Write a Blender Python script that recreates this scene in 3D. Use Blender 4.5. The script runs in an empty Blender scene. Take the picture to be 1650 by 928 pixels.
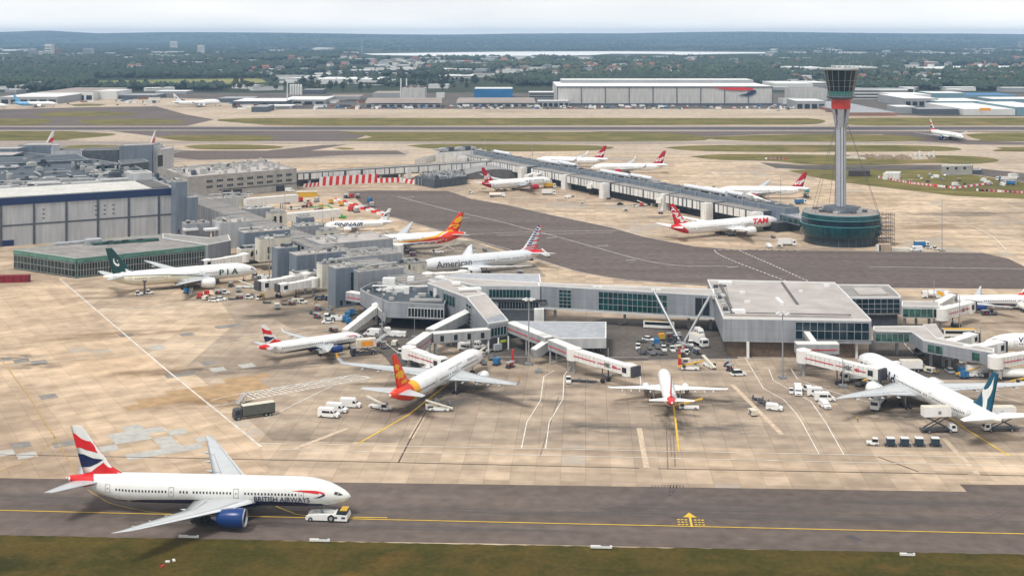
import bpy, bmesh, math, random
from mathutils import Vector, Matrix
R = math.radians
rnd = random.Random(7)
SC = bpy.context.scene
COL = SC.collection
F, H, YH, CX = 2050.0, 105.0, 57.0, 825.0       # lens and eye height of the photograph (1650 px wide)

def W(px, py, z=0.0):
    """ground survey: where a ray of the photograph meets height z"""
    d = F * (H - z) / (py - YH)
    return Vector(((px - CX) * d / F, d, z))

def WD(px, py, d):
    """point seen at px,py at distance d"""
    return Vector(((px - CX) * d / F, d, H - (py - YH) * d / F))

# ------------------------------------------------------------------ materials
MATS = {}
def nodes(name):
    m = bpy.data.materials.new(name); m.use_nodes = True
    nt = m.node_tree
    return m, nt, nt.nodes['Principled BSDF']

def mat(name, col, rough=0.6, metal=0.0, var=0.12, scale=0.6, spec=0.35, stripes=None, bump=0.0):
    """paint / cladding with slight uneven wear; stripes=(axis,period,width,darkness) gives panel joints"""
    if name in MATS: return MATS[name]
    m, nt, b = nodes(name)
    N, L = nt.nodes, nt.links
    tc = N.new('ShaderNodeTexCoord')
    no = N.new('ShaderNodeTexNoise'); no.inputs['Scale'].default_value = scale; no.inputs['Detail'].default_value = 6
    L.new(tc.outputs['Object'], no.inputs['Vector'])
    mr = N.new('ShaderNodeMapRange'); mr.inputs[1].default_value = .3; mr.inputs[2].default_value = .7
    mr.inputs[3].default_value = 1 - var; mr.inputs[4].default_value = 1 + var * .6
    L.new(no.outputs[0], mr.inputs[0])
    mx = N.new('ShaderNodeMix'); mx.data_type = 'RGBA'; mx.blend_type = 'MULTIPLY'; mx.inputs[0].default_value = 1
    mx.inputs[6].default_value = (*col, 1); L.new(mr.outputs[0], mx.inputs[7])
    out = mx.outputs[2]
    if stripes and not name.startswith('paint'):     # rain streaks down the cladding
        ms = N.new('ShaderNodeMapping'); ms.inputs['Scale'].default_value = (.55, .55, .05); L.new(tc.outputs['Object'], ms.inputs[0])
        ns = N.new('ShaderNodeTexNoise'); ns.inputs['Scale'].default_value = 1; ns.inputs['Detail'].default_value = 5; L.new(ms.outputs[0], ns.inputs['Vector'])
        mr2 = N.new('ShaderNodeMapRange'); mr2.inputs[1].default_value = .35; mr2.inputs[2].default_value = .65; mr2.inputs[3].default_value = .84; mr2.inputs[4].default_value = 1.08; L.new(ns.outputs[0], mr2.inputs[0])
        m3 = N.new('ShaderNodeMix'); m3.data_type = 'RGBA'; m3.blend_type = 'MULTIPLY'; m3.inputs[0].default_value = 1; L.new(out, m3.inputs[6]); L.new(mr2.outputs[0], m3.inputs[7]); out = m3.outputs[2]
    if stripes:
        for ax, per, wd, dk in stripes:
            sp = N.new('ShaderNodeSeparateXYZ'); L.new(tc.outputs['Object'], sp.inputs[0])
            if ax == 'A':            # along-wall: any horizontal direction
                a = N.new('ShaderNodeMath'); a.operation = 'ADD'
                L.new(sp.outputs[0], a.inputs[0])
                a2 = N.new('ShaderNodeMath'); a2.operation = 'MULTIPLY'; a2.inputs[1].default_value = .83
                L.new(sp.outputs[1], a2.inputs[0]); L.new(a2.outputs[0], a.inputs[1]); src = a.outputs[0]
            else:
                src = sp.outputs['XYZ'.index(ax)]
            d = N.new('ShaderNodeMath'); d.operation = 'DIVIDE'; d.inputs[1].default_value = per; L.new(src, d.inputs[0])
            f = N.new('ShaderNodeMath'); f.operation = 'FRACT'; L.new(d.outputs[0], f.inputs[0])
            lt = N.new('ShaderNodeMath'); lt.operation = 'LESS_THAN'; lt.inputs[1].default_value = wd / per; L.new(f.outputs[0], lt.inputs[0])
            m2 = N.new('ShaderNodeMix'); m2.data_type = 'RGBA'; m2.blend_type = 'MULTIPLY'
            L.new(lt.outputs[0], m2.inputs[0]); L.new(out, m2.inputs[6]); m2.inputs[7].default_value = (dk, dk, dk, 1)
            out = m2.outputs[2]
    L.new(out, b.inputs['Base Color'])
    b.inputs['Roughness'].default_value = rough; b.inputs['Metallic'].default_value = metal
    b.inputs['Specular IOR Level'].default_value = spec
    MATS[name] = m
    return m

def glassmat(name, col, rough=0.12, grid=None, dark=0.4, spec=0.8):
    """building glazing: tinted, reflecting, panes of uneven tone"""
    if name in MATS: return MATS[name]
    m, nt, b = nodes(name); N, L = nt.nodes, nt.links
    tc = N.new('ShaderNodeTexCoord')
    sn = N.new('ShaderNodeVectorMath'); sn.operation = 'SNAP'; g = grid or (2.0, 2.0, 1.6); sn.inputs[1].default_value = g
    L.new(tc.outputs['Object'], sn.inputs[0])
    wn = N.new('ShaderNodeTexWhiteNoise'); L.new(sn.outputs[0], wn.inputs[0])
    mr = N.new('ShaderNodeMapRange'); mr.inputs[3].default_value = 1 - dark; mr.inputs[4].default_value = 1 + dark
    L.new(wn.outputs[0], mr.inputs[0])
    mx = N.new('ShaderNodeMix'); mx.data_type = 'RGBA'; mx.blend_type = 'MULTIPLY'; mx.inputs[0].default_value = 1
    mx.inputs[6].default_value = (*col, 1); L.new(mr.outputs[0], mx.inputs[7]); L.new(mx.outputs[2], b.inputs['Base Color'])
    b.inputs['Roughness'].default_value = rough; b.inputs['Specular IOR Level'].default_value = spec
    MATS[name] = m
    return m

# ------------------------------------------------------------------ mesh building
class MB:
    def __init__(s, o=(0, 0, 0)):
        s.v = []; s.f = []; s.m = []; s.o = Vector(o); s.smooth = []
    def add(s, vs, fs, mi=0, smooth=False):
        n = len(s.v); s.v += [Vector(v) for v in vs]
        for f in fs:
            s.f.append([n + i for i in f]); s.m.append(mi); s.smooth.append(smooth)
        return s
    def box(s, c, d, rz=0.0, mi=0, tilt=None):
        hx, hy, hz = d[0] / 2, d[1] / 2, d[2] / 2
        M = Matrix.Rotation(rz, 3, 'Z')
        if tilt: M = M @ Matrix.Rotation(tilt, 3, 'Y')
        vs = [Vector(c) + M @ Vector((x * hx, y * hy, z * hz)) for z in (-1, 1) for y in (-1, 1) for x in (-1, 1)]
        return s.add(vs, [(0, 2, 3, 1), (4, 5, 7, 6), (0, 1, 5, 4), (2, 6, 7, 3), (0, 4, 6, 2), (1, 3, 7, 5)], mi)
    def prism(s, poly, z0, z1, mi=0, mtop=None, ztop=None):
        """poly: xy list; z0 base; z1 top (ztop: list of top heights)"""
        a = sum(poly[i][0] * poly[(i + 1) % len(poly)][1] - poly[(i + 1) % len(poly)][0] * poly[i][1] for i in range(len(poly)))
        if a < 0:
            poly = poly[::-1]
            if ztop: ztop = ztop[::-1]
        n = len(poly)
        zt = ztop or [z1] * n
        vs = [(p[0], p[1], z0) for p in poly] + [(p[0], p[1], zt[i]) for i, p in enumerate(poly)]
        s.add(vs, [[i, (i + 1) % n, n + (i + 1) % n, n + i] for i in range(n)] + [list(range(n))[::-1]], mi)
        s.add(vs[n:], [list(range(n))], mi if mtop is None else mtop)
        return s
    def ring(s, rings, mi=0, closed=True, caps=True, smooth=True):
        n = len(rings[0]); vs = [p for r in rings for p in r]; fs = []
        for k in range(len(rings) - 1):
            for i in range(n if closed else n - 1):
                j = (i + 1) % n
                fs.append((k * n + i, k * n + j, (k + 1) * n + j, (k + 1) * n + i))
        s.add(vs, fs, mi, smooth)
        if caps:
            s.add(rings[0], [list(range(n))[::-1]], mi); s.add(rings[-1], [list(range(n))], mi)
        return s
    def tube(s, a, b, r0, r1=None, n=8, mi=0, caps=True, smooth=True):
        a, b = Vector(a), Vector(b); r1 = r0 if r1 is None else r1
        d = (b - a).normalized(); u = d.orthogonal().normalized(); w = d.cross(u)
        rg = []
        for p, r in ((a, r0), (b, r1)):
            rg.append([p + u * (r * math.cos(t * 2 * math.pi / n)) + w * (r * math.sin(t * 2 * math.pi / n)) for t in range(n)])
        return s.ring(rg, mi, True, caps, smooth)
    def bar(s, a, b, w, h, mi=0):
        """box section beam from a to b, w wide, h high"""
        a, b = Vector(a), Vector(b); d = (b - a).normalized()
        side = Vector((-d.y, d.x, 0))
        side = side.normalized() if side.length > 1e-6 else Vector((1, 0, 0))
        up = d.cross(side) * -1
        if up.z < 0: up = -up
        vs = [p + side * (sx * w / 2) + up * (sz * h / 2) for p in (a, b) for sx, sz in ((-1, -1), (1, -1), (1, 1), (-1, 1))]
        return s.add(vs, [(0, 1, 2, 3), (7, 6, 5, 4), (0, 4, 5, 1), (1, 5, 6, 2), (2, 6, 7, 3), (3, 7, 4, 0)], mi)
    def build(s, name, mats, parent=None, fix=True):
        me = bpy.data.meshes.new(name)
        base = s.o
        me.from_pydata([v - base for v in s.v], [], s.f)
        for m_ in (mats if isinstance(mats, (list, tuple)) else [mats]): me.materials.append(m_)
        me.polygons.foreach_set('material_index', s.m)
        me.polygons.foreach_set('use_smooth', s.smooth)
        if fix:
            bm = bmesh.new(); bm.from_mesh(me)
            bmesh.ops.recalc_face_normals(bm, faces=bm.faces); bm.to_mesh(me); bm.free()
        me.update()
        o = bpy.data.objects.new(name, me); COL.objects.link(o)
        if parent is not None: o.parent = parent
        return o

def tag(o, label=None, cat=None, group=None, kind=None):
    if label: o['label'] = label
    if cat: o['category'] = cat
    if group: o['group'] = group
    if kind: o['kind'] = kind
    return o

def empty(name, loc=(0, 0, 0), rz=0.0, label=None, cat=None, group=None):
    o = bpy.data.objects.new(name, None); COL.objects.link(o)
    o.empty_display_size = .5
    o.location = loc; o.rotation_euler = (0, 0, rz)
    return tag(o, label, cat, group)

KIDS = {}
def copy_tree(o, parent=None):
    c = o.copy(); COL.objects.link(c)
    if parent is not None: c.parent = parent
    for ch in list(o.children): copy_tree(ch, c)
    return c

def place(proto, used, loc, rz, label, group=None):
    """first call moves the prototype, later ones copy it"""
    o = proto if proto.name not in used else copy_tree(proto)
    used.add(proto.name)
    o.location = loc; o.rotation_euler = (0, 0, rz); o['label'] = label
    if group: o['group'] = group
    return o

NSH = 0
def sheet(name, pts, z, m, px=True, kind='structure', label=None, cat=None):
    """flat ground sheet from surveyed outline"""
    ps = [W(*p) for p in pts] if px else [Vector((p[0], p[1], 0)) for p in pts]
    global NSH
    if px and sum(p[1] for p in pts) / len(pts) < 300 and z < .04: NSH += 1; z += .003 * NSH
    from mathutils.geometry import tessellate_polygon
    tr = tessellate_polygon([[Vector((p.x, p.y, 0)) for p in ps]])
    fs = []
    for a, b, c in tr:
        k = (ps[b].x - ps[a].x) * (ps[c].y - ps[a].y) - (ps[c].x - ps[a].x) * (ps[b].y - ps[a].y)
        if abs(k) > 1e-9: fs.append((a, b, c) if k > 0 else (a, c, b))
    me = bpy.data.meshes.new(name); me.from_pydata([(p.x, p.y, z) for p in ps], [], fs); me.materials.append(m)
    o = bpy.data.objects.new(name, me); COL.objects.link(o)
    if kind: o['kind'] = kind
    return o

def curve_pts(pts, n=6):
    """Catmull-Rom through pixel points"""
    out = []
    P = [pts[0]] + list(pts) + [pts[-1]]
    for i in range(1, len(P) - 2):
        for k in range(n):
            t = k / n
            out.append(tuple(.5 * ((2 * P[i][j]) + (-P[i - 1][j] + P[i + 1][j]) * t + (2 * P[i - 1][j] - 5 * P[i][j] + 4 * P[i + 1][j] - P[i + 2][j]) * t * t
                     + (-P[i - 1][j] + 3 * P[i][j] - 3 * P[i + 1][j] + P[i + 2][j]) * t ** 3) for j in (0, 1)))
    out.append(tuple(pts[-1]))
    return out

def line_mb(mb, pts, w, z, dash=None, px=True):
    ps = [W(*p) if px else Vector((p[0], p[1], 0)) for p in pts]
    if dash:
        on, off = dash; segs = []; carry = 0
        for a, b in zip(ps, ps[1:]):
            L_ = (b - a).length; t = -carry
            while t < L_:
                s0, s1 = max(0, t), min(L_, t + on)
                if s1 > s0: segs.append((a.lerp(b, s0 / L_), a.lerp(b, s1 / L_)))
                t += on + off
            carry = L_ - (t - on - off)
        for a, b in segs:
            d = (b - a).normalized(); n = Vector((-d.y, d.x, 0)) * (w / 2)
            mb.add([(*(a - n).xy, z), (*(b - n).xy, z), (*(b + n).xy, z), (*(a + n).xy, z)], [(0, 1, 2, 3)])
        return
    L1, L2 = [], []
    for i, p in enumerate(ps):
        d = (ps[min(i + 1, len(ps) - 1)] - ps[max(i - 1, 0)]).normalized(); n = Vector((-d.y, d.x, 0)) * (w / 2)
        L1.append((*(p - n).xy, z)); L2.append((*(p + n).xy, z))
    n = len(ps)
    mb.add(L1 + L2, [(i, i + 1, n + i + 1, n + i) for i in range(n - 1)])

def marking(name, lines, w, z, m, dash=None):
    mb = MB()
    for l in lines: line_mb(mb, l, w, z, dash)
    o = mb.build(name, m, fix=False); o['kind'] = 'structure'
    return o
# ------------------------------------------------------------------ world, sun, camera
SUN_EL, SUN_AZ = R(58), R(-25)      # soft sun from the left behind the camera
w = bpy.data.worlds.new('World'); SC.world = w; w.use_nodes = True
nt = w.node_tree; nt.nodes.clear(); N, L = nt.nodes, nt.links
out = N.new('ShaderNodeOutputWorld')
sky = N.new('ShaderNodeTexSky'); sky.sky_type = 'NISHITA'; sky.sun_disc = False
sun_dir = Vector((-math.sin(R(38)) * math.cos(SUN_EL), -math.cos(R(38)) * math.cos(SUN_EL), math.sin(SUN_EL)))  # towards the sun
sky.sun_elevation = SUN_EL; sky.sun_rotation = math.atan2(sun_dir.x, sun_dir.y)
sky.dust_density = 3
bg1 = N.new('ShaderNodeBackground'); bg1.inputs[1].default_value = 0.06; L.new(sky.outputs[0], bg1.inputs[0])
tc = N.new('ShaderNodeTexCoord'); mp = N.new('ShaderNodeMapping'); mp.inputs['Scale'].default_value = (2.2, 2.2, 14)
L.new(tc.outputs['Generated'], mp.inputs[0])
no = N.new('ShaderNodeTexNoise'); no.inputs['Scale'].default_value = 1.6; no.inputs['Detail'].default_value = 7; no.inputs['Roughness'].default_value = .55
L.new(mp.outputs[0], no.inputs['Vector'])
cr = N.new('ShaderNodeValToRGB'); cr.color_ramp.elements[0].position = .3; cr.color_ramp.elements[1].position = .72
cr.color_ramp.elements[0].color = (.74, .74, .74, 1); cr.color_ramp.elements[1].color = (1, .985, .965, 1)
L.new(no.outputs[0], cr.inputs[0])
bg2 = N.new('ShaderNodeBackground'); L.new(cr.outputs[0], bg2.inputs[0])
spz = N.new('ShaderNodeSeparateXYZ'); L.new(tc.outputs['Generated'], spz.inputs[0]); mrz = N.new('ShaderNodeMapRange'); mrz.inputs[1].default_value = 0; mrz.inputs[2].default_value = .06; mrz.inputs[3].default_value = 1.5; mrz.inputs[4].default_value = 1.16; L.new(spz.outputs[2], mrz.inputs[0]); L.new(mrz.outputs[0], bg2.inputs[1])
mxs = N.new('ShaderNodeMixShader'); mxs.inputs[0].default_value = .95
L.new(bg1.outputs[0], mxs.inputs[1]); L.new(bg2.outputs[0], mxs.inputs[2]); L.new(mxs.outputs[0], out.inputs[0])
ld = bpy.data.lights.new('sun', 'SUN'); ld.energy = 3.0; ld.angle = R(14); ld.color = (1, .965, .92)
lo = bpy.data.objects.new('sun', ld); COL.objects.link(lo)
lo.rotation_euler = sun_dir.to_track_quat('Z', 'Y').to_euler(); lo.location = sun_dir * 500
cd = bpy.data.cameras.new('camera'); cam = bpy.data.objects.new('camera', cd); COL.objects.link(cam); SC.camera = cam
cam.location = (0, 0, H); cam.rotation_euler = (R(90), 0, 0)
cd.sensor_width = 36; cd.lens = 36 * F / 1650; cd.shift_y = -(464 - YH) / 1650; cd.clip_start = 1; cd.clip_end = 90000
SC.view_settings.view_transform = 'Standard'; SC.view_settings.look = 'None'; SC.view_settings.exposure = -.1; SC.view_settings.gamma = 1
SC.cycles.use_denoising = True; SC.cycles.max_bounces = 6; SC.cycles.volume_bounces = 1
SC.cycles.transparent_max_bounces = 12
# haze: even thin air over the whole place
mh, nt, b = nodes('haze_air'); nt.nodes.remove(b)
pv = nt.nodes.new('ShaderNodeVolumePrincipled'); pv.inputs['Color'].default_value = (.40, .63, .92, 1)
pv.inputs['Density'].default_value = 6.0e-5; pv.inputs['Anisotropy'].default_value = 0.0
nt.links.new(pv.outputs[0], nt.nodes['Material Output'].inputs['Volume'])
hz = MB(); hz.box((0, 8300, 88), (44000, 19400, 190)); o = hz.build('haze', mh); tag(o, kind='stuff')

# ------------------------------------------------------------------ ground materials
SITE = R(-3.3)
def ground_mat(name, cols, rot=SITE, slab=6.0, slabvar=.16, joint=.35, rough=.85, noise=.02, streak=.25, patch=None, big=.0045, tint=None, jw=.14):
    m, nt, b = nodes(name); N, L = nt.nodes, nt.links
    tc = N.new('ShaderNodeTexCoord'); mp = N.new('ShaderNodeMapping'); mp.inputs['Rotation'].default_value = (0, 0, -rot)
    L.new(tc.outputs['Object'], mp.inputs[0]); V = mp.outputs[0]
    n1 = N.new('ShaderNodeTexNoise'); n1.inputs['Scale'].default_value = big; n1.inputs['Detail'].default_value = 8; n1.inputs['Roughness'].default_value = .6
    L.new(V, n1.inputs['Vector'])
    cr = N.new('ShaderNodeValToRGB'); e = cr.color_ramp.elements
    e[0].position = .35; e[1].position = .65; e[0].color = (*cols[0], 1); e[1].color = (*cols[-1], 1)
    for i, c in enumerate(cols[1:-1]):
        x = e.new(.35 + .3 * (i + 1) / (len(cols) - 1)); x.color = (*c, 1)
    L.new(n1.outputs[0], cr.inputs[0]); out = cr.outputs[0]
    def mul(out, fac_out, lo, hi, a=0., b_=1.):
        mr = N.new('ShaderNodeMapRange'); mr.inputs[1].default_value = a; mr.inputs[2].default_value = b_; mr.inputs[3].default_value = lo; mr.inputs[4].default_value = hi
        L.new(fac_out, mr.inputs[0]); mx = N.new('ShaderNodeMix'); mx.data_type = 'RGBA'; mx.blend_type = 'MULTIPLY'; mx.inputs[0].default_value = 1
        L.new(out, mx.inputs[6]); L.new(mr.outputs[0], mx.inputs[7]); return mx.outputs[2]
    # fine noise
    n2 = N.new('ShaderNodeTexNoise'); n2.inputs['Scale'].default_value = noise * 10; n2.inputs['Detail'].default_value = 9; L.new(V, n2.inputs['Vector'])
    out = mul(out, n2.outputs[0], .82, 1.16, .3, .7)
    # long streaks along the direction of traffic
    if streak:
        ms = N.new('ShaderNodeMapping'); ms.inputs['Scale'].default_value = (.006, .11, 1); L.new(V, ms.inputs[0])
        n3 = N.new('ShaderNodeTexNoise'); n3.inputs['Scale'].default_value = 1; n3.inputs['Detail'].default_value = 5; L.new(ms.outputs[0], n3.inputs['Vector'])
        out = mul(out, n3.outputs[0], 1 - streak, 1 + streak * .5, .3, .7)
    if slab:
        for k, (s_, v_) in enumerate(((slab, slabvar), (slab * 4, slabvar * .55))):
            sn = N.new('ShaderNodeVectorMath'); sn.operation = 'SNAP'; sn.inputs[1].default_value = (s_, s_, 1000); L.new(V, sn.inputs[0])
            ad = N.new('ShaderNodeVectorMath'); ad.operation = 'MULTIPLY'; ad.inputs[1].default_value = (1, 1, 0); L.new(sn.outputs[0], ad.inputs[0])
            wn = N.new('ShaderNodeTexWhiteNoise'); L.new(ad.outputs[0], wn.inputs[0])
            out = mul(out, wn.outputs[0], 1 - v_, 1 + v_ * .6)
            if patch and k == 0:     # renewed grey slabs here and there
                n4 = N.new('ShaderNodeTexNoise'); n4.inputs['Scale'].default_value = .02; L.new(ad.outputs[0], n4.inputs['Vector'])
                sm = N.new('ShaderNodeMath'); sm.operation = 'ADD'; L.new(n4.outputs[0], sm.inputs[0])
                m5 = N.new('ShaderNodeMath'); m5.operation = 'MULTIPLY'; m5.inputs[1].default_value = .12; L.new(wn.outputs[0], m5.inputs[0]); L.new(m5.outputs[0], sm.inputs[1])
                gt = N.new('ShaderNodeMath'); gt.operation = 'GREATER_THAN'; gt.inputs[1].default_value = patch[1]; L.new(sm.outputs[0], gt.inputs[0])
                fm = N.new('ShaderNodeMath'); fm.operation = 'MULTIPLY'; fm.inputs[1].default_value = .55; L.new(gt.outputs[0], fm.inputs[0])
                mp2 = N.new('ShaderNodeMix'); mp2.data_type = 'RGBA'; L.new(fm.outputs[0], mp2.inputs[0]); L.new(out, mp2.inputs[6]); mp2.inputs[7].default_value = (*patch[0], 1)
                out = mp2.outputs[2]
        if joint:
            sp = N.new('ShaderNodeSeparateXYZ'); L.new(V, sp.inputs[0])
            for i in (0, 1):
                d = N.new('ShaderNodeMath'); d.operation = 'DIVIDE'; d.inputs[1].default_value = slab; L.new(sp.outputs[i], d.inputs[0])
                f = N.new('ShaderNodeMath'); f.operation = 'FRACT'; L.new(d.outputs[0], f.inputs[0])
                lt = N.new('ShaderNodeMath'); lt.operation = 'LESS_THAN'; lt.inputs[1].default_value = jw / slab; L.new(f.outputs[0], lt.inputs[0])
                out = mul(out, lt.outputs[0], 1, 1 - joint)
    L.new(out, b.inputs['Base Color']); b.inputs['Roughness'].default_value = rough; b.inputs['Specular IOR Level'].default_value = .06
    return m

M_CONC = ground_mat('warm_concrete', [(.45, .335, .228), (.56, .435, .31), (.42, .325, .24), (.52, .395, .275)], joint=.22, patch=((.33, .31, .28), .70))
M_CONCL = ground_mat('left_concrete', [(.45, .325, .212), (.57, .432, .30), (.38, .285, .205), (.53, .39, .26)], R(30), joint=.24, patch=((.30, .29, .27), .72), slabvar=.1)
M_CONC2 = ground_mat('gate_concrete', [(.275, .22, .168), (.43, .34, .255), (.335, .268, .205), (.46, .36, .268)], slabvar=.10, joint=.34, streak=.24, big=.014)
M_CONC3 = ground_mat('far_concrete', [(.40, .32, .24), (.49, .395, .30), (.43, .36, .28)], slab=12, slabvar=.08, joint=.2)
M_ASPH = ground_mat('taxiway_asphalt', [(.110, .087, .075), (.145, .116, .101), (.126, .100, .087)], slab=0, streak=.22, noise=.03)
M_ASPH2 = ground_mat('apron_asphalt', [(.112, .090, .080), (.142, .115, .103), (.126, .102, .091)], slab=0, streak=.16, noise=.03)
M_ASPH3 = ground_mat('road_asphalt', [(.085, .075, .068), (.15, .13, .112)], slab=0, streak=.12, noise=.05, big=.03)
M_RUN = ground_mat('runway_asphalt', [(.085, .078, .085), (.12, .105, .11)], slab=0, streak=.3)
M_LTAXI = ground_mat('pale_taxiway', [(.30, .25, .215), (.37, .31, .26)], slab=0, streak=.25)
M_GRASS = ground_mat('mown_grass', [(.10, .10, .022), (.19, .155, .048), (.12, .112, .03), (.23, .17, .065)], slab=0, streak=.35, noise=.06, big=.012)
M_GRASSN = ground_mat('near_grass', [(.040, .040, .009), (.088, .064, .015), (.052, .048, .010), (.11, .070, .018)], slab=0, streak=.3, noise=.09, big=.04)
M_FIELD = ground_mat('field_grass', [(.16, .19, .06), (.26, .24, .09)], slab=0, streak=.3, noise=.01)
M_LAND = ground_mat('far_land', [(.022, .036, .022), (.05, .06, .035), (.03, .045, .026), (.07, .07, .05)], slab=0, streak=.4, noise=.0015, big=.0009)
M_WHITE = mat('marking_white', (.78, .76, .70), .7, var=.3, scale=.3)
M_YEL = mat('marking_yellow', (.72, .47, .04), .7, var=.25, scale=.3)
M_DARKL = mat('drain_dark', (.06, .045, .035), .8)
# ------------------------------------------------------------------ ground, roads, markings
def terrain():
    xs = [-24000 + i * 600 for i in range(81)]
    ys = [1000, 1500, 2000, 2600, 3500, 4500, 6000, 7500, 9000, 11000, 12500, 14000, 15500, 17000, 18500, 20000, 21500, 23000, 24500, 26000, 27000, 28000]
    ys = [1000, 1500, 2000, 2600, 3500, 4500, 6000, 7500, 9000, 10000] + [10500 + 500 * k for k in range(15)]
    global hgt
    def hgt(x, y):
        if y < 10000: return 0
        k = min(1, (y - 10000) / 3500)
        a = 34 * k * (1 + .6 * math.sin(x * .00042 + 1.3) + .5 * math.sin(x * .0011 + y * .0007))
        k2 = max(0, min(1, (y - 13500) / 3200))
        px = x / max(y, 1) * F + CX
        r = 150 + 28 * math.sin(px * .006 + .4) + 14 * math.sin(px * .017) + 6 * math.sin(px * .05 + 1) + 4 * math.sin(px * .11)
        r -= 60 * math.exp(-((px - 172) / 26) ** 2)
        r += 22 * math.exp(-((px - 60) / 120) ** 2)
        if px > 1150: r -= 12 * min(1, (px - 1150) / 250)
        r = 105 + (r - 105) * .607
        return max(0, a * (1 - k2)) + r * k2
    mb = MB(); nx = len(xs)
    vs = [(x * (1 + max(0, y - 8000) / 30000), y, hgt(x * (1 + max(0, y - 8000) / 30000), y) - .3) for y in ys for x in xs]
    mb.add(vs, [(j * nx + i, j * nx + i + 1, (j + 1) * nx + i + 1, (j + 1) * nx + i) for j in range(len(ys) - 1) for i in range(nx - 1)], 0, True)
    o = mb.build('hills', M_LAND, fix=False); o['kind'] = 'structure'
terrain()
S = sheet
def S2(name, pts, z, m, n=0):
    if n: pts = curve_pts(pts + [pts[0]], n)[:-1]
    return sheet(name, pts, z, m)
# airfield base
S('airfield_ground', [(-900, 186), (-900, 164), (2500, 164), (2500, 186), (4200, 1100), (-2600, 1100)], -.06, M_CONC3)
S('near_grass', [(-900, 845)] + [(k * 11, 862 + k * 11 * .0188 + rnd.uniform(-.7, .7)) for k in range(151)] + [(2600, 915), (3600, 1400), (-1900, 1400)], .02, M_GRASSN)
S('taxiway', [(-900, 757), (0, 769), (1540, 777), (2600, 789), (2600, 917), (1650, 894), (800, 875), (0, 863), (-900, 847)], .0, M_ASPH)
S('apron', [(-900, 758), (0, 770), (780, 780), (1558, 792), (1546, 780), (2600, 792), (2600, 326), (1650, 321), (1540, 316), (1463, 307), (1364, 295), (1271, 276), (1235, 268), (1120, 252), (900, 243), (640, 262), (-900, 300)], .02, M_CONC)
S('left_apron', [(-900, 430), (75, 432), (96, 450), (420, 720), (424, 737), (300, 737), (-900, 722)], .028, M_CONCL)
S('left_apron', [(-900, 722), (300, 737), (424, 738), (440, 776), (0, 769.5), (-900, 757)], .029, M_CONCL)
S('gate_apron', [(330, 452), (560, 470), (1160, 480), (2300, 470), (2300, 737), (1650, 729), (440, 710), (300, 590), (380, 520)], .035, M_CONC2)
S('apron_taxiway', [(560, 309), (597, 307), (722, 308), (760, 321), (820, 331), (900, 349), (987, 367), (1035, 381), (1080, 390), (1117, 397), (1180, 402), (1290, 403), (1440, 405), (1580, 407), (1625, 417), (1652, 430), (2300, 470), (2300, 478), (1650, 466), (1450, 464), (1139, 461), (1013, 452), (933, 439), (867, 419), (800, 399), (715, 374), (633, 351), (586, 331)], .05, M_ASPH2)
S('service_road', [(975, 513), (1160, 516), (1175, 560), (1190, 578), (900, 584), (860, 560), (900, 530)], .045, M_ASPH3)
S('service_road', [(560, 505), (700, 500), (850, 540), (850, 590), (790, 575), (700, 552), (640, 600), (620, 575), (560, 530)], .052, M_ASPH3)
S('service_road', [(1400, 548), (1490, 552), (1650, 600), (2000, 640), (2000, 660), (1650, 612), (1520, 612), (1440, 598), (1400, 570)], .045, M_ASPH3)
S('gate_road', [(340, 470), (560, 450), (640, 480), (560, 540), (470, 530), (400, 490)], .049, ground_mat('stand_brown', [(.24, .195, .15), (.38, .30, .22), (.29, .235, .18)], slab=6, joint=.25))
S('gate_road', [(540, 385), (640, 372), (760, 388), (860, 425), (880, 445), (720, 470), (640, 440)], .045, ground_mat('stand_grey', [(.27, .235, .19), (.36, .31, .25)], slab=6))
S('apron_taxiway', [(420, 286), (560, 300), (600, 312), (560, 318), (430, 312), (300, 330)], .045, M_CONC2)
# runway and taxi strips
S('runway', [(-900, 213), (-900, 203), (2500, 203), (2500, 213)], -.02, M_LTAXI)
S('runway', [(-900, 209.6), (-900, 205), (2500, 205), (2500, 209.6)], .0, M_RUN)
S2('taxiway', [(-400, 178), (0, 177), (150, 173), (252, 172), (300, 185), (345, 193), (300, 203.3), (0, 203.3), (-400, 204)], -.02, M_ASPH2)
S('taxiway', [(178, 211), (545, 211), (600, 215), (560, 229), (400, 229), (248, 220)], -.02, M_ASPH2)
S('taxiway', [(-900, 212), (-200, 212), (185, 229), (260, 235), (300, 243), (470, 244), (660, 243), (655, 252), (480, 256), (300, 259), (-900, 262)], -.03, M_LTAXI)
S('taxiway', [(252, 243), (430, 243), (520, 234), (560, 233), (500, 243), (640, 243), (655, 249), (560, 250), (470, 255), (320, 258), (262, 252)], -.02, M_ASPH2)
S('taxiway', [(950, 212), (2500, 212), (2500, 214), (1560, 213), (1530, 216), (1560, 226), (1650, 230), (2000, 236), (1560, 233), (1480, 228), (1420, 217), (1240, 216.5), (1100, 222)], -.015, M_ASPH2)
S('taxiway', [(-900, 227.5), (2500, 228), (2500, 232.5), (-900, 231.5)], -.03, M_LTAXI)
S('service_road', [(1225, 262), (1290, 266), (1520, 266), (1660, 280), (1900, 300), (1900, 308), (1640, 292), (1520, 274), (1290, 273), (1250, 271)], -.01, M_ASPH3)
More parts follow.
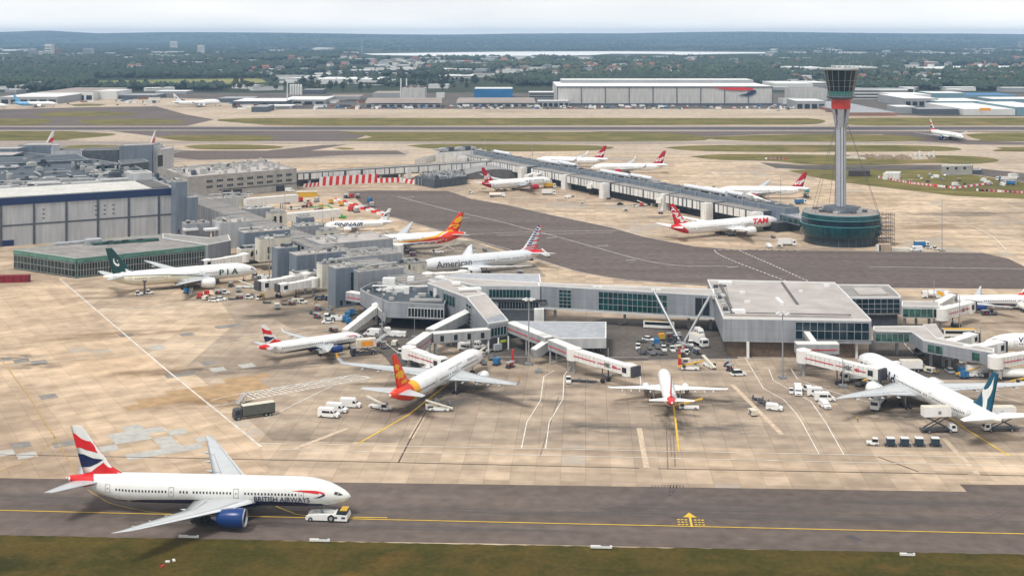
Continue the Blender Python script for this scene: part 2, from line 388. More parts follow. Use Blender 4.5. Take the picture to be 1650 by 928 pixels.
GR = [
 [(-60, 193), (20, 191.6), (80, 192.5), (70, 200), (20, 202), (-60, 202)],
 [(-500, 192), (-100, 191.6), (-70, 200), (-500, 202)],
 [(124, 194), (180, 191.8), (260, 192.4), (300, 197), (250, 201), (150, 201)],
 [(350, 195), (400, 191), (800, 190.4), (1240, 190.8), (1310, 191.8), (1330, 196), (1300, 201), (1180, 201.5), (800, 202.6), (470, 202.6), (410, 200)],
 [(1350, 194), (1380, 190.5), (1650, 190), (2500, 190), (2500, 202), (1650, 202.4), (1380, 202)],
 [(52, 184), (90, 180.8), (160, 180), (222, 183), (180, 187.5), (80, 188)],
 [(112, 169), (140, 167), (172, 168.5), (160, 171.5), (120, 172)],
 [(-400, 211.6), (60, 211.6), (130, 213), (188, 217), (120, 224), (50, 227), (-400, 227)],
 [(250, 221), (300, 218), (420, 219), (440, 224), (410, 227.5), (300, 227.5)],
 [(545, 213.4), (700, 213), (820, 213), (1060, 214), (1130, 220), (1110, 227.5), (820, 228), (560, 227.6), (600, 221)],
 [(1110, 222), (1240, 217.6), (1360, 217), (1450, 219), (1492, 224), (1450, 228), (1230, 228)],
 [(1556, 217), (1600, 214.2), (1700, 214), (2500, 214), (2500, 228), (1660, 228), (1580, 225)],
 [(98, 236), (140, 234), (191, 235), (185, 240), (110, 240)],
 [(296, 236), (340, 233.2), (420, 234), (456, 237), (430, 240.5), (330, 241)],
 [(537, 239), (555, 238), (572, 240), (555, 241.4)],
 [(656, 235), (700, 232.6), (820, 232.8), (940, 234.5), (990, 238), (940, 243), (800, 244), (700, 240)],
 [(1070, 238), (1130, 234.6), (1300, 234), (1480, 235), (1548, 240), (1500, 244), (1240, 245), (1120, 243)],
 [(1616, 240), (1660, 237), (2200, 237), (2200, 245), (1650, 245)],
 [(1110, 252.5), (1160, 249), (1240, 249), (1345, 250), (1510, 250.5), (1590, 254), (1608, 260), (1560, 264.5), (1500, 263), (1400, 266), (1300, 265), (1250, 260), (1160, 258)],
]
for g in GR: S2('grass', g, .0, M_GRASS, 4)
S('grass', [(1271, 275.5), (1300, 273.6), (1364, 273.4), (1515, 274.5), (1640, 293), (1900, 310), (1900, 330), (1650, 321), (1540, 316), (1463, 307), (1364, 295), (1308, 285)], .0, M_GRASS)
S('grass', [(60, 169), (60, 166), (90, 166), (90, 169)], .0, M_GRASS)
S('field', [(155, 131), (300, 128), (420, 127), (430, 133), (380, 138.5), (240, 138.5), (150, 135)], .3, M_FIELD)
S('road', [(-900, 165), (-900, 176), (380, 172), (480, 176), (1230, 175.8), (1330, 176), (1330, 181), (1500, 188), (2500, 188.5), (2500, 160), (2500, 150), (-900, 150)], -.045, M_ASPH3)
S('far_apron', [(-400, 156), (185, 156), (330, 160), (390, 168), (400, 176), (345, 193), (300, 185), (252, 172), (150, 173), (0, 177), (-400, 178)], -.01, M_CONC3)
S('grass', [(110, 169), (140, 167.4), (172, 168.6), (160, 171), (122, 171.6)], .0, M_GRASS)
# water
M_WATER = mat('water_surface', (.78, .78, .76), .3, var=.03, spec=.8)
S('reservoir', [(585, 87), (700, 85.4), (820, 83.8), (1000, 83.2), (1240, 84.6), (1240, 86.6), (1180, 87.2), (1100, 89), (1060, 87.4), (985, 87.2), (950, 89.6), (830, 90.6), (700, 91), (600, 89)], .35, M_WATER)
S('reservoir', [(1460, 109), (1530, 107.2), (1650, 106.4), (2000, 106), (2000, 114.5), (1620, 115), (1540, 112.6)], .35, M_WATER)
S('reservoir', [(-300, 80.6), (60, 80.6), (90, 82), (-300, 82.6)], .35, M_WATER)

# markings
P = lambda *a: list(a)
yl = []
yl.append(P((-300, 815), (0, 822), (620, 837), (1650, 860), (2000, 868)))
yl.append(curve_pts([(440, 812), (450, 818), (469, 825), (488, 830), (566, 833), (624, 834)], 5))
marking('taxi_line', yl, .34, .075, M_YEL)
y2 = []
y2.append(curve_pts([(0, 577), (21, 605), (52, 647), (71, 680), (88, 704), (123, 763), (137.6, 785), (160, 801), (187, 813.6), (256, 826.5), (330, 830)], 6))
y2.append(curve_pts([(88, 704), (85, 712), (72, 723), (40, 744), (-40, 772), (-120, 790)], 5))
marking('taxi_line', y2, .3, .074, mat('marking_faded', (.42, .27, .09), .8, var=.3))
marking('stand_line', [P((575, 716), (660, 667), (745, 600)), P((1094, 727), (1087, 665), (1078, 600)), P((1627, 735), (1555, 690), (1430, 600)), P((300, 470), (395, 452))], .5, .075, M_YEL)
wl = [P((96, 450), (260, 590), (420, 720)), P((98, 450), (261.5, 590), (422.5, 720))]
marking('apron_line', wl, .2, .08, M_WHITE)
wl = [P((-200, 608), (0, 581), (222, 560), (420, 537), (527, 524)), P((-200, 614), (46, 586), (233, 568), (420, 547), (540, 530)), P((160, 501), (336, 485), (430, 477)), P((163, 503), (336, 488), (420, 480)),
      P((420, 714), (1650, 738), (2100, 747)), P((450, 724), (1650, 751), (2100, 760)), P((426, 675), (537, 621), (600, 612)),
      P((340, 645), (388, 634)), P((330, 657), (400, 645)), P((575, 535), (620, 552), (650, 575)), P((150, 448), (96, 450)),
      P((893, 597), (876, 607), (871, 645), (849, 680), (840, 723)), P((920, 590), (909, 605), (907, 643), (885, 680), (879, 723)),
      P((1200, 575), (1230, 626), (1263, 644), (1282, 665), (1292, 680), (1320, 732)), P((1239, 595), (1246, 613), (1307, 647), (1330, 680), (1360, 733)), P((1275, 595), (1285, 611), (1341, 631), (1400, 648)),
      P((1030, 590), (1033, 625)), P((1456, 552), (1500, 600)), P((1570, 625), (1650, 650), (1800, 680)),
      P((1045, 580), (1200, 578), (1400, 585)), P((800, 575), (1045, 576)), P((640, 610), (760, 590)),
      P((1100, 600), (1230, 598)), P((650, 557), (700, 590)), P((688, 550), (760, 578))]
marking('apron_line', wl, .22, .078, M_WHITE)
wl = [P((746, 382), (819, 402)), curve_pts([(819, 402), (867, 418), (933, 438), (1013, 451), (1139, 459)], 6), P((722, 308), (820, 331), (900, 349), (987, 367), (1035, 381), (1080, 390)),
      P((1430, 465), (2200, 474)), P((1290, 404), (1580, 408)), P((633, 350), (715, 373), (746, 382)),
      curve_pts([(640, 317), (730, 340), (800, 356), (880, 377), (960, 399), (1035, 419), (1093, 428), (1173, 429)], 5),
      P((750, 378), (820, 375), (880, 373), (987, 372), (1077, 368), (1180, 363)), P((800, 379), (987, 375)), P((1400, 430), (1700, 434)),
      curve_pts([(1540, 358), (1570, 366), (1600, 382), (1622, 403)], 4), P((1380, 395), (1280, 402))]
marking('apron_line', wl, .35, .082, M_WHITE)
wl = [curve_pts([(1200, 403), (1160, 402.5), (1152, 405), (1173, 417), (1240, 443), (1275, 456)], 5), curve_pts([(1290, 404), (1200, 402.5), (1193, 404.5), (1203, 409), (1240, 425), (1306, 455)], 5)]
marking('apron_line', wl, .5, .086, M_WHITE, dash=(2.2, 1.4))
marking('apron_line', [P((x, y), (x + 17, y - 1.2)) for x, y in ((880, 384), (963, 397), (1008, 420), (1172, 431), (650, 319), (740, 352))], .5, .086, M_WHITE)
# hatched clearance strip
hl = []
for i in range(24):
    t = i / 23
    a = (390 + 178 * t, 634 - 30 * t); b = (398 + 202 * min(1, t + .06), 645 - 37 * min(1, t + .06))
    hl.append(P(a, b))
hl += [P((386, 634.5), (568, 604)), P((396, 645.5), (602, 608))]
hl += [P((388 + 180 * t, 641 - 33 * t), (388 + 180 * t + 14, 632.5 - 31 * t)) for t in [k / 9 for k in range(9)]]
marking('apron_hatching', hl, .34, .078, M_WHITE)
marking('drain', [P((-300, 727), (300, 738), (640, 745), (1030, 754)), P((1060, 755), (1560, 764)), P((1580, 765), (2200, 778)), P((642, 745), (662, 706)), P((662, 706), (700, 640)), P((1415, 736), (1480, 760))], .35, .07, M_DARKL)
# pale concrete strips laid between the slabs
marking('slab_strip', [P((1030, 690), (1042, 754)), P((1520, 706), (1575, 764)), P((1180, 620), (1260, 700)), P((700, 640), (662, 706)), P((470, 725), (560, 690))], 1.4, .065, mat('pale_strip', (.55, .43, .31), .8, var=.25))
# taxiway arrow with its rows of characters
mb = MB()
def ar(p): v = W(*p, 0); return (v.x, v.y, .085)
c = W(1115, 849); 
def loc2(u, v): return (c.x + u * math.cos(SITE) - v * math.sin(SITE), c.y + u * math.sin(SITE) + v * math.cos(SITE), .085)
mb.add([loc2(-.24, 0), loc2(.24, 0), loc2(.24, 5.4), loc2(-.24, 5.4)], [(0, 1, 2, 3)])
mb.add([loc2(-1.5, 5.4), loc2(1.5, 5.4), loc2(0, 8.2)], [(0, 1, 2)])
for sx in (-1, 1):
    for r_ in range(3):
        for k in range(3):
            u = sx * (1.0 + k * .8); v = 1.0 + r_ * 1.35
            mb.add([loc2(u - .27, v), loc2(u + .27, v + .2 * ((k + r_) % 2)), loc2(u + .27, v + .55), loc2(u - .27, v + .45)], [(0, 1, 2, 3)])
o = mb.build('taxi_arrow', M_YEL, fix=False); o['kind'] = 'structure'
# stains and tyre marks
def stainmat(name, col, amt, sc=.25):
    m, nt, b = nodes(name); N, L = nt.nodes, nt.links
    b.inputs['Base Color'].default_value = (*col, 1); b.inputs['Roughness'].default_value = .8
    tc = N.new('ShaderNodeTexCoord'); gr = N.new('ShaderNodeTexGradient'); gr.gradient_type = 'QUADRATIC_SPHERE'; L.new(tc.outputs['Object'], gr.inputs[0])
    no = N.new('ShaderNodeTexNoise'); no.inputs['Scale'].default_value = 2.2; no.inputs['Detail'].default_value = 8; no.inputs['Roughness'].default_value = .65
    oi = N.new('ShaderNodeObjectInfo'); ad = N.new('ShaderNodeVectorMath'); L.new(tc.outputs['Object'], ad.inputs[0]); L.new(oi.outputs['Location'], ad.inputs[1]); L.new(ad.outputs[0], no.inputs['Vector'])
    mr = N.new('ShaderNodeMapRange'); mr.inputs[1].default_value = .38; mr.inputs[2].default_value = .62; L.new(no.outputs[0], mr.inputs[0])
    g2 = N.new('ShaderNodeMapRange'); g2.inputs[1].default_value = 0; g2.inputs[2].default_value = .45; L.new(gr.outputs[0], g2.inputs[0])
    mu = N.new('ShaderNodeMath'); mu.operation = 'MULTIPLY'; L.new(mr.outputs[0], mu.inputs[0]); L.new(g2.outputs[0], mu.inputs[1])
    m3 = N.new('ShaderNodeMath'); m3.operation = 'MULTIPLY'; m3.inputs[1].default_value = amt; L.new(mu.outputs[0], m3.inputs[0]); L.new(m3.outputs[0], b.inputs['Alpha'])
    return m
M_STAIN = stainmat('oil_stain', (.05, .042, .035), .75); M_PATCH = stainmat('brown_stain', (.22, .13, .06), .5)
M_GREY = stainmat('grey_stain', (.12, .11, .10), .6)
sq = None
def stain(px, py, sx, sy, rz, m, z=.06):
    global sq
    mb = MB(); mb.add([(-1, -1, 0), (1, -1, 0), (1, 1, 0), (-1, 1, 0)], [(0, 1, 2, 3)])
    o = mb.build('oil_stain', m, fix=False); p = W(px, py); o.location = (p.x, p.y, z + .0007 * (len(bpy.data.objects) % 20)); o.scale = (sx, sy, 1); o.rotation_euler = (0, 0, rz); o['kind'] = 'structure'
for a in [(520, 583, 30, 7, R(25), M_STAIN), (450, 592, 34, 6, R(22), M_GREY), (330, 595, 20, 5, R(20), M_GREY), (690, 650, 16, 30, R(-25), M_STAIN), (720, 640, 30, 16, R(20), M_GREY),
          (760, 622, 20, 12, R(60), M_GREY), (1085, 650, 26, 7, 0, M_STAIN), (1085, 680, 7, 22, 0, M_STAIN), (1083, 632, 22, 5, 0, M_GREY), (1450, 665, 26, 12, R(10), M_STAIN), (1510, 690, 14, 26, R(20), M_GREY),
          (1380, 625, 20, 22, R(10), M_STAIN), (300, 463, 30, 8, R(20), M_STAIN), (210, 478, 26, 5, R(10), M_GREY), (330, 480, 22, 9, R(10), M_GREY), (700, 410, 20, 10, R(20), M_GREY), (650, 412, 12, 10, 0, M_STAIN), (790, 452, 24, 9, 0, M_STAIN),
          (640, 590, 22, 10, R(20), M_STAIN), (1190, 375, 32, 10, R(30), M_STAIN), (1060, 350, 36, 8, R(20), M_GREY), (970, 325, 40, 8, R(20), M_GREY), (1480, 365, 60, 18, R(5), M_PATCH), (1560, 345, 60, 14, R(5), M_GREY),
          (500, 500, 30, 8, R(15), M_GREY), (430, 510, 26, 6, R(15), M_STAIN), (560, 560, 20, 6, R(25), M_GREY), (250, 600, 24, 8, R(15), M_PATCH), (180, 540, 40, 9, R(15), M_PATCH), (350, 650, 26, 10, R(10), M_PATCH), (60, 590, 12, 7, R(10), M_GREY), (20, 575, 12, 6, 0, M_GREY),
          (950, 620, 16, 6, 0, M_GREY), (1000, 605, 20, 5, 0, M_STAIN), (840, 640, 30, 14, 0, M_GREY), (1200, 650, 22, 10, 0, M_GREY), (1150, 690, 26, 10, 0, M_GREY), (950, 690, 24, 9, 0, M_GREY), (1300, 600, 16, 10, 0, M_GREY), (1330, 592, 18, 7, 0, M_STAIN), (1540, 640, 20, 8, 0, M_GREY), (1600, 690, 26, 8, 0, M_GREY), (1620, 520, 26, 5, 0, M_PATCH)]:
    stain(*a)
tm = []
for k in range(9):
    o_ = k * 5
    tm.append(curve_pts([(965 + o_, 819 + k * .9), (1010 + o_, 812 + k * .7), (1040 + o_, 797), (1052 + o_, 781)], 5))
for k in range(5): tm.append(P((1080 + k * 5.2, 781), (1079 + k * 5.2, 800)))
tm += [P((1556 + k * 8, 790), (1565 + k * 10, 797)) for k in range(3)] + [curve_pts([(1570, 838), (1600, 830), (1625, 815)], 4), curve_pts([(1580, 840), (1610, 832), (1638, 815)], 4)]
mt = mat('tyre_mark', (.10, .082, .078), .8, var=.2)
marking('tyre_marks', tm, .22, .03, mt)
marking('tyre_marks', [P((1082, 735), (1080, 700)), P((1088, 752), (1085, 700)), P((1076, 756), (1074, 690)), P((870, 735), (900, 640))], .3, .06, mat('tyre_mark_faint', (.20, .15, .11), .8))
S('asphalt_patch', [(1362, 863), (1372, 862), (1390, 869), (1380, 872)], .02, M_RUN)

# renewed pale slabs and brown weathered bays on the left apron (30 degree slab grid)
def slabs(name, px, py, cells, m, z, g=4.7):
    z += .0013 * (len(bpy.data.objects) % 9)
    p = W(px, py); a = R(30); u = Vector((math.cos(a), math.sin(a))); v = Vector((-u.y, u.x)); c = Vector((round(p.dot(Vector((u.x, u.y, 0))) / g) * g, round(p.dot(Vector((v.x, v.y, 0))) / g) * g))
    mb = MB()
    for i, j, w_, h_ in cells:
        q = u * (c.x + i * g) + v * (c.y + j * g); mb.add([(*(q), z), (*(q + u * w_ * g), z), (*(q + u * w_ * g + v * h_ * g), z), (*(q + v * h_ * g), z)], [(0, 1, 2, 3)])
    o = mb.build(name, m, fix=False); o['kind'] = 'structure'
M_PSL = mat('renewed_slab', (.43, .42, .39), .8, 0, .18, .4, spec=.1); M_BSL = mat('weathered_slab', (.40, .27, .15), .85, 0, .22, .3, spec=.1); M_GSL = mat('grey_slab', (.25, .23, .21), .85, 0, .25, .3, spec=.1)
slabs('renewed_slabs', 190, 712, [(0, 0, 2, 1), (1, 1, 2, 1), (-1, -1, 1, 1), (2, -1, 1, 1), (0, 1, 1, 1), (3, 0, 1, 1), (1, 2, 1, 1)], M_PSL, .058)
slabs('renewed_slabs', 225, 738, [(0, 0, 2, 1), (2, 0, 1, 1), (1, 1, 1, 1), (3, 1, 1, 1), (-1, 0, 1, 1)], M_PSL, .058)
slabs('renewed_slabs', 40, 735, [(0, 0, 1, 1), (-2, 1, 2, 1)], M_PSL, .058); slabs('renewed_slabs', 350, 600, [(0, 0, 1, 1), (2, 0, 1, 1)], M_PSL, .058); slabs('renewed_slabs', 240, 563, [(0, 0, 1, 1)], M_PSL, .058)
slabs('weathered_slabs', 230, 660, [(0, 0, 5, 2), (6, 0, 2, 3), (2, 2, 4, 1), (-1, 0, 1, 1), (6, 3, 3, 1), (3, -1, 3, 1)], M_BSL, .056)
slabs('weathered_slabs', 320, 650, [(0, 0, 3, 2), (1, 2, 3, 1)], M_BSL, .056); slabs('grey_slabs', 30, 585, [(0, 0, 1, 1), (1, -1, 1, 1), (-1, 1, 1, 1)], M_GSL, .056); slabs('grey_slabs', 290, 540, [(0, 0, 1, 1), (-4, 2, 1, 1), (3, 1, 2, 1)], M_GSL, .056); slabs('grey_slabs', 270, 610, [(0, 0, 2, 1), (3, 2, 1, 1)], M_GSL, .056); slabs('grey_slabs', 20, 720, [(0, 0, 1, 1), (2, -1, 2, 1)], M_GSL, .056); slabs('grey_slabs', 60, 645, [(0, 0, 1, 1)], M_GSL, .056)

for a in [(300, 812, 70, 3.2, SITE, M_GREY), (900, 826, 80, 3, SITE, M_GREY), (1400, 836, 60, 3, SITE, M_GREY), (700, 850, 50, 2.4, SITE, M_GREY), (1150, 818, 50, 4, SITE, M_GREY), (350, 840, 30, 6, SITE, M_STAIN), (1500, 810, 40, 3, SITE, M_GREY), (80, 800, 40, 3, SITE, M_GREY)]: stain(*a)
S('asphalt_patch', [(700, 800), (742, 800), (744, 806), (702, 806)], .012, M_ASPH2); S('asphalt_patch', [(1240, 846), (1330, 848), (1334, 856), (1242, 854)], .012, M_ASPH2); S('asphalt_patch', [(20, 838), (120, 840), (118, 849), (16, 847)], .012, M_ASPH2)
# ------------------------------------------------------------------ aircraft
PAINT = {}
def paint(name, col, rough=.28, metal=0, var=.05):
    if name not in PAINT: PAINT[name] = mat('paint_' + name, col, rough, metal, var, .4, stripes=[('X', 4.6, .07, .86), ('Z', 2.1, .05, .9)] if name in ('white', 'cream', 'silver', 'wing_grey') else None)
    return PAINT[name]
P_WHITE = paint('white', (.80, .80, .79), var=.08); P_CREAM = paint('cream', (.75, .755, .72), var=.08); P_NAVY = paint('navy', (.012, .018, .07)); P_BLUE = paint('royal_blue', (.008, .04, .17))
P_RED = paint('red', (.62, .022, .025)); P_CRIM = paint('crimson', (.40, .012, .03)); P_ORED = paint('orange_red', (.76, .05, .015)); P_GOLD = paint('gold', (.85, .43, .02))
P_GREEN = paint('deep_green', (.008, .055, .055)); P_TEAL = paint('teal', (.0, .085, .15)); P_BLACK = paint('black', (.02, .02, .025)); P_GREY = paint('light_grey', (.50, .52, .53))
P_SILVER = paint('silver', (.68, .70, .72), .3, .15); P_LBLUE = paint('sky_blue', (.12, .36, .62)); P_IVORY = paint('ivory', (.76, .70, .55)); P_DGREY = paint('dark_grey', (.10, .10, .11))
M_TYRE = mat('tyre_rubber', (.025, .025, .027), .8); M_METAL = mat('bare_metal', (.55, .55, .55), .35, .8); M_FAN = mat('fan_blades', (.03, .03, .035), .4, .5)
M_WIN = glassmat('cabin_window', (.05, .055, .07), .15, (9, 9, 9)); M_GEAR = mat('gear_leg', (.40, .40, .41), .4, .4)
M_SEAM = mat('seam', (.16, .17, .18), .6)

def lerp_tab(tab, x):
    if x <= tab[0][0]: return tab[0][1:]
    for a, b in zip(tab, tab[1:]):
        if x <= b[0]:
            t = (x - a[0]) / (b[0] - a[0]); return tuple(p + (q - p) * t for p, q in zip(a[1:], b[1:]))
    return tab[-1][1:]

def flat_decal(polys, fn, name, m, parent, cutx=1.5, cuty=.8, tris=None):
    """flat outline(s) laid on a curved surface through fn(u, v)"""
    bm = bmesh.new()
    if tris is not None: bm.from_mesh(tris)
    for poly in polys:
        vs = [bm.verts.new((p[0], p[1], 0)) for p in poly]
        f = bm.faces.new(vs); bmesh.ops.triangulate(bm, faces=[f])
    if not bm.verts: bm.free(); return None
    for ax, step in ((0, cutx), (1, cuty)):
        lo = min(v.co[ax] for v in bm.verts); hi = max(v.co[ax] for v in bm.verts)
        c = math.floor(lo / step) * step + step
        while c < hi:
            co = [0, 0, 0]; co[ax] = c + 1e-4; no = [0, 0, 0]; no[ax] = 1
            bmesh.ops.bisect_plane(bm, geom=bm.verts[:] + bm.edges[:] + bm.faces[:], plane_co=co, plane_no=no)
            c += step
    for v in bm.verts: v.co = Vector(fn(v.co.x, v.co.y))
    me = bpy.data.meshes.new(name); bm.to_mesh(me); bm.free()
    return me

def join_meshes(name, mes, m, parent):
    bm = bmesh.new()
    for me in mes:
        if me: bm.from_mesh(me)
    me = bpy.data.meshes.new(name); bm.to_mesh(me); bm.free(); me.materials.append(m)
    o = bpy.data.objects.new(name, me); COL.objects.link(o); o.parent = parent
    return o

def text_mesh(txt, w, h, x0, y0, bold=.0, shear=0.0, mirror=False):
    cu = bpy.data.curves.new('t', 'FONT'); cu.body = txt; cu.offset = bold; cu.shear = shear; cu.resolution_u = 3
    ob = bpy.data.objects.new('t', cu); COL.objects.link(ob)
    me = bpy.data.meshes.new_from_object(ob.evaluated_get(bpy.context.evaluated_depsgraph_get()))
    bpy.data.objects.remove(ob); bpy.data.curves.remove(cu)
    xs = [v.co.x for v in me.vertices]; ys = [v.co.y for v in me.vertices]
    ax, bx, ay, by = min(xs), max(xs), min(ys), max(ys)
    for v in me.vertices:
        u = (v.co.x - ax) / (bx - ax); t = (v.co.y - ay) / max(1e-6, (by - ay))
        if mirror: u = 1 - u
        v.co.x = x0 + u * w; v.co.y = y0 + t * h; v.co.z = 0
    return me

TY = {
 '777': dict(L=63.7, R=3.1, zc=5.25, nose=1.75, tail=5.6, wing=[(2.0, -19.8, 14.2, 3.5), (10, -25.6, 8.0, 4.2), (28, -38.3, 2.5, 6.7), (30.4, -41.2, .6, 7.1)], fin=(-51.6, -59.7, 7.9, -60.2, -62.8, 18.5), stab=(-54.5, 7.4, -62.2, 2.0, 10.75), eng=[(9.7, -20.6, 1.95, 6.0, 2.75)], gear=(-5.9, -31.8, 5.5), wheels=3),
 '777L': dict(L=73.9, R=3.1, zc=5.25, nose=1.75, tail=5.6, wing=[(2.0, -24.8, 14.2, 3.5), (10, -30.6, 8.0, 4.2), (28, -43.3, 2.8, 6.7), (32.4, -47.6, .6, 7.3)], fin=(-61.8, -69.9, 7.9, -70.4, -73.0, 18.5), stab=(-64.7, 7.4, -72.4, 2.0, 10.75), eng=[(9.7, -25.4, 2.05, 6.3, 2.8)], gear=(-5.9, -37.1, 5.5), wheels=3),
 'A330': dict(L=58.8, R=2.82, zc=5.0, nose=1.65, tail=5.2, wing=[(2.0, -17.6, 11.8, 3.6), (9.4, -22.4, 7.3, 4.3), (28.6, -35.4, 2.4, 7.2), (29.6, -36.9, 1.5, 8.9)], fin=(-47.2, -54.6, 7.5, -55.3, -57.6, 17.2), stab=(-49.4, 6.6, -56.0, 2.1, 9.7), eng=[(9.3, -17.0, 1.55, 5.4, 2.9)], gear=(-6.7, -28.9, 5.3), wheels=2),
 '787': dict(L=60.0, R=2.88, zc=5.1, nose=1.8, tail=5.4, wing=[(2.0, -19.0, 12.6, 3.6), (9.8, -24.8, 7.0, 4.5), (26.5, -36.6, 2.6, 7.9), (30, -40.2, .5, 9.2)], fin=(-48.4, -55.8, 7.5, -56.4, -58.8, 17.0), stab=(-51.0, 6.6, -57.4, 2.0, 9.8), eng=[(9.9, -19.6, 1.8, 5.3, 2.75)], gear=(-6.2, -29.4, 4.9), wheels=2),
 'A320': dict(L=37.6, R=1.98, zc=3.7, nose=1.6, tail=4.9, wing=[(1.4, -11.4, 7.0, 2.7), (6.3, -14.4, 3.8, 3.1), (16.2, -20.4, 1.6, 4.3), (17.0, -21.2, 1.1, 4.6)], fin=(-29.6, -34.9, 5.5, -35.0, -36.6, 11.8), stab=(-31.0, 4.2, -35.4, 1.4, 6.2), eng=[(5.75, -10.6, 1.1, 4.2, 2.05)], gear=(-5.1, -17.7, 3.8), wheels=1),
 '747': dict(L=70.6, R=3.25, zc=5.6, nose=1.7, tail=5.2, hump=1, wing=[(2.2, -19.8, 15.5, 3.6), (11.5, -28, 9.5, 4.4), (30, -43.5, 3.6, 7.0), (32, -45.4, 1.8, 8.8)], fin=(-55.8, -66.2, 8.6, -67.2, -69.8, 19.4), stab=(-59.2, 8.2, -67.4, 2.4, 11), eng=[(11.8, -25.2, 1.5, 5.4, 2.6), (21.0, -34.2, 1.5, 5.4, 3.6)], gear=(-8, -33, 5.5), wheels=2),
}

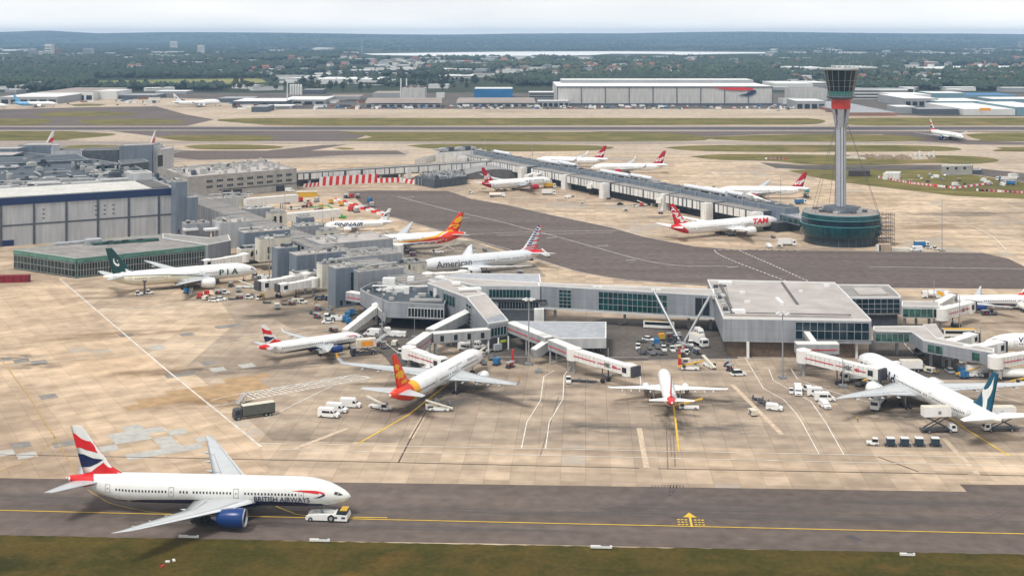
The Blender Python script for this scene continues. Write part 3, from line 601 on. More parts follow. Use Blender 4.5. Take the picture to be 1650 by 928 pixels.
def airliner(kind, at_tail=None, at=None, hdg=0, label='', body=P_WHITE, wingm=None, engm=None, finm=None, tailm=None, tail_poly=None, fin_art=(), texts=(), art=(), detail=1, winglet=None, stabm=None, belly=None, doors=1, group='airliners around the terminal piers', gear=True, texts_on_fin=(), lipm=None):
    T = TY[kind]; L_, R0, ZC = T['L'], T['R'], T['zc']
    n0, t0 = T['nose'] * 2 * R0, T['tail'] * R0
    c, s = math.cos(R(hdg)), math.sin(R(hdg))
    if at_tail is not None:
        p = W(at_tail[0], at_tail[1], ZC + .5 * R0); nose = Vector((p.x + c * L_, p.y + s * L_, 0))
    else:
        p = W(at[0], at[1], ZC - .1 * R0); nose = Vector((p.x, p.y, 0))
    root = empty('airliner', nose, R(hdg), label, 'airliner', group)
    wingm = wingm or paint('wing_grey', (.47, .49, .50)); engm = engm or body; finm = finm or body; stabm = stabm or wingm
    # fuselage profile : x, radius, centre height
    q = [(0, .03, -.30), (.04, .22, -.29), (.12, .40, -.26), (.25, .58, -.19), (.4, .74, -.12), (.58, .87, -.06), (.78, .96, -.02), (1, 1, 0)]
    tab = [(n0 * a, R0 * r, ZC + z * R0) for a, r, z in q]
    q = [(0, 1, 0), (.15, .985, .012), (.3, .93, .055), (.45, .82, .14), (.6, .67, .25), (.75, .49, .37), (.88, .31, .47), (.96, .18, .52), (1, .07, .54)]
    tab += [(L_ - t0 * (1 - a), R0 * r, ZC + z * R0) for a, r, z in q]
    fat = 1.0
    def surf(x, sarc, side, off=.03):
        r, z = lerp_tab(tab, -x); th = max(-1.57, min(1.57, sarc / R0))
        hz = 0
        if T.get('hump') and -x < 28:
            k = max(0, min(1, (28 + x) / 8)) * max(0, min(1, (-x) / 4)); hz = 1.9 * k * max(0, math.sin(th)) ** 2
        return (x, side * (r + off) * math.cos(th), z + (r + off) * math.sin(th) + hz)
    xs = sorted(set([t[0] for t in tab] + [n0 + (L_ - t0 - n0) * i / 14 for i in range(15)] + [n0 * k / 14 for k in range(15)] + [L_ - t0 * k / 14 for k in range(15)]))
    nseg = 32 if detail else 18
    mb = MB(); rings = []
    for x in xs:
        ring_ = []
        for k in range(nseg):
            a = 2 * math.pi * k / nseg
            side = 1 if math.cos(a) >= 0 else -1
            th = math.asin(max(-1, min(1, math.sin(a)))); ring_.append(surf(-x, th * R0, side, 0))
        rings.append(ring_)
    mb.ring(rings); fus = mb.build('fuselage', body, root)
    # wing-body fairing
    mb = MB(); w0 = T['wing'][0]; xf = w0[1] + 3; xb = w0[1] - w0[2] - 4; rg = []
    for i in range(9):
        t = i / 8; x = xf + (xb - xf) * t; k = math.sin(math.pi * (t * .92 + .04)) ** .6
        rg.append([(x, math.cos(a) * R0 * 1.06 * k, ZC - R0 * .62 + math.sin(a) * R0 * .62 * k) for a in [2 * math.pi * j / 16 for j in range(16)]])
    mb.ring(rg); mb.build('belly_fairing', belly if belly else body, fus)
    # wings
    def foil(y, xle, ch, z, tc=.12, n=7):
        pts = []
        for i in range(n + 1):
            u = (i / n) ** 1.6; th = 5 * tc * (.2969 * math.sqrt(u) - .126 * u - .3516 * u * u + .2843 * u ** 3 - .1015 * u ** 4)
            pts.append((u, th))
        top = [(xle - u * ch, y, z + t * ch * 1.1) for u, t in pts]; bot = [(xle - u * ch, y, z - t * ch * .7) for u, t in pts[1:-1]]
        return top + bot[::-1]
    def wsurf(wg, sp, u, side, off=.04):
        i = 0
        ys = [a[0] for a in wg]; y = ys[0] + (ys[-1] - ys[0]) * sp
        xle, ch, z = lerp_tab([(a[0], a[1], a[2], a[3]) for a in wg], y)
        tc = .12 if y < 4 else .10
        u_ = max(.0, min(1, u)); th = 5 * tc * (.2969 * math.sqrt(u_) - .126 * u_ - .3516 * u_ * u_ + .2843 * u_ ** 3 - .1015 * u_ ** 4)
        return (xle - u_ * ch, side * y, z + th * ch * 1.1 + off)
    for side in (1, -1):
        mb = MB(); wg = T['wing']; secs = []
        for a, b in zip(wg, wg[1:]):
            for k in range(4):
                t = k / 4; y, xl, ch, z = [a[j] + (b[j] - a[j]) * t for j in range(4)]; secs.append(foil(side * y, xl, ch, z, .12 if y < 4 else .10))
        y, xl, ch, z = wg[-1]; secs.append(foil(side * y, xl, ch, z, .08))
        mb.ring(secs); wo = mb.build('wing', wingm, root)
        if detail:
            mb = MB()
            for u0, u1, s0, s1 in ((.735, .745, .08, .66), (.985, .998, .04, .97), (.15, .157, .10, .93)):
                n = 14; vs = []
                for k in range(n + 1):
                    sp = s0 + (s1 - s0) * k / n; vs += [wsurf(wg, sp, u0, side), wsurf(wg, sp, u1 + .006, side)]
                mb.add(vs, [(2 * k, 2 * k + 1, 2 * k + 3, 2 * k + 2) for k in range(n)])
            for sp in (.3, .36, .66, .9): mb.add([wsurf(wg, sp, .74, side), wsurf(wg, sp + .004, .74, side), wsurf(wg, sp + .004, .99, side), wsurf(wg, sp, .99, side)], [(0, 1, 2, 3)])
            mb.build('flap_seams', M_SEAM, wo)
            mb = MB(); n = 14; vs = []
            for k in range(n + 1):
                for u in (0, .03, .09): vs.append(wsurf(wg, .05 + .95 * k / n, u, side, .03))
            mb.add(vs, [(3 * k + j, 3 * k + j + 1, 3 * k + j + 4, 3 * k + j + 3) for k in range(n) for j in (0, 1)]); mb.build('leading_edge', P_SILVER, wo)
            for sp in (.22, .42, .58, .74):
                a = wsurf(wg, sp, .62, side, 0); b = wsurf(wg, sp, .99, side, 0)
                mb = MB(); rr = R0 * .11
                mb.tube((a[0], a[1], a[2] - .55), (b[0] - .4, b[1], b[2] - .5), rr, rr * .9); mb.tube((b[0] - .4, b[1], b[2] - .5), (b[0] - 1.6, b[1], b[2] - .3), rr * .9, .03)
                mb.build('flap_fairing', wingm, wo)
        if winglet:
            y, xl, ch, z = wg[-1]; mb = MB(); a = foil(side * (y - .02), xl, ch, z, .07); b = foil(side * (y + .3), xl - .8, ch * .5, z + (1.5 if L_ > 50 else 1.0), .06)
            mb.ring([a, b]); mb.build('winglet', winglet, wo)
        # tailplane
        x0, c0, x1, c1, ys = T['stab']; mb = MB(); zt = ZC + .42 * R0
        mb.ring([foil(side * .4, x0, c0, zt, .1), foil(side * ys * .5, (x0 + x1) / 2, (c0 + c1) / 2, zt + ys * .045, .09), foil(side * ys, x1, c1, zt + ys * .09, .08)])
        mb.build('tailplane', stabm, root)
        for ey, ex, er, el, ez in T['eng']:
            mb = MB(); prof = [(0, .9), (-.04, .97), (-.12, 1.03), (-.3, 1.07), (-.55, 1.04), (-.8, .92), (-1.0, .76)]
            cir = lambda x, r: [(x, side * ey + r * math.cos(a), ez + r * math.sin(a)) for a in [2 * math.pi * k / 20 for k in range(20)]]
            inner = [(-.9, .5), (-.35, .84), (-.1, .80), (0, .9)]
            mb.ring([cir(ex + a * el, er * r) for a, r in inner] + [cir(ex + a * el, er * r) for a, r in prof[1:]], caps=False)
            eng = mb.build('engine', engm, root)
            mb = MB(); mb.ring([cir(ex - .06 * el, er * .80), cir(ex - .01 * el, er * .885), cir(ex + .01 * el, er * .93), cir(ex - .035 * el, er * .985)], caps=False); mb.build('intake_lip', lipm or M_METAL, eng)
            mb = MB(); mb.ring([cir(ex - .22 * el, er * .82), cir(ex - .22 * el, er * .22), cir(ex - .10 * el, .03)], caps=False); mb.build('fan', M_FAN, eng)
            mb = MB(); mb.tube((ex - .85 * el, side * ey, ez), (ex - 1.0 * el, side * ey, ez), er * .73, er * .62, 16); mb.tube((ex - .98 * el, side * ey, ez), (ex - 1.25 * el, side * ey, ez), er * .5, er * .12, 14); mb.build('exhaust_cone', M_GEAR, eng)
            xle, ch, z = lerp_tab([(a[0], a[1], a[2], a[3]) for a in T['wing']], ey)
            mb = MB(); mb.add([(ex - el * .25, side * ey - .22, ez + er * .9), (ex - el * .25, side * ey + .22, ez + er * .9), (xle - ch * .5, side * ey + .22, ez + er * .6), (xle - ch * .5, side * ey - .22, ez + er * .6),
                               (ex - el * .45, side * ey - .22, ez + er * 1.16), (ex - el * .45, side * ey + .22, ez + er * 1.16), (xle - ch * .5, side * ey + .22, z), (xle - ch * .5, side * ey - .22, z)],
                              [(0, 1, 2, 3), (4, 5, 6, 7), (0, 1, 5, 4), (2, 3, 7, 6), (0, 3, 7, 4), (1, 2, 6, 5)]); mb.build('engine_pylon', wingm, root)
    # fin
    xr, xt, zr, xrb, xtb, ztp = T['fin'][0], T['fin'][3], T['fin'][2], T['fin'][1], T['fin'][4], T['fin'][5]
    def finpt(u, v, side, off=.03):
        le = xr + (xt - xr) * v; te = xrb + (xtb - xrb) * v; z = zr - .5 + (ztp - zr + .5) * v; ch = le - te
        if v < .16: le += (.16 - v) * 14 * (R0 / 3.1)
        u_ = max(.0, min(1, u)); th = 5 * .10 * (.2969 * math.sqrt(u_) - .126 * u_ - .3516 * u_ * u_ + .2843 * u_ ** 3 - .1015 * u_ ** 4) * ch
        return (le - u_ * (le - te), side * (th + off), z)
    mb = MB(); rg = []
    for v in (-.12, 0, .08, .16, .35, .6, .85, 1):
        us = [0, .04, .12, .25, .45, .7, 1]
        rg.append([finpt(u, v, 1, 0) for u in us] + [finpt(u, v, -1, 0) for u in us[-2:0:-1]])
    mb.ring(rg); fin = mb.build('tail_fin', finm, root)
    byc = {}
    for m_, poly in fin_art: byc.setdefault(m_.name, [m_, []])[1].append(poly)
    lay = 0
    for k, (m_, polys) in byc.items():
        lay += 1
        for sd in (1, -1):
            for pl_ in polys: join_meshes('tail_emblem', [flat_decal([pl_], lambda u, v, sd=sd: finpt(u, v, sd, .03 + .015 * lay), 'e', m_, fin, .2, .2)], m_, fin)
    for m_, txt, w, h, x0, y0, rot, sh in texts_on_fin:
        mes = []
        for sd in (1, -1):
            me = text_mesh(txt, w, h, 0, 0, .03, sh)
            for vv in me.vertices:      # rotate within the fin's own plane
                x, y = vv.co.x - w / 2, vv.co.y - h / 2; ca, sa = math.cos(R(rot)), math.sin(R(rot))
                gx, gy = x * ca - y * sa, x * sa + y * ca
                vv.co.x = gx; vv.co.y = gy
            def fm(gx, gy, sd=sd):
                v = y0 + gy / (ztp - zr); le = xr + (xt - xr) * v; te = xrb + (xtb - xrb) * v
                xw = le - x0 * (le - te) + gx * (1 if sd < 0 else -1)
                if sd > 0: xw = le - x0 * (le - te) - gx
                u = (le - xw) / (le - te); return finpt(u, v, sd, .06)
            mes.append(flat_decal([], fm, 't', m_, fin, 1.0, 1.0, me))
        join_meshes('tail_lettering', mes, m_, fin)
    # body decals
    def bodydecal(name, m_, polys, off=.03):
        for sd in (1, -1):
            for pl_ in polys: join_meshes(name, [flat_decal([pl_], lambda x, y, sd=sd: surf(x, y, sd, off), 'b', m_, fus, 2.0, R0 * .18)], m_, fus)
    hp = R0 * 1.5708
    if belly: bodydecal('belly_paint', belly, [[(-n0 * .35, -hp), (-n0 * .55, -R0 * .72), (-n0, -R0 * .47), (-L_ * .55, -R0 * .49), (-L_ * .72, -R0 * .62), (-L_ * .86, -R0 * 1.1), (-L_ * .88, -hp)]], .025)
    if tailm: bodydecal('tail_paint', tailm, [tail_poly or [(-L_ + .3, -hp), (-L_ + t0 * .3, -hp), (-L_ + t0 * .42, 0), (-L_ + t0 * .5, hp), (-L_ + .3, hp)]], .035)
    for i, (m_, polys) in enumerate(art): bodydecal('livery_stripe', m_, polys, .05 + .012 * i)
    for m_, txt, w, h, x0, y0, bold, sh in texts:
        mes = []
        for sd in (1, -1):
            me = text_mesh(txt, w, h, x0 - w, y0, bold, sh if sd < 0 else sh, mirror=sd > 0)
            join_meshes('lettering', [flat_decal([], lambda x, y, sd=sd: surf(x, y, sd, .1), 't', m_, fus, 2.5, R0 * .2, me)], m_, fus)
    # cockpit glazing
    polys = [[(-n0 * .185, R0 * .30), (-n0 * .25, R0 * .12), (-n0 * .33, R0 * .08), (-n0 * .30, R0 * .46)], [(-n0 * .345, R0 * .10), (-n0 * .43, R0 * .12), (-n0 * .42, R0 * .42), (-n0 * .315, R0 * .465)]]
    polys = [[(x * .70, y + R0 * .20) for x, y in pl] for pl in polys]
    join_meshes('cockpit_window', [flat_decal(polys, lambda x, y, sd=sd: surf(x, y, sd, .05), 'c', M_WIN, fus, .6, .4) for sd in (1, -1)], M_WIN, fus)
    # cabin windows and doors
    xw0, xw1 = -n0 * 1.0, -(L_ - t0 * .62)
    nd = 4 if L_ > 50 else 2
    dx = [xw0 + .6 + (xw1 - xw0 - 1) * i / (nd - 1) for i in range(nd)]
    ym = R0 * (.02 if kind == '777' else -.05)
    tz = [(x0, x0 - w - .5) for m_, t_, w, h, x0, y0, b_, s_ in texts if y0 < ym + .5 and y0 + h > ym]
    for sd in (1, -1):
        for i in range(nd - 1):
            pl = []; x = dx[i] - 1.4
            while x > dx[i + 1] + 1.4:
                if rnd.random() > .05 and not any(b_ < x < a_ for a_, b_ in tz): pl.append([(x, ym), (x + .34, ym), (x + .34, ym + .46), (x, ym + .46)])
                x -= .74 if detail else .9
            if not pl: continue
            me = flat_decal(pl, lambda x, y: surf(x, y, sd, .06), 'w', M_WIN, fus, 9, 9); me.materials.append(M_WIN); me.name = 'window_row'
            o = bpy.data.objects.new('window_row', me); COL.objects.link(o); o.parent = fus
        if detail and doors:
            for x in dx:
                t = .07; a, b, c_, d = x - .55, x + .55, -R0 * .26, R0 * .40
                fr = [[(a, c_), (a + t, c_), (a + t, d), (a, d)], [(b - t, c_), (b, c_), (b, d), (b - t, d)], [(a, d - t), (b, d - t), (b, d), (a, d)], [(a, c_), (b, c_), (b, c_ + t), (a, c_ + t)], [(x - .12, ym), (x + .12, ym), (x + .12, ym + .34), (x - .12, ym + .34)]]
                me = flat_decal(fr, lambda x, y: surf(x, y, sd, .055), 'd', M_SEAM, fus, 9, .6); me.materials.append(M_SEAM); me.name = 'cabin_door'
                o = bpy.data.objects.new('cabin_door', me); COL.objects.link(o); o.parent = fus
    # landing gear
    if gear:
        gx, mx, my = T['gear']; wr = .55 if L_ > 50 else .45
        def leg(x, y, n, w_, r, top):
            mb = MB(); mb.tube((x, y, r), (x, y, top), .17, .22); mb.tube((x + .2, y, r + .5), (x + 1.6, y, top), .08); g = mb.build('landing_gear', M_GEAR, root)
            for i in range(n):
                xx = x + (i - (n - 1) / 2) * r * 2.35
                for sd in (-1, 1):
                    m2 = MB(); m2.tube((xx, y + sd * (w_ - .2), r), (xx, y + sd * (w_ + .22), r), r, r, 14); m2.build('wheel', M_TYRE, g)
        leg(-(-gx), 0, 1, .35, wr * .85, ZC - R0 * .7); 
        for sd in (-1, 1): leg(mx, sd * my, T['wheels'], .6, wr, T['wing'][0][3] + .3)
    return root

# artwork outlines (u: leading to trailing edge, v: root to tip)
UNION = [(P_RED, [(1, .86), (.8, .84), (.55, .75), (.3, .71), (.0, .70), (.0, .45), (.3, .50), (.6, .53), (.8, .57), (1, .57)]),
         (P_NAVY, [(1, .45), (.75, .44), (.45, .37), (.10, .35), (.4, .27), (.7, .20), (1, .18)]),
         (P_RED, [(.0, .33), (.2, .28), (.5, .19), (.75, .10), (1, .05), (1, -.1), (.5, -.1), (.12, -.06), (.0, .02)])]
def ribbon(x, y, k=1.0):
    """long ribbon mark: red upper stroke and blue hook, x = rear tip"""
    return [(P_RED, [[(x, y + .32 * k), (x + 3.2 * k, y + .05 * k), (x + 5.9 * k, y - .12 * k), (x + 5.9 * k, y + .2 * k), (x + 6.4 * k, y + .5 * k), (x + 5.2 * k, y + .62 * k), (x + 2.0 * k, y + .5 * k)],
                     [(x + 5.2 * k, y + .62 * k), (x + 6.4 * k, y + .5 * k), (x + 7.0 * k, y + .3 * k), (x + 7.3 * k, y - .05 * k), (x + 6.7 * k, y - .05 * k), (x + 6.2 * k, y + .1 * k), (x + 5.6 * k, y + .2 * k)]]),
            (P_NAVY, [[(x + 7.3 * k, y - .08 * k), (x + 7.1 * k, y - .5 * k), (x + 6.2 * k, y - .95 * k), (x + 4.6 * k, y - 1.15 * k), (x + 5.8 * k, y - .75 * k), (x + 6.6 * k, y - .35 * k), (x + 6.7 * k, y - .08 * k)]])]
def small_ribbon(x, y, k): return [(m_, [[(px, py) for px, py in pl] for pl in ps]) for m_, ps in ribbon(x, y, k)]
SWIRL = [(P_GOLD, [(.95, .80), (.55, .82), (.2, .72), (.10, .58), (.3, .62), (.6, .70), (.85, .66), (.7, .58), (.35, .50), (.7, .50), (.97, .58)]),
         (P_GOLD, [(.12, .44), (.45, .42), (.8, .44), (.95, .36), (.7, .24), (.4, .26), (.55, .32), (.75, .34), (.6, .38), (.3, .36), (.05, .28), (.0, .38)]),
         (P_GOLD, [(.05, .16), (.35, .20), (.6, .12), (.8, .0), (.5, .02), (.2, .08)])]
BIRD = [(P_GOLD, [(.25, .62), (.45, .70), (.75, .72), (.95, .64), (.78, .62), (.9, .55), (.7, .56), (.55, .50), (.45, .60)]),
        (P_GOLD, [(.02, .44), (.3, .50), (.6, .50), (.9, .44), (.97, .34), (.7, .38), (.85, .28), (.55, .30), (.35, .24), (.3, .34), (.15, .34)]),
        (P_GOLD, [(.15, .22), (.5, .20), (.7, .12), (.35, .10), (.2, .14)])]
WING_MARK = [(P_WHITE, [(.55, .92), (.62, .80), (.75, .62), (.72, .45), (.62, .30), (.78, .0), (.86, -.1), (.74, -.08), (.52, .12), (.35, .28), (.12, .42), (.02, .52), (.25, .50), (.42, .58), (.52, .70)])]
CRESCENT = [(P_WHITE, [(.55 + .17 * math.cos(a), .46 + .15 * math.sin(a)) for a in [R(-150 + 24 * k) for k in range(11)]] + [(.50 + .12 * math.cos(a), .50 + .105 * math.sin(a)) for a in [R(90 - 24 * k) for k in range(11)]]),
            (P_WHITE, [(.38 + .05 * math.cos(R(90 + 36 * k)) * (1 if k % 2 == 0 else .42), .52 + .05 * math.sin(R(90 + 36 * k)) * (1 if k % 2 == 0 else .42)) for k in range(10)]),
            (P_WHITE, [(-.0, .14), (.25, .20), (.4, .08), (.6, .10), (.8, -.02), (1, -.02), (1, -.12), (0, -.12)])]
STRIPES = []
for i in range(11):
    v0 = 1 - i * .092; v1 = v0 - .05
    if i % 2 == 0 or i > 7: STRIPES.append((P_RED, [(.0 if i > 7 else .45, v0 - .01), (1, v0), (1, v1), (.0 if i > 7 else .45, v1 - .01)]))
    if i < 9: STRIPES.append((P_BLUE, [(.0, v0 + .03), (.46, v0 + .0), (.46, v1 + .0), (.0, v1 + .03)]))

BA_AIR = dict(body=P_CREAM, engm=P_BLUE, fin_art=UNION, belly=P_NAVY, tailm=P_RED)
def tp(L_, R0, k=.10, bot=-.2): return [(-L_ + .25, -R0 * 1.57), (-L_ + L_ * k * .8, -R0 * .3), (-L_ + L_ * k, R0 * .6), (-L_ + L_ * k * .55, R0 * 1.57), (-L_ + .25, R0 * 1.57)]
A = airliner
A('777', at=(565, 795), hdg=-3.8, label='large jet with blue engines and wavy red and blue tail, towed in the foreground', tail_poly=[(-63.4, -4.8), (-60.0, -2.4), (-56.5, .6), (-57.5, 4.8), (-63.4, 4.8)],
  texts=[(P_NAVY, 'BRITISH AIRWAYS', 12.2, 1.2, -8.4, -1.42, .008, 0)], art=ribbon(-12.4, .75, 1.0), **BA_AIR)
A('A320', at_tail=(415.5, 560), hdg=33, label='short white jet with wavy red and blue tail, nose behind an orange sided loader', tail_poly=tp(37.6, 1.98),
  texts=[(P_NAVY, 'BRITISH AIRWAYS', 8.5, .75, -6.5, -.6, 0, 0)], art=small_ribbon(-7.6, .95, .62), winglet=P_CREAM, **{**BA_AIR, 'body': P_WHITE})
A('A330', at_tail=(627.6, 638), hdg=66, label='white wide jet with gold bird on its orange red fin and a yellow tail band', finm=P_ORED, fin_art=BIRD, tailm=P_ORED, tail_poly=[(-58.5, -4.4), (-48.5, -4.4), (-49.5, 4.4), (-58.5, 4.4)],
  art=[(P_GOLD, [[(-45.3, -4.4), (-48.5, -4.4), (-49.5, 4.4), (-46.3, 4.4)]])], winglet=P_GOLD, texts=[(P_DGREY, 'BEIJING', 6, .8, -9.4, .9, 0, 0), (P_DGREY, 'capital airlines', 9, .6, -19, 1.3, 0, 0)], engm=P_WHITE)
A('A320', at_tail=(1083, 650), hdg=87, label='small white jet with red fin seen straight from behind on the middle stand', finm=P_RED, tailm=P_RED, tail_poly=[(-37.3, -3.1), (-34.6, -3.1), (-33.2, 3.1), (-37.3, 3.1)], body=P_WHITE, wingm=P_WHITE)
A('777L', at_tail=(1613, 678), hdg=103, label='long white jet with teal fin and white brush stroke, docked on the right', finm=P_TEAL, fin_art=WING_MARK, stabm=P_WHITE, wingm=P_GREY,
  texts=[(P_NAVY, 'oneworld', 21, 3.3, -6.0, -1.9, .01, 0)], engm=P_WHITE)
A('777', at_tail=(166, 447), hdg=27, label='ivory jet with dark green fin and white crescent before the green glass hall', finm=P_GREEN, fin_art=CRESCENT, body=P_WHITE, tailm=P_IVORY, tail_poly=[(-63.4, -4.8), (-20, -4.8), (-24, -.8), (-38, .9), (-52, 1.6), (-60, 1.2), (-63.4, .8)],
  art=[(P_GREEN, [[(-14, -4.8), (-19, -3.2), (-24, -.9), (-38, .85), (-52, 1.55), (-60, 1.2), (-60, 1.45), (-52, 1.85), (-38, 1.15), (-24, -.55), (-18.4, -3.2), (-13.4, -4.8)]])],
  texts=[(P_GREEN, 'P I A', 8.0, 2.3, -9.0, -1.1, .02, 0)])
A('A320', at_tail=(634, 357), hdg=-170, label='white jet with big dark blue name along its side, docked behind a white bridge', fin_art=[(P_NAVY, [(.1, .55), (.5, .66), (.95, .64), (.9, .56), (.5, .56), (.35, .48), (.8, .48), (.8, .41), (.3, .40), (.05, .28), (.2, .45)])],
  texts=[(P_NAVY, 'FINNAIR', 15.5, 1.9, -5.6, -.55, .02, .3)], engm=P_WHITE)
A('787', at_tail=(751, 376), hdg=-161, label='white jet with gold swirls on its red fin and a sweeping red and gold rear', finm=P_ORED, fin_art=SWIRL, tailm=P_ORED,
  tail_poly=[(-59.7, -4.5), (-50, -4.5), (-36, -2.6), (-20, -1.6), (-12, -1.5), (-20, -.9), (-36, -.6), (-46, 1), (-52, 4.5), (-59.7, 4.5)],
  art=[(P_GOLD, [[(-12, -1.3), (-22, -.9), (-36, -.5), (-45, .9), (-50.5, 4.5), (-48.6, 4.5), (-43.8, 1.6), (-35, .3), (-22, -.4)]])], texts=[(P_DGREY, 'HAINAN AIRLINES', 12, .9, -12, .9, 0, 0)])
A('777', at_tail=(877, 405), hdg=-153, label='silver jet with red, white and blue striped fin, docked by the pier end', body=P_SILVER, wingm=P_SILVER, fin_art=STRIPES, tailm=P_RED, tail_poly=[(-63.4, -.2), (-57, 1.6), (-54, 4.6), (-56, 4.8), (-63.4, 4.8)],
  texts=[(P_DGREY, 'American', 17, 3.0, -9, -1.2, .01, 0)])
A('777L', at_tail=(1077, 366), hdg=29.5, label='white jet with red fin and red rear on the concrete left of the control tower', finm=P_RED, tailm=P_RED, tail_poly=[(-73.6, -4.8), (-62, -4.8), (-62.5, -2), (-66.5, 2), (-68, 4.8), (-73.6, 4.8)], stabm=P_WHITE,
  texts=[(P_RED, 'TAM', 11, 3.0, -9.5, -.5, .05, .35)], texts_on_fin=[(P_WHITE, 'TAM', 8.5, 3.0, .5, .47, -62, .2)], engm=P_WHITE, wingm=P_WHITE)
VG = dict(finm=P_CRIM, engm=P_CRIM, texts_on_fin=[(P_WHITE, 'virgin', 6.2, 3.2, .52, .36, 22, .3)])
A('787', at_tail=(773, 296), hdg=35, label='white jet with crimson fin and engine, docked on the near side of the far pier', tailm=P_CRIM, tail_poly=[(-59.7, -4.5), (-51.5, -4.5), (-52.5, 0), (-54, 4.5), (-59.7, 4.5)], texts=[(P_DGREY, 'virgin atlantic', 16, 1.6, -9, .3, 0, 0)], **VG)
A('A330', at_tail=(980, 257), hdg=168, label='farthest of the white jets with crimson fins, behind the roof of the far pier', **VG, winglet=P_WHITE)
A('A330', at_tail=(1076, 266), hdg=-178, label='white jet with crimson fin standing between two others behind the far pier', **VG, winglet=P_WHITE)
A('787', at_tail=(1304, 304), hdg=178, label='white jet with crimson fin and engine just left of the control tower', **VG)
A('787', at=(1583, 552), hdg=178, label='white jet nose at the right edge, docked between two bridges', texts=[(P_NAVY, 'VIRGIN ATLANTIC', 22, 1.7, -10.8, .6, .02, .2)], finm=P_CRIM, engm=P_CRIM)
A('A320', at=(1517, 485), hdg=-178, label='white jet with blue engine cut by the right edge, docked beyond the glazed link', winglet=P_CREAM, texts=[(P_NAVY, 'BRITISH AIRWAYS', 8.5, .75, -6.5, -.6, 0, 0)], tail_poly=tp(37.6, 1.98), **{**BA_AIR, 'body': P_WHITE})
A('777', at=(1552, 221), hdg=-78, label='white jet turning off the far runway towards the camera on the right', tail_poly=[(-63.4, -4.8), (-58.5, -2), (-56.5, .8), (-58.5, 4.8), (-63.4, 4.8)], **BA_AIR)
A('747', at=(356, 165.5), hdg=24, label='all white jumbo with a hump crossing the far apron beyond the runway', detail=0, fin_art=[(P_NAVY, [(.3, .4), (.7, .45), (.8, .6), (.4, .6)])])
A('777', at=(93, 167.5), hdg=6, label='pale blue jet in front of the long cargo sheds on the far left', detail=0, finm=P_LBLUE, tailm=P_LBLUE, tail_poly=[(-63.4, -4.8), (-30, -4.8), (-38, 0), (-44, 4.8), (-63.4, 4.8)])
A('777', at=(13, 170.5), hdg=4, label='white jet nose at the left edge by the cargo sheds', detail=0)
ART_E = [(P_RED, [(.3, .5), (.7, .62), (1, .6), (1, .35), (.6, .3), (.2, .12)]), (P_GREEN, [(.2, .1), (.6, .28), (1, .3), (1, .05), (.5, .0)])]
for px, lb, hh in ((81, 'jet tail rising behind the left end of the grey terminal roof', -112), (245, 'jet tail rising behind the grey plant block of the terminal roof', -100)):
    o = A('777L', at_tail=(px, 232), hdg=hh, label=lb, detail=0, fin_art=ART_E, gear=False); o.scale = (1.25,) * 3; t_ = W(px + 5, 211, 23.1); o.location = (t_.x + 71.5 * 1.25 * math.cos(R(hh)), t_.y + 71.5 * 1.25 * math.sin(R(hh)), 0)
# ------------------------------------------------------------------ building kit
C_GREY = mat('clad_grey', (.30, .32, .35), .45, .2, .08, .15, stripes=[('A', 5.2, .12, .72), ('Z', 3.1, .10, .75)])
C_BLUE = mat('clad_bluegrey', (.18, .22, .27), .45, .2, .08, .15, stripes=[('A', 1.2, .07, .85)])
C_LIGHT = mat('clad_light', (.45, .465, .48), .5, .1, .08, .2, stripes=[('A', 2.4, .08, .85)])
C_WHITE = mat('clad_white', (.72, .71, .68), .5, 0, .1, .3, stripes=[('A', 3.0, .08, .8)])
C_CREAM = mat('render_cream', (.58, .56, .48), .7, 0, .14, .25, stripes=[('Z', 2.6, .08, .8)])
C_CONC = mat('weathered_concrete', (.36, .345, .32), .8, 0, .2, .25)
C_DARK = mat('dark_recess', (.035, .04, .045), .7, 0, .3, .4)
C_HALL = mat('hall_panels', (.43, .445, .465), .5, .1, .06, .1, stripes=[('A', 1.5, .05, .92), ('Z', 1.2, .04, .93)])
C_NAVY = mat('fascia_navy', (.012, .03, .095), .35, 0, .08, .3)
R_WHITE = mat('roof_white', (.58, .57, .53), .6, 0, .14, .08, stripes=[('X', 9, .12, .85)])
R_GREY = mat('roof_grey', (.28, .265, .25), .7, 0, .16, .15, stripes=[('A', 6.0, .12, .8)])
R_PALE = mat('roof_pale', (.42, .385, .36), .7, 0, .18, .12)
R_DARK = mat('roof_dark', (.12, .115, .115), .75, 0, .25, .3)
R_BLUE = mat('roof_bluegrey', (.05, .068, .086), .6, 0, .35, .1)
R_SILV = mat('roof_silver', (.42, .44, .47), .4, .3, .08, .2, stripes=[('A', 1.4, .06, .85)])
G_TEAL = glassmat('glass_teal', (.006, .045, .048), spec=.5); G_DARK = glassmat('glass_dark', (.01, .02, .03), spec=.5); G_GREEN = glassmat('glass_green', (.03, .085, .07), dark=.55, spec=.5)
G_BLUE = glassmat('glass_blue', (.006, .02, .032), spec=.5); T_WHITE = mat('trim_white', (.72, .72, .70), .5, 0, .08); T_GREY = mat('trim_grey', (.35, .36, .37), .5, .2, .1)
DUCT = mat('duct_metal', (.50, .50, .49), .4, .4, .15, .6); UNIT = mat('plant_unit', (.42, .42, .40), .6, .1, .2, .6); UNITD = mat('plant_dark', (.085, .10, .12), .6, .1, .3, .5)
M_POLE = mat('pole_steel', (.38, .39, .40), .4, .5); M_YELP = mat('plant_yellow', (.72, .45, .03), .5); M_REDP = mat('plant_red', (.45, .035, .03), .5)
G_PAV = glassmat('glass_pavilion', (.022, .035, .033), dark=.8, grid=(1.6, 1.6, 3.2), spec=.4)
G_BAND = glassmat('glass_band_green', (.09, .20, .165), dark=.2, spec=.4)
M_BRN = mat('brown_steel', (.10, .07, .065), .6)

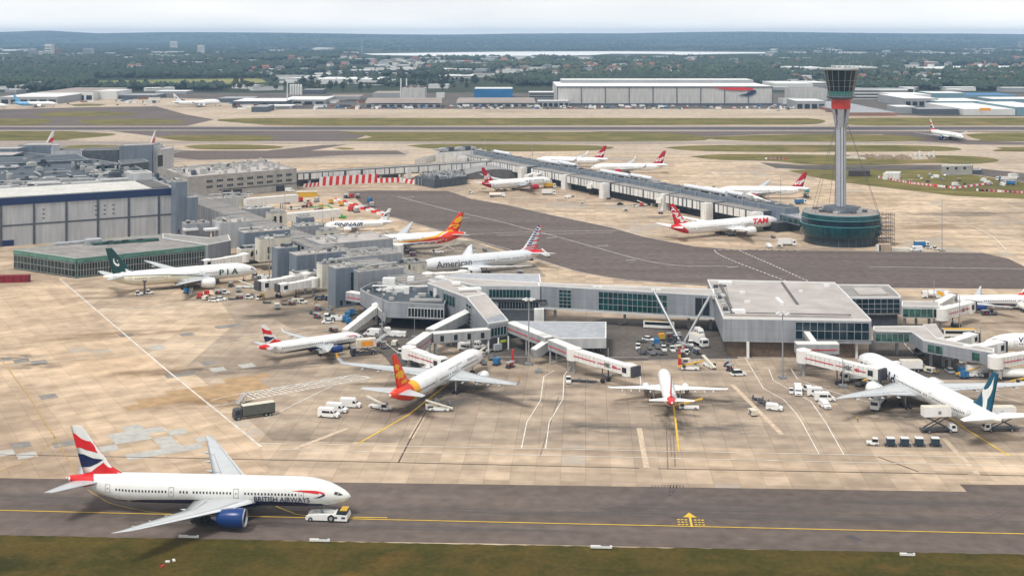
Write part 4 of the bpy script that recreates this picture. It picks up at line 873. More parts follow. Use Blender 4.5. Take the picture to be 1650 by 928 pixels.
def thing(name, loc, label, cat, group=None): return empty(name, loc, 0, label, cat, group)
def xy(p): return Vector((p[0], p[1]))
def dirv(h): return Vector((math.cos(R(h)), math.sin(R(h))))

class Bld:
    def __init__(s, name, label, cat, px, py, group=None, z=0):
        p = W(px, py, z); s.c = Vector((p.x, p.y, 0)); s.root = thing(name, s.c, label, cat, group); s.n = 0
    def mb(s): return MB(s.c)
    def block(s, pts, z0, z1, wall=C_GREY, roof=R_GREY, par=.6, name='wall', ztop=None, px=True, rim=T_WHITE, rw=.35):
        """roof outline given as seen, at height z1"""
        zt = ztop or [z1] * len(pts)
        ps = [W(p[0], p[1], zt[i]).xy if px else xy(p) for i, p in enumerate(pts)]
        a = sum(ps[i].x * ps[(i + 1) % len(ps)].y - ps[(i + 1) % len(ps)].x * ps[i].y for i in range(len(ps)))
        if a < 0: ps = ps[::-1]; zt = zt[::-1]
        m = s.mb(); m.prism(ps, z0, z1, 0, None, zt); w_ = m.build(name, wall, s.root)
        m = s.mb(); n = len(ps); cen = sum(ps, Vector((0, 0))) / n
        ins = [p + (cen - p).normalized() * rw * 1.4 for p in ps]
        m.add([(p.x, p.y, zt[i] + .05) for i, p in enumerate(ins)], [list(range(n))]); r_ = m.build('roof', roof, s.root)
        if par:
            m = s.mb()
            for i in range(n):
                j = (i + 1) % n; a_, b_ = ps[i], ps[j]; ia, ib = ins[i], ins[j]
                vs = [(*a_, zt[i] - .02), (*b_, zt[j] - .02), (*ib, zt[j] - .02), (*ia, zt[i] - .02), (*a_, zt[i] + par), (*b_, zt[j] + par), (*ib, zt[j] + par), (*ia, zt[i] + par)]
                vs = [(x + (1e-3 * i), y, z_) for x, y, z_ in vs]
                m.add(vs, [(4, 5, 6, 7), (0, 1, 5, 4), (3, 7, 6, 2)])
            m.build('parapet', rim, s.root)
        s.ps = ps; s.zt = zt; s.cen = cen
        return ps
    def panel(s, a, b, u0, u1, z0, z1, m, name='window', off=.08, cen=None, mull=0, mullm=None, rows=0, th=.06):
        """panel on the wall from world point a to b; u in 0..1"""
        a, b = xy(a), xy(b); d = b - a; n = Vector((d.y, -d.x)).normalized(); c = cen if cen is not None else s.cen
        if (a + b).dot(n) / 2 - c.dot(n) < 0: n = -n
        p, q = a + d * u0, a + d * u1
        mb = s.mb(); p2, q2 = p + n * off, q + n * off; p1, q1 = p + n * (off - th), q + n * (off - th)
        mb.add([(*p1, z0), (*q1, z0), (*q1, z1), (*p1, z1), (*p2, z0), (*q2, z0), (*q2, z1), (*p2, z1)], [(4, 5, 6, 7), (0, 1, 5, 4), (2, 3, 7, 6), (0, 4, 7, 3), (1, 2, 6, 5)])
        o = mb.build(name, m, s.root)
        if mull or rows:
            mb = s.mb(); p3, q3 = p + n * (off + .06), q + n * (off + .06)
            L_ = (q - p).length
            for k in range(mull + 1 if mull else 0):
                t = k / mull; x = p3.lerp(q3, t); mb.bar((x.x, x.y, z0), (x.x, x.y, z1 - .001), .14, .14)
            for k in range(rows + 1 if rows else 0):
                z = z0 + (z1 - z0) * k / rows; mb.bar((*p3, z), (*q3, z), .12, .16)
            mb.build('mullions', mullm or T_GREY, o)
        return o
    def windows(s, a, b, n, u0, u1, z0, z1, gap=.3, m=None, name='window', mull=0):
        for i in range(n):
            w_ = (u1 - u0) / n; s.panel(a, b, u0 + w_ * (i + gap / 2), u0 + w_ * (i + 1 - gap / 2), z0, z1, m or G_DARK, name, mull=mull)
    def box(s, c, d, h=0, m=None, name='plant_unit'):
        mb = s.mb(); mb.box(c, d, R(h)); return mb.build(name, m or UNIT, s.root)
    def clutter(s, ps, z, n, seed=1, h=30, big=3.0, mats=None, pipes=3, tall=2.2):
        """plant on the roof polygon ps"""
        r = random.Random(seed); mats = mats or [UNIT, DUCT, UNITD, UNIT]
        bx0, bx1 = min(p.x for p in ps), max(p.x for p in ps); by0, by1 = min(p.y for p in ps), max(p.y for p in ps)
        def inside(x, y):
            c = False
            for i in range(len(ps)):
                a, b = ps[i], ps[i - 1]
                if (a.y > y) != (b.y > y) and x < (b.x - a.x) * (y - a.y) / (b.y - a.y) + a.x: c = not c
            return c
        k = 0; tries = 0; used = []
        while k < n and tries < n * 40:
            tries += 1; x, y = r.uniform(bx0, bx1), r.uniform(by0, by1); w_, d_, h_ = r.uniform(.8, big), r.uniform(.8, big * .8), r.uniform(.5, tall)
            if not (inside(x, y) and inside(x + w_, y) and inside(x, y + d_) and inside(x - w_, y) and inside(x, y - d_)): continue
            if any(abs(x - a) < (w_ + c) * .7 and abs(y - b) < (d_ + c) * .7 for a, b, c in used): continue
            used.append((x, y, max(w_, d_))); k += 1; t = r.random()
            mb = s.mb()
            if t < .7:
                mb.box((x, y, z + h_ / 2 + .06), (w_, d_, h_), R(h)); mb.box((x, y, z + h_ + .12), (w_ * .6, d_ * .6, .25), R(h)); o = mb.build('plant_unit', r.choice(mats), s.root)
            elif t < .85:
                mb.tube((x, y, z + .05), (x, y, z + h_ * 1.2), w_ * .3, w_ * .3, 10); mb.build('vent_stack', DUCT, s.root)
            else:
                mb.box((x, y, z + h_ * .5), (w_ * .9, w_ * .9, h_ * .9), R(h)); mb.tube((x, y, z + h_ * .9), (x, y, z + h_ * 1.25), w_ * .35, w_ * .35, 12); mb.build('fan_unit', UNIT, s.root)
        for i in range(pipes):
            for _ in range(30):
                x, y = r.uniform(bx0, bx1), r.uniform(by0, by1); a = R(h + (90 if r.random() < .4 else 0)); l = r.uniform(6, 22); dx, dy = math.cos(a) * l, math.sin(a) * l
                if inside(x, y) and inside(x + dx, y + dy): break
            else: continue
            mb = s.mb(); zz = z + r.uniform(.5, 1.4); rr = r.uniform(.2, .6)
            if r.random() < .5: mb.tube((x, y, zz), (x + dx, y + dy, zz), rr, rr, 8)
            else: mb.bar((x, y, zz), (x + dx, y + dy, zz), rr * 2, rr * 1.4)
            nn = int(l / 4) + 1
            for q in range(nn + 1): mb.box((x + dx * q / nn, y + dy * q / nn, z + zz / 2 - z / 2), (.2, .2, zz - z), a)
            mb.build('duct', DUCT, s.root)

def deck(name, label, cat, path_f, path_b, z0, z1, wall, roof, glaz=(), legs=(), group=None, par=.4):
    """walkway on legs: front and back roof edges as seen"""
    b = Bld(name, label, cat, *path_f[0], z=z1, group=group)
    f = [W(*p, z1).xy for p in path_f]; k = [W(*p, z1).xy for p in path_b]
    b.block([tuple(p) for p in f] + [tuple(p) for p in k[::-1]], z0, z1, wall, roof, par, px=False)
    cen = b.cen
    for seg, u0, u1, za, zb, m, mu in glaz:
        n = f[seg + 1] - f[seg]; c = (k[min(seg, len(k) - 1)])
        b.panel(f[seg], f[seg + 1], u0, u1, za, zb, m, cen=c, mull=mu)
    for (px, py) in legs:
        p = W(px, py); mb = b.mb(); mb.box((p.x, p.y, z0 / 2), (.8, .8, z0), R(-3)); mb.build('leg', T_GREY, b.root)
    return b

# ------------------------------------------------------------------ square lounge building and its links
b = Bld('pier_building', 'big flat roofed grey building with glazed corner at the right end of the link', 'building', 1285, 577)
ps = b.block([(1140, 453), (1345, 457.5), (1404, 518), (1165, 514)], 5.2, 12.5, C_GREY, R_PALE, .7)
A0, A1, A2, A3 = W(1140, 453, 12.5), W(1345, 457.5, 12.5), W(1404, 518, 12.5), W(1165, 514, 12.5)
b.panel(A3, A2, .49, .985, 6.4, 12.0, G_BLUE, mull=10, rows=2)
b.panel(A2, A1, .03, .97, 6.4, 12.0, G_BLUE, mull=10, rows=2)
m = b.mb(); inn = [A0 + Vector((4, -4, 0)), A1 + Vector((-3, -4, 0)), A2 + Vector((-5, 2.5, 0)), A3 + Vector((1.5, 1.2, 0))]
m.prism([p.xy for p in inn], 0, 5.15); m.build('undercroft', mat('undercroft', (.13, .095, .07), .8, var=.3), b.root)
m = b.mb(); m.prism([p.xy for p in [A0.lerp(A2, .07) + Vector((3, 0, 0)), A1.lerp(A3, .05), A2.lerp(A0, .07) + Vector((-3, 0, 0)), A3.lerp(A1, .05) + Vector((1, 1, 0))]], 12.5, 13.25); m.build('roof_deck', R_PALE, b.root)
for t, s_ in ((.08, .9), (.57, .63)):
    m = b.mb(); p = A0.lerp(A1, t) + Vector((0, -4, 0)); q = p.lerp(A3.lerp(A2, t), s_ + .02); m.bar((p.x, p.y, 13.3), (q.x, q.y, 13.3), .9, .5); m.build('roof_gutter', R_DARK, b.root)
m = b.mb(); p, q = A3.lerp(A2, .05) + Vector((1, 6, 0)), A2 + Vector((-5, 6, 0)); m.bar((p.x, p.y, 13.3), (q.x, q.y, 13.3), .5, .35); m.build('roof_gutter', R_DARK, b.root)
for (x, y), (w_, d_) in (((1168, 456.5), (5, 3)), ((1190, 502), (4.2, 3)), ((1256, 486), (1.2, 9)), ((1332, 461), (2, 1.4)), ((1196, 472), (2, .8)), ((1204, 487), (2, .8)), ((1290, 470), (1.3, .7))):
    p = W(x, y, 13.5); b.box((p.x, p.y, 13.7), (w_, d_, .9), 0, T_WHITE, 'roof_light')
for x in (1205, 1290, 1380): p = W(x, 577); b.box((p.x, p.y, 2.6), (.8, .8, 5.2), 0, T_WHITE, 'column')
for x in (1145, 1160): p = W(x, 480, 12.5); b.box((p.x + 1, p.y, 13.1), (1.6, 5, 1.1), 0, DUCT)
for i in range(8): p = A3.lerp(A0, .1 + i * .1); b.box((p.x + 2, p.y, 13.0), (1.5, 2, .9 + (i % 3) * .3), 0, [UNIT, UNITD, DUCT][i % 3])

b = Bld('glass_wing', 'dark blue glass block with pale roof attached behind the big flat roofed building', 'building', 1410, 527)
b.block([(1347, 460), (1432, 460.5), (1452, 480), (1368, 480.5)], 4.6, 10.6, C_LIGHT, R_GREY, .5)
B0, B1 = W(1368, 480.5, 10.6), W(1452, 480, 10.6)
b.panel(B0, B1, .01, .97, 5.0, 10.3, G_BLUE, mull=8, rows=3)
b.panel(B1, W(1432, 460.5, 10.6), .03, .97, 5.0, 10.3, G_BLUE, mull=4, rows=3)
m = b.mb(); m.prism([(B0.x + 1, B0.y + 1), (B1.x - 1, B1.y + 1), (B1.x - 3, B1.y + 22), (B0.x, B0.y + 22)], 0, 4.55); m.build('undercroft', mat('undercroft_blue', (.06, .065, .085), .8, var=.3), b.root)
p = W(1400, 470, 10.6); m = b.mb(); m.prism([W(1375, 464, 11).xy, W(1419, 463.5, 11).xy, W(1430, 474, 11).xy, W(1384, 475, 11).xy], 10.6, 11.1); m.build('roof_deck', R_PALE, b.root)

deck('link_bridge', 'short green glazed bridge joining the dark glass block to the white jet bridge', 'link bridge', [(1453, 494), (1514, 495)], [(1453, 486), (1514, 487)], 5.0, 9.0, C_LIGHT, R_PALE,
     glaz=[(0, .03, .82, 5.4, 8.2, G_GREEN, 5), (0, .84, .98, 5.4, 8.2, G_BLUE, 1)], legs=[(1476, 527), (1497, 526), (1458, 528)])
deck('walkway', 'grey elevated walkway bending right from the big flat roofed building', 'walkway', [(1407, 534), (1468, 535), (1487, 549), (1552, 561), (1602, 569)], [(1407, 527), (1488, 526.5), (1509, 545.5), (1560, 556), (1602, 563)], 5.0, 8.6, C_GREY, R_PALE,
     glaz=[(0, .06, .95, 5.5, 7.9, G_GREEN, 6), (2, .12, .50, 5.4, 7.8, G_GREEN, 2), (3, .28, .55, 5.4, 7.8, G_GREEN, 1)], legs=[(1445, 572), (1500, 590), (1530, 596), (1560, 602), (1596, 610)])
deck('walkway_stub', 'short grey walkway stub rising behind the bent walkway', 'walkway', [(1508, 547), (1522, 545)], [(1487, 524), (1508, 523)], 4.6, 8.4, C_LIGHT, R_PALE, par=.3)

# link building with glass and V strut
b = Bld('link_building', 'long grey clad link building with teal glass panels above a V shaped strut', 'building', 1000, 540)
E0, E1, E2, E3 = W(866, 457, 13), W(1150, 467.5, 13), W(1152, 477, 13), W(868, 461, 13)
b.block([tuple(E0.xy), tuple(E1.xy), tuple(E2.xy), tuple(E3.xy)], 4.8, 13, C_GREY, R_PALE, .5, px=False)
X = lambda px: (px - 868) / (1152 - 868)
for a_, c_, z0, z1, g_, mu, rw in ((902, 922, 5.6, 12.2, G_TEAL, 3, 5), (967, 1077, 5.6, 12.3, G_TEAL, 14, 3), (1121, 1144, 6.0, 12.0, G_DARK, 2, 0)):
    b.panel(E3, E2, X(a_), X(c_), z0, z1, g_, mull=mu, rows=rw)
m = b.mb(); d = (E2 - E3).normalized(); n = Vector((d.y, -d.x, 0))
for z_ in (4.9, 5.3): m.bar(E3.lerp(E2, .01) + n * .4 + Vector((0, 0, z_ - 13)), E2 + n * .4 + Vector((0, 0, z_ - 13)), .25, .2)
m.build('ledge', T_WHITE, b.root)
s1, s2, s3, s4 = WD(1054, 469, 448), WD(1096, 541, 436), WD(1144, 477, 440), WD(1103, 541, 436)
s2.z = 0; s4.z = 0
m = b.mb(); m.tube(s1, s2, .5, .5, 12); m.build('strut', M_POLE, b.root)
m = b.mb(); m.tube(s3, s4, .5, .5, 12); m.build('strut', M_POLE, b.root)
for t in (.33, .36, .66, .69):
    p = (E0.lerp(E1, t) + E3.lerp(E2, t)) / 2; b.box((p.x, p.y, 13.3), (1.6, .8, .5), -5, T_WHITE, 'roof_vent')
m = b.mb()
for t in (.1, .5, .86, .98):
    p = (E0.lerp(E1, t) + E3.lerp(E2, t)) / 2; m.box((p.x, p.y, 2.4), (1, 1, 4.8), R(-5))
m.build('column', C_CONC, b.root)

b = Bld('link_building', 'two storey grey building with ribbon windows between the sloped roof and the long link', 'building', 830, 545)
L0, L1, L2, L3 = W(700, 447, 13), W(868, 456.5, 13), W(870, 462, 13), W(765, 461, 13)
b.block([tuple(L0.xy), tuple(L1.xy), tuple(L2.xy), tuple(L3.xy)], 4.5, 13, C_LIGHT, R_PALE, .4, px=False)
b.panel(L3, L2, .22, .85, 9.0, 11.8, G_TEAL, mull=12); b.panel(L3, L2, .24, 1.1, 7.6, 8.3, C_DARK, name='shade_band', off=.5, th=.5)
b.panel(L3, L2, .36, .98, 4.9, 7.3, G_DARK, mull=14)
p = W(868, 497, 8); b.box((p.x, p.y - 6, 4.6), (3.4, 2.4, 9.2), -3, C_WHITE, 'lift_shaft')
b.block([(690, 452), (745, 441), (870, 443), (872, 458), (790, 452), (735, 463)], 4, 12, C_LIGHT, R_SILV, .3)
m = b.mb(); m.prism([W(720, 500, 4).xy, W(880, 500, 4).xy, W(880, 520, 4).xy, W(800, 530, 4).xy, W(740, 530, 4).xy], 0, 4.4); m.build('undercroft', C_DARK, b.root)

b = Bld('low_annex', 'low silver roofed annex in front of the long link building', 'building', 930, 570)
b.block([(830, 518), (977, 519), (977, 545), (905, 546), (850, 534)], 3.4, 6.6, C_LIGHT, R_SILV, .15)
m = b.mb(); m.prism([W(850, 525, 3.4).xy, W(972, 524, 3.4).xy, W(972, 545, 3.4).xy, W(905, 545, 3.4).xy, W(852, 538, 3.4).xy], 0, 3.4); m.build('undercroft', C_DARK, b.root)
for k in range(6): p = W(908 + k * 12, 566); b.box((p.x, p.y, 1.6), (.3, .3, 3.3), 0, T_GREY, 'column')

# gate building with the sloping roof
b = Bld('stair_building', 'grey building whose wide pale roof slopes down to a glazed front', 'building', 800, 570)
TB = [W(689, 457, 13.6), W(752, 480, 13.6), W(783, 475, 13.6), W(722, 452, 13.6)]
b.block([tuple(p.xy) for p in TB], 4.5, 13.6, C_GREY, R_PALE, .45, px=False)
b.panel(TB[0], TB[1], .42, .72, 8.8, 12.2, G_TEAL, mull=4); b.panel(TB[0], TB[1], .06, .14, 8, 11.5, G_DARK); b.panel(TB[0], TB[1], .16, .24, 6.5, 13, C_WHITE, 'panel')
p = W(757, 467, 14); b.box((p.x, p.y, 14.3), (8, 3.5, .7), 10, T_WHITE, 'roof_light'); p = W(735, 458, 14); b.box((p.x, p.y, 14.3), (3, 3, .9), 10, T_WHITE, 'roof_light')
E_, F_ = W(787, 522.5, 9.3), W(819, 517.5, 9.3)
cen = b.cen
b.block([tuple(TB[1].xy), tuple(E_.xy), tuple(F_.xy), tuple(TB[2].xy)], 4.4, 13.6, C_GREY, R_PALE, .4, ztop=[13.6, 9.3, 9.3, 13.6], px=False, name='sloped_wall')
b.panel(TB[1], E_, -.02, .22, 5.0, 11.8, G_TEAL, rows=5, mull=2, cen=TB[2].xy)
b.panel(E_, F_, .12, .9, 5.1, 7.9, G_TEAL, mull=5, rows=1, cen=TB[2].xy); b.panel(E_, F_, .0, 1, 8.6, 9.4, T_GREY, 'fascia', cen=TB[2].xy)
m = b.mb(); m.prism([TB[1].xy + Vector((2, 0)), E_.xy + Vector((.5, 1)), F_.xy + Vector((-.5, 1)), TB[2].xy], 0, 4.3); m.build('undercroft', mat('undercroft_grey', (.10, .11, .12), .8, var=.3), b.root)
for p in (E_, F_, E_.lerp(F_, .5)): b.box((p.x, p.y - .6, 2.2), (.5, .5, 4.4), 0, T_WHITE, 'column')
b.panel(E_, F_, .5, .8, 2.9, 3.7, mat('sign_yellow_green', (.50, .58, .04), .5), 'sign_board', off=1.2, cen=TB[2].xy)
b.panel(E_, F_, .2, .55, .6, 2.6, C_LIGHT, 'kiosk_front', off=1.6, th=1.5, cen=TB[2].xy)

# round lounge with plant roof
b = Bld('gate_lounge', 'grey lounge with tall ribbon windows and white plant boxes on its dark roof', 'building', 670, 530)
ps = b.block([(580, 467), (590, 474), (625, 488), (716, 492), (722, 476), (692, 460), (640, 452), (600, 457)], 4.4, 9.6, C_GREY, R_BLUE, .5, rim=T_GREY)
q0, q1 = W(625, 488, 9.6), W(716, 492, 9.6)
b.panel(q0, q1, .36, .99, 5.0, 8.2, G_DARK, mull=11, mullm=T_WHITE, rows=1)
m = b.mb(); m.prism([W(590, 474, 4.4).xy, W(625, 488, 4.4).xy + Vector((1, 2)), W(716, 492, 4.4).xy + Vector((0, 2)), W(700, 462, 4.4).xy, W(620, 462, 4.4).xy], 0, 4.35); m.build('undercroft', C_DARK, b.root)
for px, py, w_, d_, h_, m_ in ((627, 463, 4.6, 3, 3.6, T_WHITE), (637, 470, 6.6, 2.2, 1.6, T_WHITE), (662, 459, 2.5, 2.2, 3.2, T_WHITE), (648, 464, 3, 1.6, 1.5, UNIT), (655, 473, 2, 1.4, 2.4, T_WHITE), (600, 466, 3, 2, 1, UNITD), (612, 470, 4, 1.5, .8, UNITD), (680, 477, 3, 2, 1, UNIT)):
    p = W(px, py, 9.7); b.box((p.x, p.y, 9.7 + h_ / 2), (w_, d_, h_), -3, m_)
b.clutter(ps, 9.7, 14, 5, -3, 2.0, pipes=5, tall=1.1)

# ------------------------------------------------------------------ left pier (runs at 30 / -60 degrees)
U, V = dirv(30), dirv(-60)
b = Bld('pier_corridor', 'long grey ribbed pier corridor running from the hall down to the gate lounge', 'pier', 500, 420)
a = W(300, 312, 12).xy; e = W(697, 458, 12).xy; D_ = (e - a); Ln = D_.length; D_.normalize(); Nn = Vector((-D_.y, D_.x))
wd = 6.5
b.block([tuple(a - Nn * wd), tuple(e - Nn * wd), tuple(e + Nn * wd), tuple(a + Nn * wd)], 0, 11.2, C_GREY, R_GREY, 0, px=False)
for k in range(int(Ln / 4.4)):
    c = a + D_ * (2 + k * 4.4); h_ = 11.35 + (.5 if k % 7 == 0 else 0)
    m = b.mb(); m.bar((*(c - Nn * (wd + .3)), h_), (*(c + Nn * (wd + .3)), h_), .8, .55)
    m.bar((*(c - Nn * (wd + .2)), 4.5), (*(c - Nn * (wd + .2)), 11.3), .3, .3); m.build('roof_rib', R_PALE if k % 3 else T_GREY, b.root)
for k in range(10):
    t0 = .52 + k * .045; p = a + D_ * Ln * t0 - Nn * wd; q = a + D_ * Ln * (t0 + .035) - Nn * wd
    b.panel(p, q, 0, 1, 7.2, 10.4, G_DARK, cen=a.lerp(e, .5) + Nn * 20)
def pierblk(px, py, z1, w_, d_, z0=0, wall=C_BLUE, roof=R_PALE, label='', par=.35, hd=30, name='stair_tower', wins=(), rim=mat('rim_grey', (.40, .40, .39), .5), cat='building', und=None, extra=None, b=None):
    """block with its nearest roof corner at px,py; w_ along +hd, d_ away along hd+90"""
    b = b or Bld(name, label, cat, px, py, z=z1)
    c = W(px, py, z1).xy; u, v = dirv(hd), dirv(hd + 90)
    ps = [c, c + u * w_, c + u * w_ + v * d_, c + v * d_]
    b.block([tuple(p) for p in ps], z0, z1, wall, roof, par, px=False, rim=rim)
    for face, u0, u1, za, zb, m_ in wins: b.panel(ps[face], ps[(face + 1) % 4], u0, u1, za, zb, m_)
    b.corners = ps
    if w_ > 5: b.clutter([p for p in ps], z1 + .1, 4 if w_ < 12 else 8, int(px), hd, 2.0, [UNIT, UNITD, DUCT], 2, 1.3)
    k_ = random.Random(int(px * 7))
    for q_ in range(3):
        u0 = k_.uniform(.05, .85); za = max(z0, 0) + k_.uniform(.5, 2)
        b.panel(ps[0], ps[1], u0, u0 + .9 / w_, za, za + 2, k_.choice([C_DARK, T_GREY, G_DARK]), 'door' if q_ else 'hatch')
    return b
pierblk(447, 401, 15, 9, 7, label='tall blue grey stair tower on the pier behind the docked ivory jet', wins=[(0, .75, .95, 2, 12, G_DARK)])
pierblk(478, 412.5, 13.5, 22, 9, 3, wall=C_BLUE, label='blue grey gate room with white parapet beside the taller stair tower', name='gate_room')
pierblk(541, 433.5, 15, 9, 8, label='tall blue grey stair tower with a dark glass strip above the white tug', wins=[(0, .7, 1.0, 4, 13, G_BLUE)])
pierblk(578, 439, 13.8, 19, 10, 4, wall=C_GREY, roof=R_GREY, label='grey gate room with white edged roof right of the dark glass strip', name='gate_room')
pierblk(394, 376, 14.5, 22, 9, 2, wall=C_BLUE, label='blue grey gate room furthest up the pier from the lounge', name='gate_room', wins=[(0, .0, .06, 3, 8, G_DARK)])
b = pierblk(418, 386.5, 14, 15, 6, 4, wall=C_CREAM, roof=R_DARK, label='cream block with dark roof above the white bridge of the ivory jet', name='gate_block', rim=T_GREY, wins=[(0, .25, .33, 7.5, 10.5, G_DARK), (3, .3, .5, 7, 9, G_DARK)])
b = pierblk(519, 427, 13.5, 14, 6, 4, wall=C_CREAM, roof=R_DARK, label='cream block with dark roof between the two blue grey stair towers', name='gate_block', rim=T_GREY, wins=[(3, .3, .5, 6, 8, G_DARK), (0, .3, .4, 8, 11, G_DARK)])
pierblk(474, 443, 8.5, 11, 6, 4.4, wall=C_CREAM, roof=R_DARK, label='low cream corridor with dark roof at the foot of the cream block', name='gate_corridor', rim=T_WHITE, wins=[(0, .72, .86, 5.6, 7.6, G_DARK)])
pierblk(388, 403, 9.0, 10, 6, 4.4, wall=C_CREAM, roof=R_DARK, label='low cream corridor feeding the bridge of the ivory jet', name='gate_corridor', rim=T_WHITE, wins=[(0, .72, .86, 6, 8, G_DARK)])
pierblk(355, 361, 12.5, 16, 14, 0, wall=C_LIGHT, roof=R_PALE, label='grey block with pale sunken roof beside the pier near the blue band hall', name='gate_block')
pierblk(300, 362, 12, 0.01 + 12, 8, 0, wall=C_GREY, roof=R_GREY, label='low grey plant block at the foot of the blue band hall', name='plant_block')
# towers by the hall
pierblk(283, 294, 28, 6.2, 9, 0, wall=C_BLUE, roof=R_PALE, label='tallest blue grey tower at the right end of the blue band hall', hd=30, name='stair_tower', par=.8)
pierblk(304, 319, 20, 5, 10, 0, wall=C_BLUE, roof=R_PALE, label='shorter blue grey tower right of the tallest one', name='stair_tower')
# blocks on the upper side of the pier
pierblk(338, 322, 11, 17, 12, 0, wall=C_LIGHT, roof=R_PALE, label='light grey block with pale roof below the office windows', name='gate_block')
pierblk(360, 317.5, 9.5, 16, 8, 3, wall=C_CREAM, roof=R_GREY, label='cream corridor with narrow dark windows below the office building', name='gate_corridor', wins=[(0, .1, .18, 5, 8.4, G_DARK), (0, .5, .58, 5, 8.4, G_DARK), (0, .78, .86, 5, 8.4, G_DARK)])
pierblk(399, 338, 12, 15, 10, 0, wall=C_GREY, roof=R_WHITE, label='grey block with bright roof sheet in the middle of the pier', name='gate_block')
pierblk(436, 345, 10, 9, 8, 3.5, wall=C_CREAM, roof=R_GREY, label='cream corridor with two narrow windows feeding a long white bridge', name='gate_corridor', wins=[(0, .2, .36, 5, 8.6, G_DARK), (0, .55, .7, 5, 8.6, G_DARK)])
pierblk(480, 366, 12, 13, 9, 0, wall=C_GREY, roof=R_WHITE, label='grey block with bright roof left of the jet with the big dark name', name='gate_block')
pierblk(515, 374, 9.6, 11, 7, 3.5, wall=C_CREAM, roof=R_GREY, label='cream corridor at the nose of the jet with the big dark name', name='gate_corridor', wins=[(0, .2, .34, 5, 8.4, G_DARK), (0, .5, .66, 5, 8.4, G_DARK)])
pierblk(485, 352, 13, 7, 7, 0, wall=C_BLUE, roof=R_PALE, label='small blue grey lift tower behind the bright roof', name='stair_tower')
pierblk(520, 395, 12.4, 34, 22, 0, wall=C_GREY, roof=R_PALE, label='wide grey roofed room across the pier before the red and gold jet', name='gate_room')
pierblk(563, 416, 12.2, 24, 14, 0, wall=C_GREY, roof=R_GREY, label='grey roofed room on the pier below the engine of the red and gold jet', name='gate_room')
pierblk(640, 428, 8, 14, 9, 4, wall=C_CREAM, roof=R_DARK, label='flat dark roofed corridor left of the silver jet nose', name='gate_corridor', rim=T_GREY)

# ------------------------------------------------------------------ hall with blue band and glass pavilion
b = Bld('terminal_hall', 'huge grey hall with dark blue roof band and white roof on the left', 'terminal', 140, 385)
h0 = W(282, 303, 24).xy; hu = -dirv(30)
Lh = 130; hd = 44; hv = dirv(120)
pp = [h0, h0 + hu * Lh, h0 + hu * Lh + hv * hd, h0 + hv * hd]
b.block([tuple(p) for p in pp], 0, 24, C_HALL, R_WHITE, .5, px=False, rim=T_GREY)
b.panel(pp[0], pp[1], 0, 1, 20.4, 24.0, C_NAVY, 'fascia_band', off=.5, th=.5)
b.panel(pp[0], pp[1], 0, 1, 9.8, 10.6, UNITD, 'rail_band', off=.15, th=.1)
b.panel(pp[0], pp[1], .62, 1, 0.2, 3.0, C_NAVY, 'base_band', off=.3, th=.2)
for k in range(9):
    u_ = (8 + k * 15.6) / Lh; b.panel(pp[0], pp[1], u_, u_ + 1.1 / Lh, 0, 20.3, UNITD, 'pilaster', off=.4, th=.4)
for k, uo in ((1, .06), (1, .094), (2, .008), (3, .085)):
    for j in range(3): b.panel(pp[0], pp[1], (8 + k * 15.6) / Lh + uo, (8 + k * 15.6) / Lh + uo + .008, 12.5 + j * 2.2, 13 + j * 2.2, C_DARK, 'vent_grille', off=.12)
m = b.mb(); q = pp[0] + hu * 2 + hv * 4; m.prism([tuple(p) for p in (q, q + hu * 9, q + hu * 9 + hv * 36, q + hv * 36)], 24.06, 24.6); m.build('roof_step', R_DARK, b.root)
b.block([tuple(p) for p in (pp[3] + hu * 1, pp[3] + hu * 12, pp[3] + hu * 12 + hv * 12, pp[3] + hu * 1 + hv * 12)], 20, 28, C_LIGHT, R_GREY, .5, px=False, name='penthouse')

b = Bld('glass_pavilion', 'low green glass pavilion with flat grey roof in front of the hall', 'building', 120, 435)
pv = [W(22, 403, 8.5), W(123, 417, 8.5), W(335, 395.5, 8.5), W(340, 384, 8.5), W(262, 378, 8.5), W(120, 391, 8.5)]
b.block([tuple(p.xy) for p in pv], 0, 8.5, G_GREEN, mat('roof_brown', (.27, .25, .235), .75, 0, .25, .12, stripes=[('A', 7, .15, .8)]), .25, px=False, rim=mat('trim_green', (.35, .48, .42), .4))
b.panel(pv[0], pv[1], .01, .99, .6, 6.3, G_PAV, 'glazing', mull=18, mullm=T_GREY, rows=2); b.panel(pv[1], pv[2], .01, .99, .6, 6.3, G_PAV, 'glazing', mull=48, mullm=T_GREY, rows=2)
b.panel(pv[0], pv[1], .0, 1, 6.7, 8.4, G_BAND, 'glass_band', off=.2); b.panel(pv[1], pv[2], .0, 1, 6.7, 8.4, G_BAND, 'glass_band', off=.2)
for k in range(4): p = W(166 + k * 24, 392 - k * 1.6, 9); b.box((p.x, p.y, 9.1), (9.5, 4, 1.0), 30, G_GREEN, 'roof_light')
p = W(150, 387, 10); b.box((p.x, p.y, 9.6), (7, 6, 2.0), 30, R_SILV); p = W(118, 391, 9); b.box((p.x, p.y, 9.1), (16, 4, .8), 30, R_SILV)
b.block([(262, 377), (340, 384), (368, 379), (372, 388), (335, 395), (262, 384)], 0, 9, C_GREY, R_GREY, .3, name='side_wing')
for x in (307, 340): p = W(x, 371, 9); b.box((p.x, p.y, 9.5), (6.5, 5, .9), 30, T_WHITE, 'roof_light')

